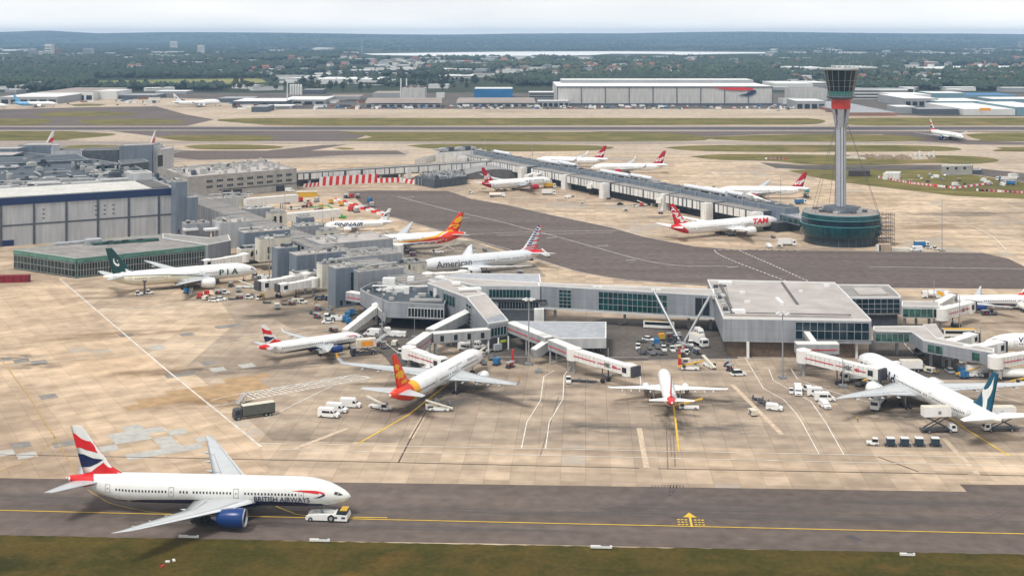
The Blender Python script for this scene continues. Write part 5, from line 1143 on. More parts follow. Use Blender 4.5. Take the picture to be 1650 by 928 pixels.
# ------------------------------------------------------------------ roofscape behind the hall
b = Bld('terminal_roofs', 'wide blue grey terminal roof crowded with ducts and plant behind the hall', 'terminal', 120, 300)
g0 = pp[3] + hv * 1.5
rp = [g0 - hu * 14, g0 + hu * 160, g0 + hu * 160 + hv * 250, g0 + hu * 26 + hv * 250, g0 + hv * 190, g0 - hu * 18 + hv * 120]
ps = b.block([tuple(p) for p in rp], 0, 20, C_BLUE, R_BLUE, .6, px=False, rim=T_GREY)
strip = [g0 - hu * 12, g0 + hu * 128, g0 + hu * 128 + hv * 34, g0 - hu * 12 + hv * 34]
b.clutter(strip, 20.1, 95, 11, 30, 6, [DUCT, UNITD, UNITD, R_BLUE], 24, 4.5)
b2 = Bld('rooftop_ducts', 'tangle of silver ducts on the terminal roof right behind the white hall roof', 'roof plant', 120, 283)
q0 = g0 + hv * 10
for k in range(9):
    a_ = q0 + hu * (k * 12) ; c_ = a_ + hu * 15 + hv * rnd.uniform(-3, 3); z_ = 22.5 + rnd.uniform(-.5, 2); m = b2.mb(); m.tube((*a_, z_), (*c_, z_), 1.3, 1.3, 10)
    m.tube((*a_, 20.1), (*a_, z_), 1.1, 1.1, 10); m.tube((*c_, z_), (*(c_ + hv * 7), z_ - .3), .9, .9, 10); m.build('duct', DUCT, b2.root)
for k in range(8):
    a_ = g0 + hu * (20 + k * 9) + hv * (24 + (k % 3) * 7); m = b2.mb(); m.bar((*a_, 23), (*(a_ + hu * 14), 23), 2.4, 1.6); m.bar((*(a_ + hu * 14), 23), (*(a_ + hu * 14 + hv * 9), 22.4), 2.2, 1.5); m.box((*a_, 21.6), (1.5, 1.5, 3.2), R(30)); m.build('duct', DUCT if k % 2 else T_GREY, b2.root)
far = [g0 - hu * 14 + hv * 40, g0 + hu * 20 + hv * 40, g0 + hu * 20 + hv * 140, g0 + hv * 140, g0 - hu * 14 + hv * 60]
b.clutter(far, 20.1, 95, 3, 30, 7, [UNITD, UNITD, R_BLUE, DUCT], 20, 4)
b.clutter([g0 + hu * 20 + hv * 40, g0 + hu * 150 + hv * 40, g0 + hu * 150 + hv * 200, g0 + hu * 20 + hv * 200], 20.1, 95, 5, 30, 8, [UNITD, R_BLUE, UNITD, C_BLUE], 30, 3)
def roofbox(pts, z0, z1, wall, roof, label, par=.5, rim=T_GREY, name='roof_block', wins=()):
    b = Bld(name, label, 'roof block', *pts[0], z=z1 + 2.5); b.block(pts, 0, z1 + 2.5, wall, roof, par, rim=rim)
    for (i, j, u0, u1, za, zb, m_) in wins: b.panel(W(*pts[i], z1 + 2.5), W(*pts[j], z1 + 2.5), u0, u1, za, zb, m_)
    return b
roofbox([(29, 235), (83, 234.5), (96, 231.5), (45, 231)], 12, 22, C_BLUE, R_PALE, 'blue grey roof block at the far left, below the left jet tail')
roofbox([(83, 235.5), (96, 235), (97, 232), (84, 232)], 12, 24, C_LIGHT, R_PALE, 'small pale roof block beside the left blue grey one')
roofbox([(82, 243.5), (131, 243), (131, 240), (82, 240)], 12, 20.5, C_LIGHT, R_DARK, 'long pale parapet block between the two blue grey roof blocks')
roofbox([(192, 236), (245, 234), (258, 231.5), (200, 233)], 10, 24, C_BLUE, R_PALE, 'large blue grey plant block below the right jet tail')
roofbox([(245, 234.6), (259, 234), (262, 231.6), (258, 231.4)], 10, 23.6, C_LIGHT, R_PALE, 'narrow light grey block right of the large plant block')
roofbox([(254, 243), (278, 240), (280, 236), (262, 237)], 6, 21, C_LIGHT, R_PALE, 'light grey stair block with one dark window', wins=[(0, 1, .0, .34, 12, 20, G_DARK)])
roofbox([(-60, 267), (143, 258), (124, 249), (40, 254), (-60, 255)], 15, 19, UNITD, R_BLUE, 'dark roof tray with a pale rounded edge in the middle of the terminal roof', rim=R_SILV)
roofbox([(-90, 242), (28, 240.5), (44, 237), (-90, 238)], 10, 21.5, C_BLUE, R_PALE, 'wide grey roof block at the left edge beside the blue grey one')
roofbox([(132, 243), (191, 242), (196, 238), (136, 239)], 10, 21, UNITD, R_DARK, 'dark plant block between the two blue grey roof blocks')
roofbox([(-60, 252), (20, 251), (38, 246), (-60, 246)], 15, 20, G_TEAL, R_PALE, 'teal glazed roof block at the left edge')
roofbox([(142, 269), (192, 265.5), (184, 263), (134, 265)], 14, 20, G_TEAL, R_BLUE, 'teal roof tank behind the silver ducts')
roofbox([(195, 266), (240, 261), (230, 257), (190, 260)], 15, 19.5, UNITD, UNITD, 'dark plant enclosure right of the teal tank')
roofbox([(-40, 274), (32, 270), (28, 266), (-40, 268)], 15, 18, C_DARK, R_SILV, 'low silver roofed duct house at the left edge')

# office block
b = Bld('office_building', 'grey office block with two rows of dark windows behind the pier', 'building', 400, 312)
o0, o1 = W(303, 287.5, 14).xy, W(478, 273.5, 14).xy; v_ = dirv(120)
ps = b.block([tuple(o0), tuple(o1), tuple(o1 + v_ * 62), tuple(o0 + v_ * 62)], 0, 14, C_CONC, R_PALE, .9, px=False, rim=C_CONC)
Lw = (o1 - o0).length
for k in range(9):
    for z_ in (6.6, 10.2): b.panel(o0, o1, .16 + k * .092, .16 + k * .092 + .056, z_, z_ + 1.5, G_DARK, mull=4)
for k in range(7): b.panel(o0, o1, .30 + k * .1, .30 + k * .1 + .08, .4, 4.2, C_DARK if k in (0, 1, 5) else C_CONC, 'garage_opening', off=.1)
b.panel(o0, o1, .27, 1, 4.6, 5.2, UNITD, 'ledge', off=.2)
b.clutter(ps, 14.1, 60, 21, 30, 4.5, [UNIT, DUCT, UNIT, UNITD], 12, 3.2)

# corridor with white panels
b = Bld('white_panel_corridor', 'long corridor of white panels behind the red and white hoarding', 'corridor', 640, 290)
c0, c1 = W(479, 279.5, 9.5).xy, W(808, 259.5, 9.5).xy; v_ = dirv(121)
b.block([tuple(c0), tuple(c1), tuple(c1 + v_ * 9), tuple(c0 + v_ * 9)], 4.2, 9.5, UNITD, R_GREY, .3, px=False, rim=R_GREY)
rr = random.Random(4); u_ = .004
while u_ < .98:
    w_ = rr.choice([.018, .022, .04, .048, .055]); b.panel(c0, c1, u_, min(.99, u_ + w_), 5.0, 9.0, C_WHITE, 'white_panel', off=.25, th=.2); u_ += w_ + rr.choice([.004, .006, .012])
for k in range(9): p = c0.lerp(c1, .06 + k * .11) + v_ * 3; b.box((p.x, p.y, 2.1), (1.6, 3, 4.2), 30, T_WHITE, 'leg')
for k in (.27, .52, .72, .9): p = c0.lerp(c1, k) - v_ * 1; b.box((p.x, p.y, 5), (3.4, 1.6, 8), 30, C_WHITE, 'stair_box')
b.block([tuple(p) for p in (c0 + v_ * 9.2, c0.lerp(c1, .5) + v_ * 9.2, c0.lerp(c1, .5) + v_ * 26, c0 + v_ * 26)], 0, 7.5, C_CONC, R_GREY, .3, px=False, name='rear_building')

# hoarding
b = Bld('hoarding', 'red and white striped hoarding in front of the white panel corridor', 'hoarding', 560, 297)
def hoard(p0, p1, h_, n, slant=0):
    a, c = W(*p0).xy, W(*p1).xy
    for k in range(n):
        mb = b.mb(); p, q = a.lerp(c, k / n), a.lerp(c, (k + 1) / n); d = (q - p).normalized(); nn_ = Vector((-d.y, d.x)) * .5
        pq = (q - p) * slant
        mb.add([(*p, 0), (*q, 0), (*(q + pq), h_), (*(p + pq), h_), (*(p + nn_), 0), (*(q + nn_), 0), (*(q + nn_ + pq), h_), (*(p + nn_ + pq), h_)], [(0, 1, 2, 3), (4, 7, 6, 5), (2, 3, 7, 6)])
        mb.build('board', P_RED if k % 2 else T_WHITE, b.root)
hoard((488, 303), (514, 300), 2.6, 8, .6); hoard((514, 300), (608, 294.5), 6.2, 18, .25); hoard((608, 295), (648, 294), 3.4, 9); hoard((648, 294), (672, 298), 3, 6, .5)

b = Bld('chiller_yard', 'dark fenced chiller yard full of plant left of the crimson finned jet', 'plant yard', 710, 298)
ps = b.block([(668, 285), (700, 291), (752, 285), (748, 276), (700, 277)], 0, 5.5, UNITD, R_BLUE, .3, rim=UNITD)
b.clutter(ps, 5.6, 34, 8, 30, 3.5, [UNIT, UNITD, DUCT], 8, 3)
for k in range(16): p = W(669 + k * 5.1, 298 + (2 if k < 6 else 2 - (k - 6) * .5)); b.box((p.x, p.y - 1, 2.8), (.35, .35, 5.6), 0, T_GREY, 'fence_post')
b = Bld('vaulted_shed', 'low shed with wide curved grey roof behind the crimson finned jet', 'shed', 800, 292)
m = b.mb(); c_ = W(742, 281, 4).xy; u_, v_ = dirv(14), dirv(104); n = 14; L_ = 52; rg = []
for k in range(n + 1):
    t = k / n; z_ = 2.0 + 5 * math.sin(math.pi * t) ** .8; rg.append((t, z_))
vs = []
for t, z_ in rg:
    p = c_ + u_ * L_ * t; vs += [(*p, z_), (*(p + v_ * 34), z_)]
m.add(vs, [(2 * k, 2 * k + 2, 2 * k + 3, 2 * k + 1) for k in range(n)], 0, True); m.build('roof', mat('vault_grey', (.27, .26, .26), .6, .1), b.root)
m = b.mb(); lo = [(*(c_ + u_ * L_ * t), 0) for t, z_ in rg]; hi = [(*(c_ + u_ * L_ * t), z_ - .05) for t, z_ in rg]
m.add(lo + hi, [(k, k + 1, n + 2 + k, n + 1 + k) for k in range(n)]); m.build('front_wall', R_DARK, b.root)

# ------------------------------------------------------------------ far pier
b = Bld('far_pier', 'long dark roofed pier of white panels running towards the control tower', 'pier', 1000, 310)
f0, f1 = W(736, 247, 9.5).xy, W(1252, 346, 9.5).xy
fd = (f1 - f0); Lf = fd.length; fd.normalize(); fn = Vector((-fd.y, fd.x))
if fn.x < 0: fn = -fn
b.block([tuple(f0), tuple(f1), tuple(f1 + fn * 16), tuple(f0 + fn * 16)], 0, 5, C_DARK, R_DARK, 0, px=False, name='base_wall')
b.block([tuple(f0 + fn * 6), tuple(f1 + fn * 6), tuple(f1 + fn * 15), tuple(f0 + fn * 15)], 5, 12.5, C_BLUE, R_BLUE, .3, px=False, name='upper_wall', rim=T_GREY)
rr = random.Random(9)
i = 0; t = .02
while t < .93:
    l = rr.uniform(.10, .17); a_ = f0 + fd * Lf * t; e_ = f0 + fd * Lf * min(.97, t + l)
    off = -fn * (5 if i % 2 else 3)
    b.block([tuple(a_ + off), tuple(e_ + off), tuple(e_ + fn * 6), tuple(a_ + fn * 6)], 4.6, 9.8, UNITD, R_GREY, .2, px=False, name='gate_room', rim=R_GREY)
    u_ = .01; w0 = (e_ - a_).length
    while u_ < .95:
        w_ = rr.uniform(2, 4.6) / w0; b.panel(a_ + off, e_ + off, u_, min(.99, u_ + w_), 5.0, 9.4, C_WHITE, 'white_panel', off=.25, th=.2, cen=a_ + fn * 30); u_ += w_ + rr.uniform(.5, 1.8) / w0
    p = e_ + off - fn * 1; b.box((p.x, p.y, 4.9), (5, 5, 9.8), -60, C_WHITE, 'stair_box')
    t += l + rr.uniform(.006, .02); i += 1
top = [f0 + fn * 6.5, f1 + fn * 6.5, f1 + fn * 14.5, f0 + fn * 14.5]
b.clutter(top, 12.6, 46, 14, -60, 4.0, [T_GREY, UNIT, DUCT, UNITD], 18, 2.6)
for k in range(26):
    c = f0 + fd * Lf * (.02 + k * .037); m = b.mb(); m.bar((*(c + fn * 5.6), 12.9), (*(c + fn * 15.4), 12.9), .5, .6); m.bar((*(c + fn * 5.6), 9), (*(c + fn * 5.6), 12.9), .4, .4); m.build('roof_truss', T_GREY, b.root)
for t0, l_, o_ in ((.30, 30, 9), (.36, 26, 12), (.52, 34, 9), (.60, 24, 12), (.76, 40, 9), (.80, 36, 12), (.12, 26, 10)):
    c = f0 + fd * Lf * t0 + fn * o_; m = b.mb(); m.tube((*c, 14.4), (*(c + fd * l_), 14.4), 1.3, 1.3, 10)
    for q in range(4): e_ = c + fd * l_ * (q + .5) / 4; m.box((*e_, 13.2), (1.6, 1.2, 1.4), R(-60))
    m.build('air_duct', P_SILVER, b.root)
b = Bld('stair_building', 'white and grey stair block at the far left end of the far pier', 'building', 740, 262)
b.block([(668, 258), (728, 247), (736, 244), (680, 254)], 4.5, 9, C_WHITE, R_GREY, .3)
b.block([(702, 247.5), (770, 243), (776, 240), (712, 243)], 4, 12.5, C_WHITE, R_DARK, .4, name='upper_wall')
for k in range(7): p = W(706 + k * 9, 243.6 - k * .5, 13); b.box((p.x, p.y, 14), (6, 5, 1.5 + (k % 3)), 30, [UNIT, DUCT, UNITD][k % 3])
b.block([(736, 257), (753, 256), (753, 251), (738, 251)], 0, 9.5, C_WHITE, R_PALE, .3, name='stair_box')
deck('footbridge', 'teal sided footbridge from the far pier to the control tower base', 'footbridge', [(1168, 322), (1298, 354)], [(1172, 318), (1300, 348.5)], 5.2, 9.2, C_BLUE, R_SILV, glaz=[(0, .02, .98, 5.8, 8.2, G_TEAL, 16)], legs=[(1200, 350), (1236, 360), (1270, 370)], par=.2)

# ------------------------------------------------------------------ control tower
b = Bld('control_tower', 'tall control tower with glazed cab, red drum and round teal glass base', 'control tower', 1355, 390)
tc_ = b.c; D0 = tc_.y
def circ(r, z, n=48, sq=0, c=None): c = c or tc_; return [(c.x + r * math.cos(2 * math.pi * k / n), c.y + r * math.sin(2 * math.pi * k / n), z) for k in range(n)]
rb = 20.3
m = b.mb(); m.ring([circ(rb - 2.2, 0), circ(rb - 2.2, 4.6)], smooth=True); m.build('ground_floor', mat('tower_base_dark', (.035, .05, .06), .4, var=.3, stripes=[('A', 4, .25, 3.2)]), b.root)
M_TG = mat('tower_glass', (.006, .06, .072), .15, 0, .5, .25, spec=.4, stripes=[('A', 2.6, .2, .5)]); M_TG2 = mat('tower_glass_dark', (.005, .02, .032), .15, 0, .5, .25, spec=.4)
m = b.mb(); m.ring([circ(rb - 1.2, 4.2), circ(rb, 5.2), circ(rb, 10.2)]); m.build('glass_storey', M_TG, b.root)
m = b.mb(); m.ring([circ(rb - .6, 10.2), circ(rb - .6, 13.0)]); m.build('glass_storey', M_TG2, b.root)
m = b.mb(); m.ring([circ(rb - 1.0, 13.2), circ(rb - 1.2, 15.4)]); m.build('glass_storey', M_TG, b.root)
for z_, r_ in ((10.2, rb + .12), (13.1, rb - .3), (15.4, rb - 1)):
    m = b.mb(); m.ring([circ(r_ - .4, z_ - .12), circ(r_, z_ - .12), circ(r_, z_ + .14), circ(r_ - .4, z_ + .14)], caps=False, smooth=False); m.build('floor_band', mat('trim_teal', (.10, .30, .31), .4), b.root)
m = b.mb(); m.ring([circ(rb - 1.4, 15.4), circ(rb - 1.4, 15.5)]); m.build('roof', mat('tower_roof', (.30, .26, .24), .7, var=.3), b.root)
m = b.mb()
for k in range(40):
    a = 2 * math.pi * k / 40; m.tube((tc_.x + 18 * math.cos(a), tc_.y + 18 * math.sin(a), 15.5), (tc_.x + 18 * math.cos(a), tc_.y + 18 * math.sin(a), 16.8), .06, .06, 4)
m.ring([circ(18, 16.8), circ(18.1, 16.9)], caps=False); m.build('railing', T_GREY, b.root)
for k in range(14):
    a = 2 * math.pi * (k + .5) / 14; r_ = rnd.uniform(7, 14); b.box((tc_.x + r_ * math.cos(a), tc_.y + r_ * math.sin(a), 16.1), (rnd.uniform(1.5, 4), rnd.uniform(1.2, 3), 1.2), k * 25, [UNIT, UNITD, R_DARK][k % 3])
m = b.mb(); m.ring([circ(9, 15.5), circ(8.6, 18), circ(5, 18.4)]); m.build('collar', UNITD, b.root)
# shaft: light panels with a darker channel facing the camera
sh = mat('shaft_panels', (.40, .42, .46), .5, .15, .06, .2, stripes=[('Z', 3.4, .12, .72)])
m = b.mb(); m.ring([circ(2.6, 15, 24), circ(2.55, 60, 24), circ(2.55, 68, 24)]); m.build('shaft', sh, b.root)
for a in (R(-90 - 3), R(30), R(150)):
    for s_ in (-1, 1):
        m = b.mb(); x, y = tc_.x + 2.6 * math.cos(a + s_ * .2), tc_.y + 2.6 * math.sin(a + s_ * .2); m.box((x, y, 42), (.35, .35, 52), a); m.build('cable_tray', mat('tray_dark', (.07, .08, .11), .5), b.root)
    m = b.mb(); m.box((tc_.x + 2.6 * math.cos(a), tc_.y + 2.6 * math.sin(a), 42), (.4, .5, 52), a + 0); m.build('channel', T_WHITE, b.root)
for k in range(6):
    a = 2 * math.pi * (k + .25) / 6; m = b.mb(); x, y = math.cos(a), math.sin(a)
    m.add([(tc_.x + 2.5 * x - y * .9, tc_.y + 2.5 * y + x * .9, 57), (tc_.x + 2.5 * x + y * .9, tc_.y + 2.5 * y - x * .9, 57), (tc_.x + 4.4 * x + y * 1.6, tc_.y + 4.4 * y - x * 1.6, 67.6), (tc_.x + 4.4 * x - y * 1.6, tc_.y + 4.4 * y + x * 1.6, 67.6),
           (tc_.x + 2 * x, tc_.y + 2 * y, 57), (tc_.x + 2 * x, tc_.y + 2 * y, 67.6)], [(0, 1, 2, 3), (0, 3, 5, 4), (1, 4, 5, 2)]); m.build('bracket', T_GREY, b.root)
m = b.mb(); m.ring([circ(4.6, 67.6, 32), circ(4.75, 68.2, 32), circ(4.75, 72.6, 32)]); m.build('red_drum', mat('drum_red', (.50, .045, .03), .5, var=.08), b.root)
m = b.mb(); m.ring([circ(4.8, 72.4, 32), circ(7.2, 73.4, 32), circ(7.2, 73.9, 32), circ(6.0, 74.2, 32)]); m.build('gallery', UNITD, b.root)
m = b.mb()
for k in range(28):
    a = 2 * math.pi * k / 28; m.tube((tc_.x + 7 * math.cos(a), tc_.y + 7 * math.sin(a), 73.9), (tc_.x + 7 * math.cos(a), tc_.y + 7 * math.sin(a), 75.1), .05, .05, 4)
m.ring([circ(7, 75.1, 28), circ(7.08, 75.2, 28)], caps=False); m.build('gallery_rail', T_GREY, b.root)
m = b.mb(); m.ring([circ(6.1, 74.2, 16), circ(6.6, 76.6, 16)], smooth=False); m.build('cab_base', mat('cab_teal', (.03, .16, .15), .25, spec=.8), b.root)
m = b.mb(); m.ring([circ(6.6, 76.6, 16), circ(8.5, 87.3, 16)], smooth=False); m.build('cab_glass', glassmat('cab_glass', (.004, .013, .017), .15, (3, 3, 3), spec=.35), b.root)
m = b.mb()
for k in range(16):
    a = 2 * math.pi * k / 16; m.tube((tc_.x + 6.64 * math.cos(a), tc_.y + 6.64 * math.sin(a), 76.6), (tc_.x + 8.54 * math.cos(a), tc_.y + 8.54 * math.sin(a), 87.3), .09, .09, 4)
for z_ in (79, 82): m.ring([circ(6.6 + 1.9 * (z_ - 76.6) / 10.7 + .02, z_, 16), circ(6.6 + 1.9 * (z_ - 76.6) / 10.7 + .1, z_ + .12, 16)], caps=False)
m.build('mullions', T_GREY, b.root)
m = b.mb(); m.ring([circ(8.4, 87.2, 32), circ(9.0, 87.5, 32), circ(8.9, 88.3, 32), circ(7.6, 88.5, 32)]); m.build('cab_roof', T_GREY, b.root)
for k in range(9):
    a = k * .7; m = b.mb(); x, y = tc_.x + 4.5 * math.cos(a), tc_.y + 4.5 * math.sin(a); m.tube((x, y, 88.4), (x, y, 90 + (k % 3)), .07, .05, 5); m.box((x, y, 88.8), (.9, .7, .8), a); m.build('aerial', T_GREY, b.root)
for k, (r_, zt) in enumerate([(19, 62), (19, 62)] * 3):
    a = R(-30 + 120 * (k // 2) + (4 if k % 2 else -4)); m = b.mb(); m.tube((tc_.x + 2.6 * math.cos(a), tc_.y + 2.6 * math.sin(a), zt), (tc_.x + 19 * math.cos(a), tc_.y + 19 * math.sin(a), 16), .09, .09, 5); m.build('stay_cable', mat('cable', (.10, .10, .11), .5), b.root)
b = Bld('scaffolding', 'brown scaffolding tower against the right side of the control tower base', 'scaffolding', 1428, 396)
p = b.c; m = b.mb()
for i in range(4):
    for j in range(3):
        x, y = p.x - 3 + i * 2.2, p.y - 2 + j * 3; m.bar((x, y, 0), (x, y + .01, 16.5), .14, .14)
for z_ in [1.5 + 2 * k for k in range(8)]:
    for j in range(3): m.bar((p.x - 3.2, p.y - 2 + j * 3, z_), (p.x + 3.8, p.y - 2 + j * 3, z_), .12, .12)
    for i in range(4): m.bar((p.x - 3 + i * 2.2, p.y - 2, z_), (p.x - 3 + i * 2.2, p.y + 4, z_), .12, .12)
for k in range(6): m.bar((p.x - 3, p.y - 2.1, 1 + k * 2.5), (p.x + 3.6, p.y - 2.1, 3.5 + k * 2.5), .1, .1)
m.build('poles', M_BRN, b.root)
for z_ in (3.5, 7.5, 11.5): b.box((p.x + .2, p.y + 1, z_), (6.6, 5.4, .12), 0, C_CONC, 'deck_boards')
b = Bld('site_wall', 'low tan walls and a small hut at the foot of the control tower', 'wall', 1440, 402)
for x, w_, h_, m_ in ((1425, 6, 3.4, M_CONC), (1451, 9, 1.4, C_CREAM), (1415, 1.6, 2.8, T_WHITE)): p = W(x, 404); b.box((p.x, p.y, h_ / 2), (w_, 3, h_), 0, m_, 'wall_piece')
# ------------------------------------------------------------------ jet bridges
BR_W = mat('bridge_white', (.72, .71, .68), .5, 0, .1, .5); BR_G = mat('bridge_grey', (.36, .37, .38), .5, .1, .1, .4, stripes=[('A', 1.3, .06, .85)]); M_BEL = mat('bellows', (.06, .06, .07), .8)
M_RSTR = mat('stripe_red', (.50, .03, .05), .5)
def flat_text(txt, w, h, m, parent, origin, P0, d, up=Vector((0, 0, 1)), bold=.02, mirror=False):
    """lettering on a flat side: P0 start point, d unit direction"""
    me = text_mesh(txt, w, h, 0, 0, bold)
    for v in me.vertices: v.co = Vector(P0) + Vector(d) * v.co.x + up * v.co.y - Vector(origin)
    me.materials.append(m); me.name = 'lettering'; o = bpy.data.objects.new('lettering', me); COL.objects.link(o); o.parent = parent; return o

def jet_bridge(p0, p1, label, z0=4.6, z1=4.2, wd=3.2, h=3.0, col=BR_W, stripe=True, text=False, cab=True, rot=True, wheel=.72, secs=2, name='jet_bridge'):
    a, c = W(*p0, z0 + h), W(*p1, z1 + h); a.z = z0; c.z = z1
    root = empty(name, (a.x, a.y, 0), 0, label, 'jet bridge', 'passenger boarding bridges')
    O = (a.x, a.y, 0); d = (c - a); Ln = d.length; d.normalize(); dh = Vector((d.x, d.y, 0)).normalized(); nn = Vector((dh.y, -dh.x, 0))
    if nn.y > 0: nn = -nn
    if rot:
        m = MB(O); m.tube((a.x, a.y, z0 - .3), (a.x, a.y, z0 + h + .3), wd * .72, wd * .72, 16); m.tube((a.x, a.y, z0 + h + .3), (a.x, a.y, z0 + h + .9), wd * .72, .4, 16); m.build('rotunda', col, root)
        m = MB(O); m.tube((a.x, a.y, 0), (a.x, a.y, z0 - .3), .5, .5, 10); m.build('pillar', T_GREY, root)
    for k in range(secs):
        q0, q1 = a + d * (Ln * k / secs), a + d * (Ln * (k + 1) / secs + (.0 if k == secs - 1 else .8)); s_ = 1 - .1 * k
        m = MB(O); m.bar(q0 + Vector((0, 0, h / 2)), q1 + Vector((0, 0, h / 2)), wd * s_, h * s_); t = m.build('tunnel', col, root)
        m = MB(O)
        for j in range(int((q1 - q0).length / 1.6)):
            p = q0 + d * (j * 1.6 + .5); m.bar(p + nn * (wd * s_ / 2 + .03) + Vector((0, 0, .15 * h)), p + nn * (wd * s_ / 2 + .03) + Vector((0, 0, h * .95)), .08, .08)
        m.build('ribs', T_GREY, t)
        if stripe:
            for t0, t1 in ((.05, .3), (.62, .95)) if text and k == secs - 1 else ((.06, .94),):
                m = MB(O); z_ = Vector((0, 0, h * .48)); m.bar(q0.lerp(q1, t0) + nn * (wd * s_ / 2 + .08) + z_, q0.lerp(q1, t1) + nn * (wd * s_ / 2 + .08) + z_, .08, .28); m.build('red_stripe', M_RSTR, t)
        if text and k == secs - 1:
            sgn = 1 if dh.x > 0 else -1; L2 = (q1 - q0).length; tw = L2 * .24
            st = (q0 if sgn > 0 else q1) + (dh * sgn) * L2 * .32 + nn * (wd * s_ / 2 + .12) + Vector((0, 0, h * .3 + (d.z * L2 * .36 * sgn)))
            flat_text('HSBC', tw, 1.3, P_DGREY, t, O, st, dh * sgn, bold=.04)
            cx = st + dh * sgn * (tw + 1.5) + Vector((0, 0, .6)); m = MB(O)
            for s1, s2, m_ in ((-1, 1, 0),):
                H_ = [(-.9, 0), (-.45, .45), (-.45, -.45)], [(.9, 0), (.45, .45), (.45, -.45)], [(-.45, .45), (.45, .45), (0, 0)], [(-.45, -.45), (.45, -.45), (0, 0)]
                for tri in H_: m.add([cx + dh * sgn * x + Vector((0, 0, y)) for x, y in tri], [(0, 1, 2)])
            m.build('hexagon_mark', M_RSTR, t)
    if cab:
        m = MB(O); e = c + d * 1.2; m.tube((e.x, e.y, z1 - .2), (e.x, e.y, z1 + h + .1), wd * .62, wd * .62, 14); m.tube((e.x, e.y, z1 + h + .1), (e.x, e.y, z1 + h + .4), wd * .62, wd * .3, 14); cb = m.build('cab', col, root)
        m = MB(O); e2 = c + d * 3.1; m.box((e2.x, e2.y, z1 + h / 2), (1.6, wd * 1.05, h * .96), math.atan2(dh.y, dh.x)); m.build('cab_hood', col, cb)
        m = MB(O); e2 = c + d * 4.1; m.box((e2.x, e2.y, z1 + h / 2), (.9, wd * 1.12, h * 1.02), math.atan2(dh.y, dh.x)); m.build('bellows', M_BEL, cb)
        m = MB(O); e3 = e + nn * wd * .6; m.box((e3.x, e3.y, z1 + h * .55), (1.6, .2, h * .5), math.atan2(dh.y, dh.x)); m.build('window', G_DARK, cb)
    if wheel:
        w_ = a + d * Ln * wheel; m = MB(O)
        for s_ in (-1, 1): m.bar((w_.x + nn.x * s_ * 1.3, w_.y + nn.y * s_ * 1.3, .9), (w_.x + nn.x * s_ * 1.3, w_.y + nn.y * s_ * 1.3, w_.z), .35, .35)
        m.bar((w_.x - nn.x * 1.6, w_.y - nn.y * 1.6, 1.0), (w_.x + nn.x * 1.6, w_.y + nn.y * 1.6, 1.0), .4, .4); lg = m.build('drive_column', M_BRN, root)
        for s_ in (-1, 1):
            m = MB(O); c0 = w_ + nn * s_ * 1.3; m.tube((c0.x - nn.x * .4, c0.y - nn.y * .4, .65), (c0.x + nn.x * .4, c0.y + nn.y * .4, .65), .65, .65, 12); m.build('wheel', M_TYRE, lg)
    return root
def corridor(p0, p1, label, z0=4.8, z1=4.8, wd=3.4, h=3.0, col=BR_G, wins=0, legs=(), stripe=False, roof=BR_W):
    a, c = W(*p0, z0 + h), W(*p1, z1 + h); a.z, c.z = z0, z1; root = empty('boarding_corridor', (a.x, a.y, 0), 0, label, 'corridor'); O = (a.x, a.y, 0)
    up = Vector((0, 0, h / 2)); m = MB(O); m.bar(a + up, c + up, wd, h); body = m.build('tunnel', col, root)
    m = MB(O); m.bar(a + Vector((0, 0, h + .12)), c + Vector((0, 0, h + .12)), wd * .96, .2); m.build('roof', roof, root)
    d = (c - a); dh = Vector((d.x, d.y, 0)).normalized(); nn = Vector((dh.y, -dh.x, 0)); nn = -nn if nn.y > 0 else nn
    for k in range(wins):
        t = (k + .6) / (wins + .2); m = MB(O); p, q = a.lerp(c, t - .03), a.lerp(c, t + .03)
        m.bar(p + nn * (wd / 2 + .05) + up, q + nn * (wd / 2 + .05) + up, .1, h * .6); m.build('window', G_DARK, root)
    if stripe: m = MB(O); m.bar(a.lerp(c, .05) + nn * (wd / 2 + .06) + up * .9, a.lerp(c, .95) + nn * (wd / 2 + .06) + up * .9, .08, .3); m.build('red_stripe', M_RSTR, root)
    for t in legs:
        p = a.lerp(c, t); m = MB(O)
        for s_ in (-1, 1): m.box((p.x + nn.x * s_ * 1.2, p.y + nn.y * s_ * 1.2, p.z / 2), (.5, .5, p.z), 0)
        m.build('leg', T_GREY, root)
    return root
corridor((756, 500), (693, 531), 'narrow silver covered ramp dropping left from the sloped building', 6.2, 4.9, legs=(.55, .95))
corridor((788, 530), (697, 537), 'grey windowed corridor running left from the sloped building front', 4.6, 4.6, wins=4, legs=(.3, .95))
corridor((690, 536), (662, 555), 'short grey corridor with red stripe before the white bridge beside the gold bird jet', 4.6, 4.6, stripe=True, legs=(.1,))
jet_bridge((659, 560), (705, 575), 'white bridge standing beside the jet with the gold bird fin', stripe=True, text=False, wheel=.62)
corridor((822, 519), (885, 544), 'grey covered ramp dropping right from the sloped building', 5.6, 4.9, legs=(.5,), stripe=True)
corridor((890, 547), (922, 560), 'short grey corridor with red stripe leading to the bridge of the middle stand', 4.8, 4.6, stripe=True, legs=(.05, .95))
jet_bridge((925, 562), (1008, 586), 'white bridge with red stripes and letters, undocked beside the small white jet', text=True, wheel=.62)
jet_bridge((1295, 565), (1402, 590), 'longest white bridge with letters, docked at the teal finned jet', text=True, wheel=.55, h=3.2)
corridor((1282, 553), (1350, 553), 'grey corridor with red stripe under the corner glazing', 4.6, 4.6, stripe=True, wd=4, legs=(.1, .9))
corridor((1297, 531), (1313, 553), 'pale sloping duct in front of the corner glazing', 7.6, 5.2, wd=2, h=1.6)
corridor((605, 477), (562, 470), 'grey corridor with red frames below the blue grey stair tower', 4.8, 4.8, wins=0, stripe=True, legs=(.3,))
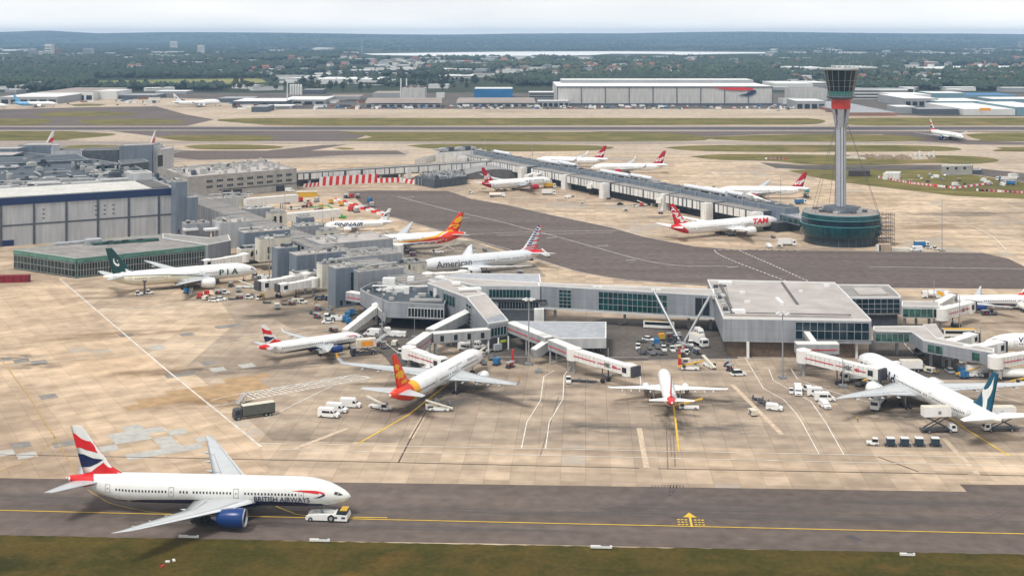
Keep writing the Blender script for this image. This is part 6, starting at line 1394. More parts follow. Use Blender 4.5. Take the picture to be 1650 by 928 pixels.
jet_bridge((607, 491), (556, 530), 'white bridge sloping down like a stair left of the gate lounge', z0=4.6, z1=.8, stripe=False, cab=False, wheel=0, h=2.6, wd=2.6)
corridor((609, 492), (626, 508), 'pale stair enclosure on the right of the white rotunda', 4.4, 2, wd=2.6, h=2.6)
corridor((886, 546), (860, 563), 'grey stair enclosure dropping left of the middle stand', 4.4, 2.2, wd=2.6, h=2.8)
jet_bridge((393, 410), (338, 418), 'white bridge behind the nose of the ivory jet', stripe=False, wheel=.5)
jet_bridge((492, 441), (430, 451), 'broad white bridge with a round mark left of the stair tower', stripe=False, wheel=.7, wd=3.8, h=3.6)
jet_bridge((505, 449), (462, 456), 'shorter white bridge below the broad one with the round mark', stripe=False, wheel=.6, wd=3, h=3)
jet_bridge((640, 395), (604, 402), 'white bridge docked at the red and gold jet', stripe=True, wheel=.6, h=4, wd=4)
jet_bridge((690, 441), (742, 437), 'white bridge docked at the silver jet', stripe=True, wheel=.6, wd=3.6)
jet_bridge((710, 447), (752, 446), 'second white bridge under the wing of the silver jet', stripe=True, wheel=.6)
jet_bridge((540, 366), (531, 364), 'short white bridge at the nose of the jet with the big dark name', stripe=False, wheel=0)
corridor((395, 321), (478, 314), 'long white tunnel on the apron below the office building', 4, 3.6, col=BR_W, legs=(.3, .7), wd=4, h=4)
corridor((440, 347), (546, 337), 'longest white tunnel on the building site beyond the pier', 4, 3.6, col=BR_W, legs=(.3, .6, .9), wd=4, h=4)
corridor((468, 350), (500, 345), 'low white tunnel under the longest one', 2, 2, col=BR_W, wd=3, h=2.4)
for i, (a_, c_, lb) in enumerate([((980, 287), (949, 297), 'left white bridge of the pair at the middle of the far pier'), ((1000, 291), (972, 301), 'right white bridge of the pair at the middle of the far pier'), ((1094, 309), (1061, 320), 'left white bridge of the pair above the red finned jet'), ((1112, 313), (1090, 320), 'right white bridge of the pair above the red finned jet'),
        ((905, 268), (862, 281), 'left white bridge at the crimson engined jet'), ((885, 271), (848, 282), 'white bridge crossing above the nose of the crimson engined jet'), ((736, 246), (674, 257), 'white bridge at the far left end of the far pier'), ((1235, 325), (1205, 311), 'white bridge reaching to the jet by the control tower')]):
    jet_bridge(a_, c_, lb, stripe=False, wheel=.85, z0=5, z1=4.4, cab=False, wd=3.6)
jet_bridge((1516, 497), (1556, 487), 'white lettered bridge right of the green glazed link', text=True, wheel=.6, wd=3.8, h=3.6)
jet_bridge((1509, 488), (1530, 476), 'white bridge behind the lettered one at the right', stripe=False, wheel=0)
jet_bridge((1604, 575), (1672, 563), 'white bridge with double red stripe leaving the frame at the right', wheel=.8)
jet_bridge((1520, 552), (1560, 539), 'upper white bridge at the jumbo nose', stripe=False, wheel=.7, wd=3.6)
jet_bridge((1560, 560), (1600, 551), 'lower white bridge touching the jumbo nose', stripe=False, wheel=.7, wd=4.4, h=3.4)
b = Bld('loader_board', 'orange sided loader shown as a board on posts behind the white bridges at the right', 'loader_board', 1515, 492)
p = W(1515, 492); b.box((p.x, p.y, 4.6), (3.2, .4, 3.2), 0, T_WHITE, 'board'); m = b.mb(); m.add([(p.x - 1.2, p.y - .25, 5.9), (p.x - 1.2, p.y - .25, 4.6), (p.x + 1.2, p.y - .25, 3.4), (p.x + 1.3, p.y - .25, 4.9)], [(0, 1, 2, 3)]); m.build('orange_panel', P_GOLD, b.root)  # flat board on posts, built in place of an orange sided loader
for s_ in (-1, 1): b.box((p.x + s_, p.y + .1, 1.5), (.3, .3, 3), 0, T_GREY, 'post')

# ------------------------------------------------------------------ vehicle prototypes (x forward, origin on the ground)
V_WHITE = mat('vehicle_white', (.76, .76, .74), .35, 0, .06); V_GREY = mat('vehicle_grey', (.22, .23, .24), .4, 0, .1); V_DARK = mat('vehicle_dark', (.045, .05, .06), .5, 0, .2); V_BLUE = mat('vehicle_blue', (.03, .16, .36), .4)
V_YEL = mat('vehicle_yellow', (.60, .36, .03), .4); V_RED = mat('vehicle_red', (.5, .03, .03), .4); V_CREAM = mat('vehicle_cream', (.62, .58, .48), .5, 0, .15); V_ORANGE = mat('vehicle_orange', (.80, .30, .03), .45); V_GLASS = mat('vehicle_glass', (.015, .02, .025), .15, 0, .1); V_TEAL = mat('vehicle_teal', (.02, .30, .36), .4); V_SILV = mat('vehicle_silver', (.42, .43, .44), .35, .3)
def side(mb, pts, w, mi=0, top=1.0, zt=1e9, y0=0):
    n = len(pts); vs = []
    for s_ in (-1, 1):
        for x, z in pts: vs.append((x, y0 + s_ * w / 2 * (top if z > zt else 1), z))
    mb.add(vs, [list(range(n)), [n + k for k in range(n)][::-1]] + [(k, (k + 1) % n, n + (k + 1) % n, n + k) for k in range(n)], mi)
def wheels(root, xs, w, r, m=M_TYRE):
    for x in xs:
        for s_ in (-1, 1):
            q = MB(); q.tube((x, s_ * (w / 2 - .22), r), (x, s_ * (w / 2 + .03), r), r, r, 14); wh = q.build('wheel', m, root)
            q = MB(); q.tube((x, s_ * (w / 2 + .02), r), (x, s_ * (w / 2 + .06), r), r * .5, r * .5, 8); q.build('hub', T_GREY, wh)
def glass(root, pts, m=V_GLASS, name='window'):
    q = MB(); q.add(pts, [list(range(len(pts)))]); return q.build(name, m, root, fix=False)
def proto(name, label, cat): return empty(name, (0, 0, 0), 0, label, cat)
def make_car(col=V_WHITE, L_=4.3, w=1.8, h=1.5, est=False):
    r = proto('parked_car', 'car', 'car'); q = MB(); x0, x1 = -L_ / 2, L_ / 2; side(q, [(x0, .3), (x1, .3), (x1, .65), (x1 - .3, .8), (x1 - 1.1, .92), (x0 + .1, .95), (x0, .7)], w); q.build('body', col, r)
    q = MB(); side(q, [(x1 - 1.15, .92), (x1 - 1.75, h), (x0 + (.5 if est else .9), h), (x0 + (.15 if est else .3), .94)], w * .94, 0, .82, 1.2); q.build('cabin', V_GLASS, r)
    q = MB(); q.box(((x1 - 1.8 + x0 + .9) / 2, 0, h + .02), (L_ - 2.6, w * .74, .06)); q.build('roof', col, r); wheels(r, (x0 + .8, x1 - .8), w, .33)
    q = MB(); q.box((x1 + .01, .6, .62), (.05, .3, .15)); q.build('headlight', T_WHITE, r); q = MB(); q.box((x1 + .01, -.6, .62), (.05, .3, .15)); q.build('headlight', T_WHITE, r); return r
def make_van(col=V_WHITE, L_=5.9, w=2.1, h=2.6, crew=False):
    r = proto('van', 'van', 'van'); q = MB(); x0, x1 = -L_ / 2, L_ / 2
    side(q, [(x0, .4), (x1, .4), (x1, .95), (x1 - .25, 1.15), (x1 - .95, 1.35), (x1 - 1.65, h - .1), (x1 - 2.0, h), (x0 + .05, h), (x0, h - .1)], w, 0, .93, 1.8); q.build('body', col, r)
    glass(r, [(x1 - .97, -.92, 1.42), (x1 - .97, .92, 1.42), (x1 - 1.55, .86, h - .32), (x1 - 1.55, -.86, h - .32)], name='windscreen')
    for s_ in (-1, 1):
        y = s_ * w / 2; y2 = s_ * (w / 2 * .965 + .03); glass(r, [(x1 - 1.15, y * 1.005, 1.4), (x1 - 2.2, y * 1.005, 1.4), (x1 - 2.2, y2, h - .55), (x1 - 1.65, y2, h - .55)])
        if crew: glass(r, [(x1 - 2.4, y * 1.005, 1.4), (x1 - 4.6, y * 1.005, 1.4), (x1 - 4.6, y2, h - .6), (x1 - 2.4, y2, h - .6)])
    wheels(r, (x0 + 1.1, x1 - .95), w, .38); q = MB(); q.box((x1 + .01, 0, .8), (.06, 1.2, .25)); q.build('grille', V_DARK, r); return r
def make_lorry(cab=V_DARK, box=V_GREY, L_=11.5, h=3.7):
    box = mat('lorry_box', (.10, .105, .095), .6) if box is V_GREY else box
    r = proto('lorry', 'lorry', 'lorry'); x0, x1 = -L_ / 2, L_ / 2; w = 2.5
    q = MB(); side(q, [(x1 - 2.0, .5), (x1, .5), (x1, 1.5), (x1 - .25, 2.9), (x1 - 2.0, 3.0)], w); c = q.build('cab', cab, r); glass(c, [(x1 + .01, -1.05, 1.6), (x1 + .01, 1.05, 1.6), (x1 - .2, 1.0, 2.6), (x1 - .2, -1.0, 2.6)], name='windscreen')
    for s_ in (-1, 1): glass(c, [(x1 - .4, s_ * 1.26, 1.6), (x1 - 1.5, s_ * 1.26, 1.6), (x1 - 1.5, s_ * 1.26, 2.5), (x1 - .5, s_ * 1.26, 2.5)])
    q = MB(); q.box(((x0 + x1 - 2.3) / 2, 0, (h + 1.1) / 2), (L_ - 2.4, 2.5, h - 1.1)); q.build('cargo_box', box, r); q = MB(); q.box(((x0 + x1 - 2.2) / 2, 0, .85), (L_ - 2.2, 1.6, .4)); q.build('chassis', V_DARK, r)
    q = MB(); q.box(((x0 + x1 - 2.3) / 2, 0, h + .03), (L_ - 2.5, 2.4, .06)); q.build('box_roof', V_CREAM, r); wheels(r, (x0 + 1.4, x0 + 2.6, x1 - 1.2), 2.4, .5); return r
def make_tug(col=V_WHITE):
    r = proto('baggage_tug', 'tug', 'tug'); q = MB(); side(q, [(-1.5, .35), (1.5, .35), (1.5, .95), (.3, 1.0), (-1.5, .95)], 1.5); q.build('body', col, r)
    q = MB(); side(q, [(.2, 1.0), (-.1, 1.8), (-1.2, 1.8), (-1.3, 1.0)], 1.35); q.build('cabin', V_GLASS, r); q = MB(); q.box((-.65, 0, 1.85), (1.3, 1.45, .1)); q.build('roof', col, r); wheels(r, (-1, 1), 1.45, .35); return r
def make_dolly(load=None, roof=None):
    r = proto('baggage_dolly' if load is None else 'container_dolly', 'dolly', 'dolly'); q = MB(); q.box((0, 0, .5), (3.0, 1.6, .16)); q.bar((1.5, 0, .45), (2.3, 0, .35), .12, .1); q.build('deck', V_DARK, r); wheels(r, (-1, 1), 1.5, .26)
    if load is None:
        q = MB()
        for x in (-1.45, 1.45): q.box((x, 0, .95), (.08, 1.55, .9))
        q.build('end_frame', V_GREY, r)
    else:
        q = MB(); side(q, [(-.95, .62), (.95, .62), (.95, 2.2), (-.95, 2.2)], 1.7); q.build('container', load, r); q = MB(); q.box((0, 0, 2.24), (2.0, 1.8, .09)); q.build('lid', roof or T_WHITE, r)
        q = MB(); q.box((.3, -.87, 1.4), (.08, .05, 1.4)); q.build('seam', T_GREY, r)
    return r
def make_cart_open():
    r = proto('baggage_cart', 'cart', 'cart'); q = MB(); q.box((0, 0, .5), (3.0, 1.6, .16)); q.build('deck', V_DARK, r); wheels(r, (-1, 1), 1.5, .26)
    q = MB()
    for x in (-1.4, 1.4):
        for y in (-.72, .72): q.bar((x, y, .5), (x, y, 1.9), .07, .07)
    q.build('frame', T_GREY, r); q = MB(); q.box((0, 0, 1.95), (3.05, 1.65, .08)); q.build('canopy', V_SILV, r)
    for i, (x, y) in enumerate(((-.8, .1), (.1, -.2), (.9, .2))): q = MB(); q.box((x, y, .9), (.7, .9, .6), i * .2); q.build('suitcase', [V_DARK, V_RED, V_BLUE][i], r)
    return r
def make_stairs():
    r = proto('passenger_stairs', 'stairs', 'stairs'); q = MB(); q.box((0, 0, .7), (6.0, 2.0, .5)); q.build('chassis', V_CREAM, r); wheels(r, (-2, 2), 2.0, .4)
    q = MB(); q.bar((-3, 0, .9), (2.6, 0, 4.2), 1.6, .3); q.box((3.3, 0, 4.2), (1.6, 1.7, .2)); q.build('flight', V_SILV, r)
    for s_ in (-1, 1): q = MB(); q.bar((-3, s_ * .8, 1.8), (2.6, s_ * .8, 5.1), .06, .5); q.build('handrail', V_WHITE, r)
    q = MB()
    for s_ in (-1, 1): q.bar((1.8, s_ * .8, .9), (2.8, s_ * .8, 4.1), .12, .12); q.bar((-.8, s_ * .8, .9), (.6, s_ * .8, 2.9), .12, .12)
    q.build('support', V_GREY, r); return r
def make_belt(col=V_CREAM, body=V_WHITE):
    r = proto('belt_loader', 'loader', 'belt loader'); q = MB(); side(q, [(-2.8, .35), (2.8, .35), (2.8, .9), (-2.8, 1.0)], 1.9); q.build('body', body, r); wheels(r, (-1.8, 1.8), 1.9, .38)
    q = MB(); q.bar((-3.8, .2, .9), (3.9, .2, 3.0), 1.0, .28); q.build('conveyor', col, r); q = MB(); q.box((-1.9, -.75, 1.35), (1.0, .6, .8)); q.build('seat_box', V_DARK, r); return r
def make_highlift(side_m=V_WHITE, lift=3.2, L_=7.2, cabm=V_WHITE, bh=2.4, pan=None):
    r = proto('catering_truck', 'truck', 'catering truck'); q = MB(); q.box((-.6, 0, .85), (8.6, 2.0, .35)); q.build('chassis', V_DARK, r); wheels(r, (-3, 2.6), 2.3, .48)
    q = MB(); side(q, [(2.6, .5), (4.4, .5), (4.4, 1.3), (4.1, 2.1), (2.6, 2.2)], 2.3); c = q.build('cab', cabm, r); glass(c, [(4.42, -.9, 1.35), (4.42, .9, 1.35), (4.15, .9, 2.0), (4.15, -.9, 2.0)], name='windscreen')
    for s_ in (-1, 1): glass(c, [(4.0, s_ * 1.17, 1.25), (3.0, s_ * 1.17, 1.25), (3.0, s_ * 1.17, 1.95), (3.9, s_ * 1.17, 1.95)])
    for s_ in (-1, 1): q = MB(); q.bar((-3.8, s_ * .9, 1.1), (2.2, s_ * .9, 1.0 + lift), .22, .22); q.bar((2.2, s_ * .9, 1.1), (-3.8, s_ * .9, 1.0 + lift), .22, .22); q.build('scissor', V_DARK, r)
    q = MB(); q.box((-.8, 0, 1.1 + lift + bh / 2), (L_, 2.5, bh)); bx = q.build('cargo_box', side_m, r)
    q = MB(); q.box((-.8, 0, 1.1 + lift + bh + .04), (L_ - .1, 2.4, .08)); q.build('box_roof', V_CREAM, bx); q = MB(); q.box((L_ / 2 + 0, 0, 1.15 + lift), (2.0, 2.2, .15)); q.box((L_ / 2 + .9, 1.0, 1.7 + lift), (.08, .08, 1.1)); q.box((L_ / 2 + .9, -1.0, 1.7 + lift), (.08, .08, 1.1)); q.build('platform', V_GREY, bx)
    if pan:
        for s_ in (-1, 1): q = MB(); q.box((-.8, s_ * 1.27, 1.1 + lift + bh / 2), (L_ * .6, .05, bh * .62)); q.build('side_panel', pan, bx)
    else:
        for s_ in (-1, 1): q = MB(); q.box((-.3, s_ * 1.27, 1.0 + lift + bh / 2), (.8, .05, .8)); q.build('emblem', V_GREY, bx)
    return r
def make_tanker(col=V_WHITE, top=V_WHITE):
    r = proto('tank_truck', 'truck', 'tank truck'); q = MB(); side(q, [(3.0, .5), (5.2, .5), (5.2, 1.5), (4.9, 2.8), (3.0, 2.9)], 2.4); c = q.build('cab', col, r); glass(c, [(5.22, -1, 1.6), (5.22, 1, 1.6), (4.98, 1, 2.5), (4.98, -1, 2.5)], name='windscreen')
    q = MB(); q.tube((-5, 0, 2.0), (2.7, 0, 2.0), 1.2, 1.2, 14); q.build('tank', col, r); q = MB(); q.box((-1.2, 0, 3.15), (7, 1.2, .3)); q.build('walkway', top, r); q = MB(); q.box((-1.2, 0, .85), (7.8, 1.6, .4)); q.build('chassis', V_DARK, r); wheels(r, (-4, -2.8, 3.9), 2.4, .5); return r
def make_towtractor(L_=9.2, cabm=V_YEL):
    r = proto('tow_tractor', 'tractor', 'tow tractor'); w = 3.6; x0, x1 = -L_ / 2, L_ / 2
    for s_ in (-1, 1): q = MB(); side(q, [(x0, .35), (x1 - 3, .35), (x1 - 3, 1.55), (x0 + 2.6, 1.5), (x0 + .4, 1.25), (x0, 1.0)], 1.0, y0=s_ * 1.3); q.build('side_body', V_WHITE, r)
    q = MB(); side(q, [(x1 - 3.2, .35), (x1 - .1, .35), (x1, .8), (x1 - .15, 1.5), (x1 - 3.2, 1.6)], w); q.build('front_body', V_WHITE, r)
    q = MB(); side(q, [(x1 - 2.6, 1.6), (x1 - .3, 1.5), (x1 - .5, 2.35), (x1 - 2.3, 2.35)], 3.0, 0, .9, 2); q.build('cabin', V_GLASS, r); q = MB(); q.box((x1 - 1.0, 0, 2.42), (1.5, 2.5, .14)); q.build('cab_roof', cabm, r)
    q = MB(); q.box((x0 + 2.4, 0, 1.0), (2.2, 1.4, .7)); q.tube((x0 + 2.8, -.7, 1.6), (x0 + 2.8, .7, 1.6), .35, .35, 8); q.build('cradle', V_GREY, r); wheels(r, (x0 + 1.1,), w, .5); wheels(r, (x1 - 3.6,), w, .8)
    for s_ in (-1, 1):
        for x in (x1 - 2.6, x1 - .9): q = MB(); q.box((x, s_ * 1.82, 1.05), (.8, .05, .4)); q.build('vent', V_DARK, r)
    return r
def make_bus(col=V_WHITE, roof=V_YEL):
    r = proto('bus', 'bus', 'bus'); q = MB(); q.box((0, 0, 1.6), (11, 2.6, 2.4)); q.build('body', col, r); q = MB(); q.box((0, 0, 2.84), (10.8, 2.5, .1)); q.build('roof', roof, r)
    for s_ in (-1, 1): q = MB(); q.box((0, s_ * 1.31, 1.95), (10, .05, 1.0)); q.build('window_row', V_GLASS, r)
    glass(r, [(5.52, -1.1, 1.2), (5.52, 1.1, 1.2), (5.52, 1.1, 2.6), (5.52, -1.1, 2.6)], name='windscreen'); wheels(r, (-3.4, 3.6), 2.5, .48); return r
def make_gpu(col=V_CREAM):
    r = proto('ground_power_unit', 'unit', 'power unit'); q = MB(); side(q, [(-1.6, .45), (1.6, .45), (1.6, 1.5), (1.3, 1.75), (-1.6, 1.75)], 1.7); q.build('casing', col, r); wheels(r, (-1, 1), 1.6, .3); q = MB(); q.bar((1.6, 0, .5), (2.7, 0, .4), .1, .1); q.build('drawbar', V_DARK, r)
    for s_ in (-1, 1): q = MB(); q.box((-.3, s_ * .87, 1.1), (1.5, .05, .7)); q.build('louvre', V_DARK, r)
    return r
def make_barrier(col=P_RED):
    r = proto('barrier', 'barrier', 'barrier'); q = MB(); side(q, [(-1, 0), (1, 0), (1, .25), (1, 1), (-1, 1), (-1, .25)], .5, 0, .5, .5); q.build('body', col, r); q = MB(); q.box((0, 0, 1.02), (1.8, .22, .06)); q.build('cap', T_GREY, r); return r
def make_person(vest=V_YEL):
    me = bpy.data.meshes.new('person'); E_ = [((0, 0, .95), .14), ((0, 0, 1.2), .15), ((0, 0, 1.42), .13), ((0, 0, 1.52), .055), ((0, .0, 1.66), .10), ((0, .09, .9), .085), ((.05, .11, .5), .06), ((0, .12, .06), .045), ((.14, .12, .04), .04), ((0, -.09, .9), .085), ((-.04, -.11, .5), .06), ((-.08, -.12, .06), .045), ((.06, -.12, .04), .04),
        ((0, .2, 1.40), .06), ((.02, .27, 1.12), .045), ((.12, .26, .88), .035), ((0, -.2, 1.40), .06), ((.02, -.27, 1.12), .045), ((.14, -.24, .9), .035)]
    ed = [(0, 1), (1, 2), (2, 3), (3, 4), (0, 5), (5, 6), (6, 7), (7, 8), (0, 9), (9, 10), (10, 11), (11, 12), (2, 13), (13, 14), (14, 15), (2, 16), (16, 17), (17, 18)]
    me.from_pydata([e[0] for e in E_], ed, []); o = bpy.data.objects.new('person', me); COL.objects.link(o); md = o.modifiers.new('skin', 'SKIN'); md2 = o.modifiers.new('sub', 'SUBSURF'); md2.levels = 1; md2.render_levels = 1
    for i, e in enumerate(E_): me.skin_vertices[0].data[i].radius = (e[1], e[1])
    me.skin_vertices[0].data[0].use_root = True
    dg = bpy.context.evaluated_depsgraph_get(); nm = bpy.data.meshes.new_from_object(o.evaluated_get(dg)); bpy.data.objects.remove(o); r = bpy.data.objects.new('person', nm); COL.objects.link(r); nm.materials.clear(); nm.materials.append(V_DARK); nm.materials.append(vest)
    for p in nm.polygons: p.material_index = 1 if 1.0 < p.center.z < 1.48 and abs(p.center.y) < .3 else 0
    r['category'] = 'person'; return r

USED = set(); PR = {}
def put(kind, px, py, hd, label, group='service vehicles on the apron', z=0, sc=1):
    if kind not in PR: PR[kind] = MAKE[kind]()
    p = W(px, py, 0); o = place(PR[kind], USED, (p.x, p.y, z), R(hd), label, group)
    if sc != 1: o.scale = (sc, sc, sc)
    return o
MAKE = dict(car=make_car, carsilver=lambda: make_car(V_SILV, est=True), cardark=lambda: make_car(V_DARK), carblue=lambda: make_car(V_BLUE), carred=lambda: make_car(V_RED), van=make_van, crew=lambda: make_van(crew=True), suv=lambda: make_car(V_WHITE, 4.7, 1.95, 1.85, True), minivan=lambda: make_van(L_=4.6, h=1.95, w=1.85, crew=True),
            lorry=make_lorry, wlorry=lambda: make_lorry(V_WHITE, V_WHITE, 9, 3.5), ylorry=lambda: make_lorry(V_WHITE, V_YEL, 8.5, 3.6), blorry=lambda: make_lorry(V_WHITE, V_BLUE, 7.5, 3.2), tug=make_tug, dolly=make_dolly, cdolly=lambda: make_dolly(mat('container_navy', (.02, .04, .06), .5)), bdolly=lambda: make_dolly(V_BLUE, V_BLUE), wdolly=lambda: make_dolly(V_SILV),
            cart=make_cart_open, stairs=make_stairs, belt=make_belt, ybelt=lambda: make_belt(V_YEL, V_WHITE), hl=make_highlift, ohl=lambda: make_highlift(V_CREAM, 1.6, 6.4, V_DARK, 2.6, V_ORANGE), whl=lambda: make_highlift(V_WHITE, 3.0, 6.6), thl=lambda: make_highlift(V_TEAL, 2.6, 6.4, V_WHITE), tank=make_tanker, otank=lambda: make_tanker(V_WHITE, V_ORANGE),
            tow=make_towtractor, wtow=lambda: make_towtractor(8.4, V_WHITE), bus=make_bus, gpu=make_gpu, bred=make_barrier, bwhite=lambda: make_barrier(T_WHITE), person=make_person, pallet=lambda: make_dolly(V_YEL, V_ORANGE), rdolly=lambda: make_dolly(V_RED, V_RED))
put('tow', 529, 836, -5.6, 'white tow tractor with yellow cab roof carrying the nose wheel of the towed jet')
put('lorry', 409, 672, 208, 'dark grey lorry with cream box roof beside the hatched strip')
put('crew', 530, 672, -12, 'small white crew van with side windows, nearest of the three vans'); put('van', 543, 664, -12, 'middle white van of the three by the hatched strip'); put('van', 565, 656, -6, 'tall white van furthest from the camera of the three by the hatched strip')
put('stairs', 390, 650, 60, 'small dark passenger stairs at the tip of the hatched strip', sc=.6)
put('belt', 610, 658, 150, 'cream belt loader under the tail of the gold bird jet'); put('tug', 622, 661, 0, 'low white tug right of the cream belt loader'); put('gpu', 695, 661, 10, 'cream power unit behind the gold bird jet'); put('belt', 708, 662, 175, 'white belt loader beside the cream power unit'); put('dolly', 717, 656, 20, 'empty dolly beside the belt loader behind the gold bird jet')
put('dolly', 700, 652, 60, 'empty dolly turned sideways under the wing of the gold bird jet')
put('suv', 1190, 605, 10, 'white estate car alone right of the middle stand'); put('gpu', 1213, 669, 100, 'boxy grey unit on wheels right of the stand lines')
for i, (x, y) in enumerate(((1221, 645), (1230, 650), (1239, 654.5))): put('dolly', x, y, -28, 'low dark baggage dolly in a short train, ' + ['rear', 'middle', 'front'][i] + ' one')
put('minivan', 1248, 661, -20, 'small white tug van pulling the short dolly train')
put('tug', 916, 617, -90, 'white tug facing the camera by the undocked bridge'); 
for i, x in enumerate((927, 940, 953)): put('dolly', x, 615 + i * .7, -6, 'flat dark dolly right of the white tug, ' + ['nearest it', 'middle', 'farthest from it'][i])
put('tug', 1406, 717, 170, 'low dark tug ahead of four navy containers'); 
for i, x in enumerate((1435, 1457.5, 1481, 1507)): put('cdolly', x, 719, 175, ['first', 'second', 'third', 'last'][i] + ' navy container dolly counted from the dark tug')
put('hl', 1513, 696, 4, 'white catering truck with raised grey box against the teal finned jet', sc=1.02); put('whl', 1610, 694, 181, 'white catering truck half hidden behind the tail of the teal finned jet')
put('tank', 1416, 655, -120, 'white fuel truck under the wing of the teal finned jet')
put('crew', 1286, 635, -100, 'cream minibus facing the camera, leftmost of the parked cluster'); put('car', 1300, 629, 175, 'white car at the back of the parked cluster'); put('crew', 1317, 638, -8, 'white van in the middle of the parked cluster'); put('crew', 1329, 646, -4, 'longer white van at the front of the parked cluster'); put('minivan', 1329, 657, -80, 'small white van facing the camera in front of the cluster'); put('tug', 1275, 634, -100, 'dark tug left of the cream minibus', sc=.8)
put('wlorry', 1378, 614, 190, 'white cabin truck under the longest white bridge'); put('ybelt', 1408, 617, 20, 'yellow belt loader under the cab of the longest bridge')
put('dolly', 1386, 622, 40, 'dolly under the end of the longest bridge')
# service road cluster
cl = [('car', 1045, 549, -40), ('dolly', 1033, 552, 0), ('tug', 1028, 563, -95), ('dolly', 1037, 571, 10), ('dolly', 1049, 556, 90), ('dolly', 1047, 563, 90), ('bdolly', 1058, 556, 90), ('dolly', 1060, 562, 90), ('tug', 1070, 566, -85), ('tug', 1084, 567, -85), ('dolly', 1076, 557, -30), ('dolly', 1068, 549, -15), ('dolly', 1087, 551, 0), ('dolly', 1092, 556, -20), ('cart', 1098, 561, -30), ('dolly', 1056, 547, -20), ('tug', 1113, 558, -90), ('wlorry', 1126, 556, -68), ('van', 1127, 541, -80), ('pallet', 1066, 548, 10), ('cart', 1104, 564, -35), ('dolly', 1066, 572, 0), ('cart', 1080, 545, 10), ('tug', 1122, 536, 0), ('cart', 1091, 545, 30)]
names = {'car': 'white car', 'dolly': 'dark empty dolly', 'tug': 'white roofed tug', 'bdolly': 'blue container dolly', 'cart': 'canopied baggage cart', 'wlorry': 'white box lorry', 'van': 'white van', 'pallet': 'yellow container dolly'}
for k, x, y, h_ in cl: put(k, x, y, h_, names[k] + ' parked on the dark yard below the V strut', 'vehicles on the yard below the V strut')
put('bus', 1062, 529, -12, 'long bus with yellow roof under the link building'); put('dolly', 1003, 524, 10, 'brown loaded dolly under the link building')
put('ybelt', 1112, 596, -6, 'yellow low loader ahead of the small white jet'); put('gpu', 1105, 586, 5, 'pale unit behind the yellow low loader'); put('stairs', 1122, 592, -80, 'narrow stairs right of the yellow low loader', sc=.6); put('belt', 1143, 592, 110, 'white open truck right of the narrow stairs'); put('cart', 1172, 590, 60, 'dark canopied cart left of the white estate car'); put('cart', 1176, 597, 60, 'second dark canopied cart nearer the white estate car'); put('ybelt', 1110, 659, -4, 'yellow and white belt loader under the tail of the small white jet')
b = Bld('marker_post', 'red and yellow striped guidance post at the middle stand', 'post', 1095, 588)
for k in range(5): b.box((b.c.x, b.c.y, .6 + k * 1.1), (.9 - .1 * k, .9 - .1 * k, 1.1), 0, V_RED if k != 2 else V_YEL, 'post_section')
b = Bld('marker_post', 'red guidance post left of the lit mast', 'post', 826, 585)
for k in range(4): b.box((b.c.x, b.c.y, .6 + k * 1.1), (.9 - .1 * k, .9 - .1 * k, 1.1), 0, V_RED, 'post_section')
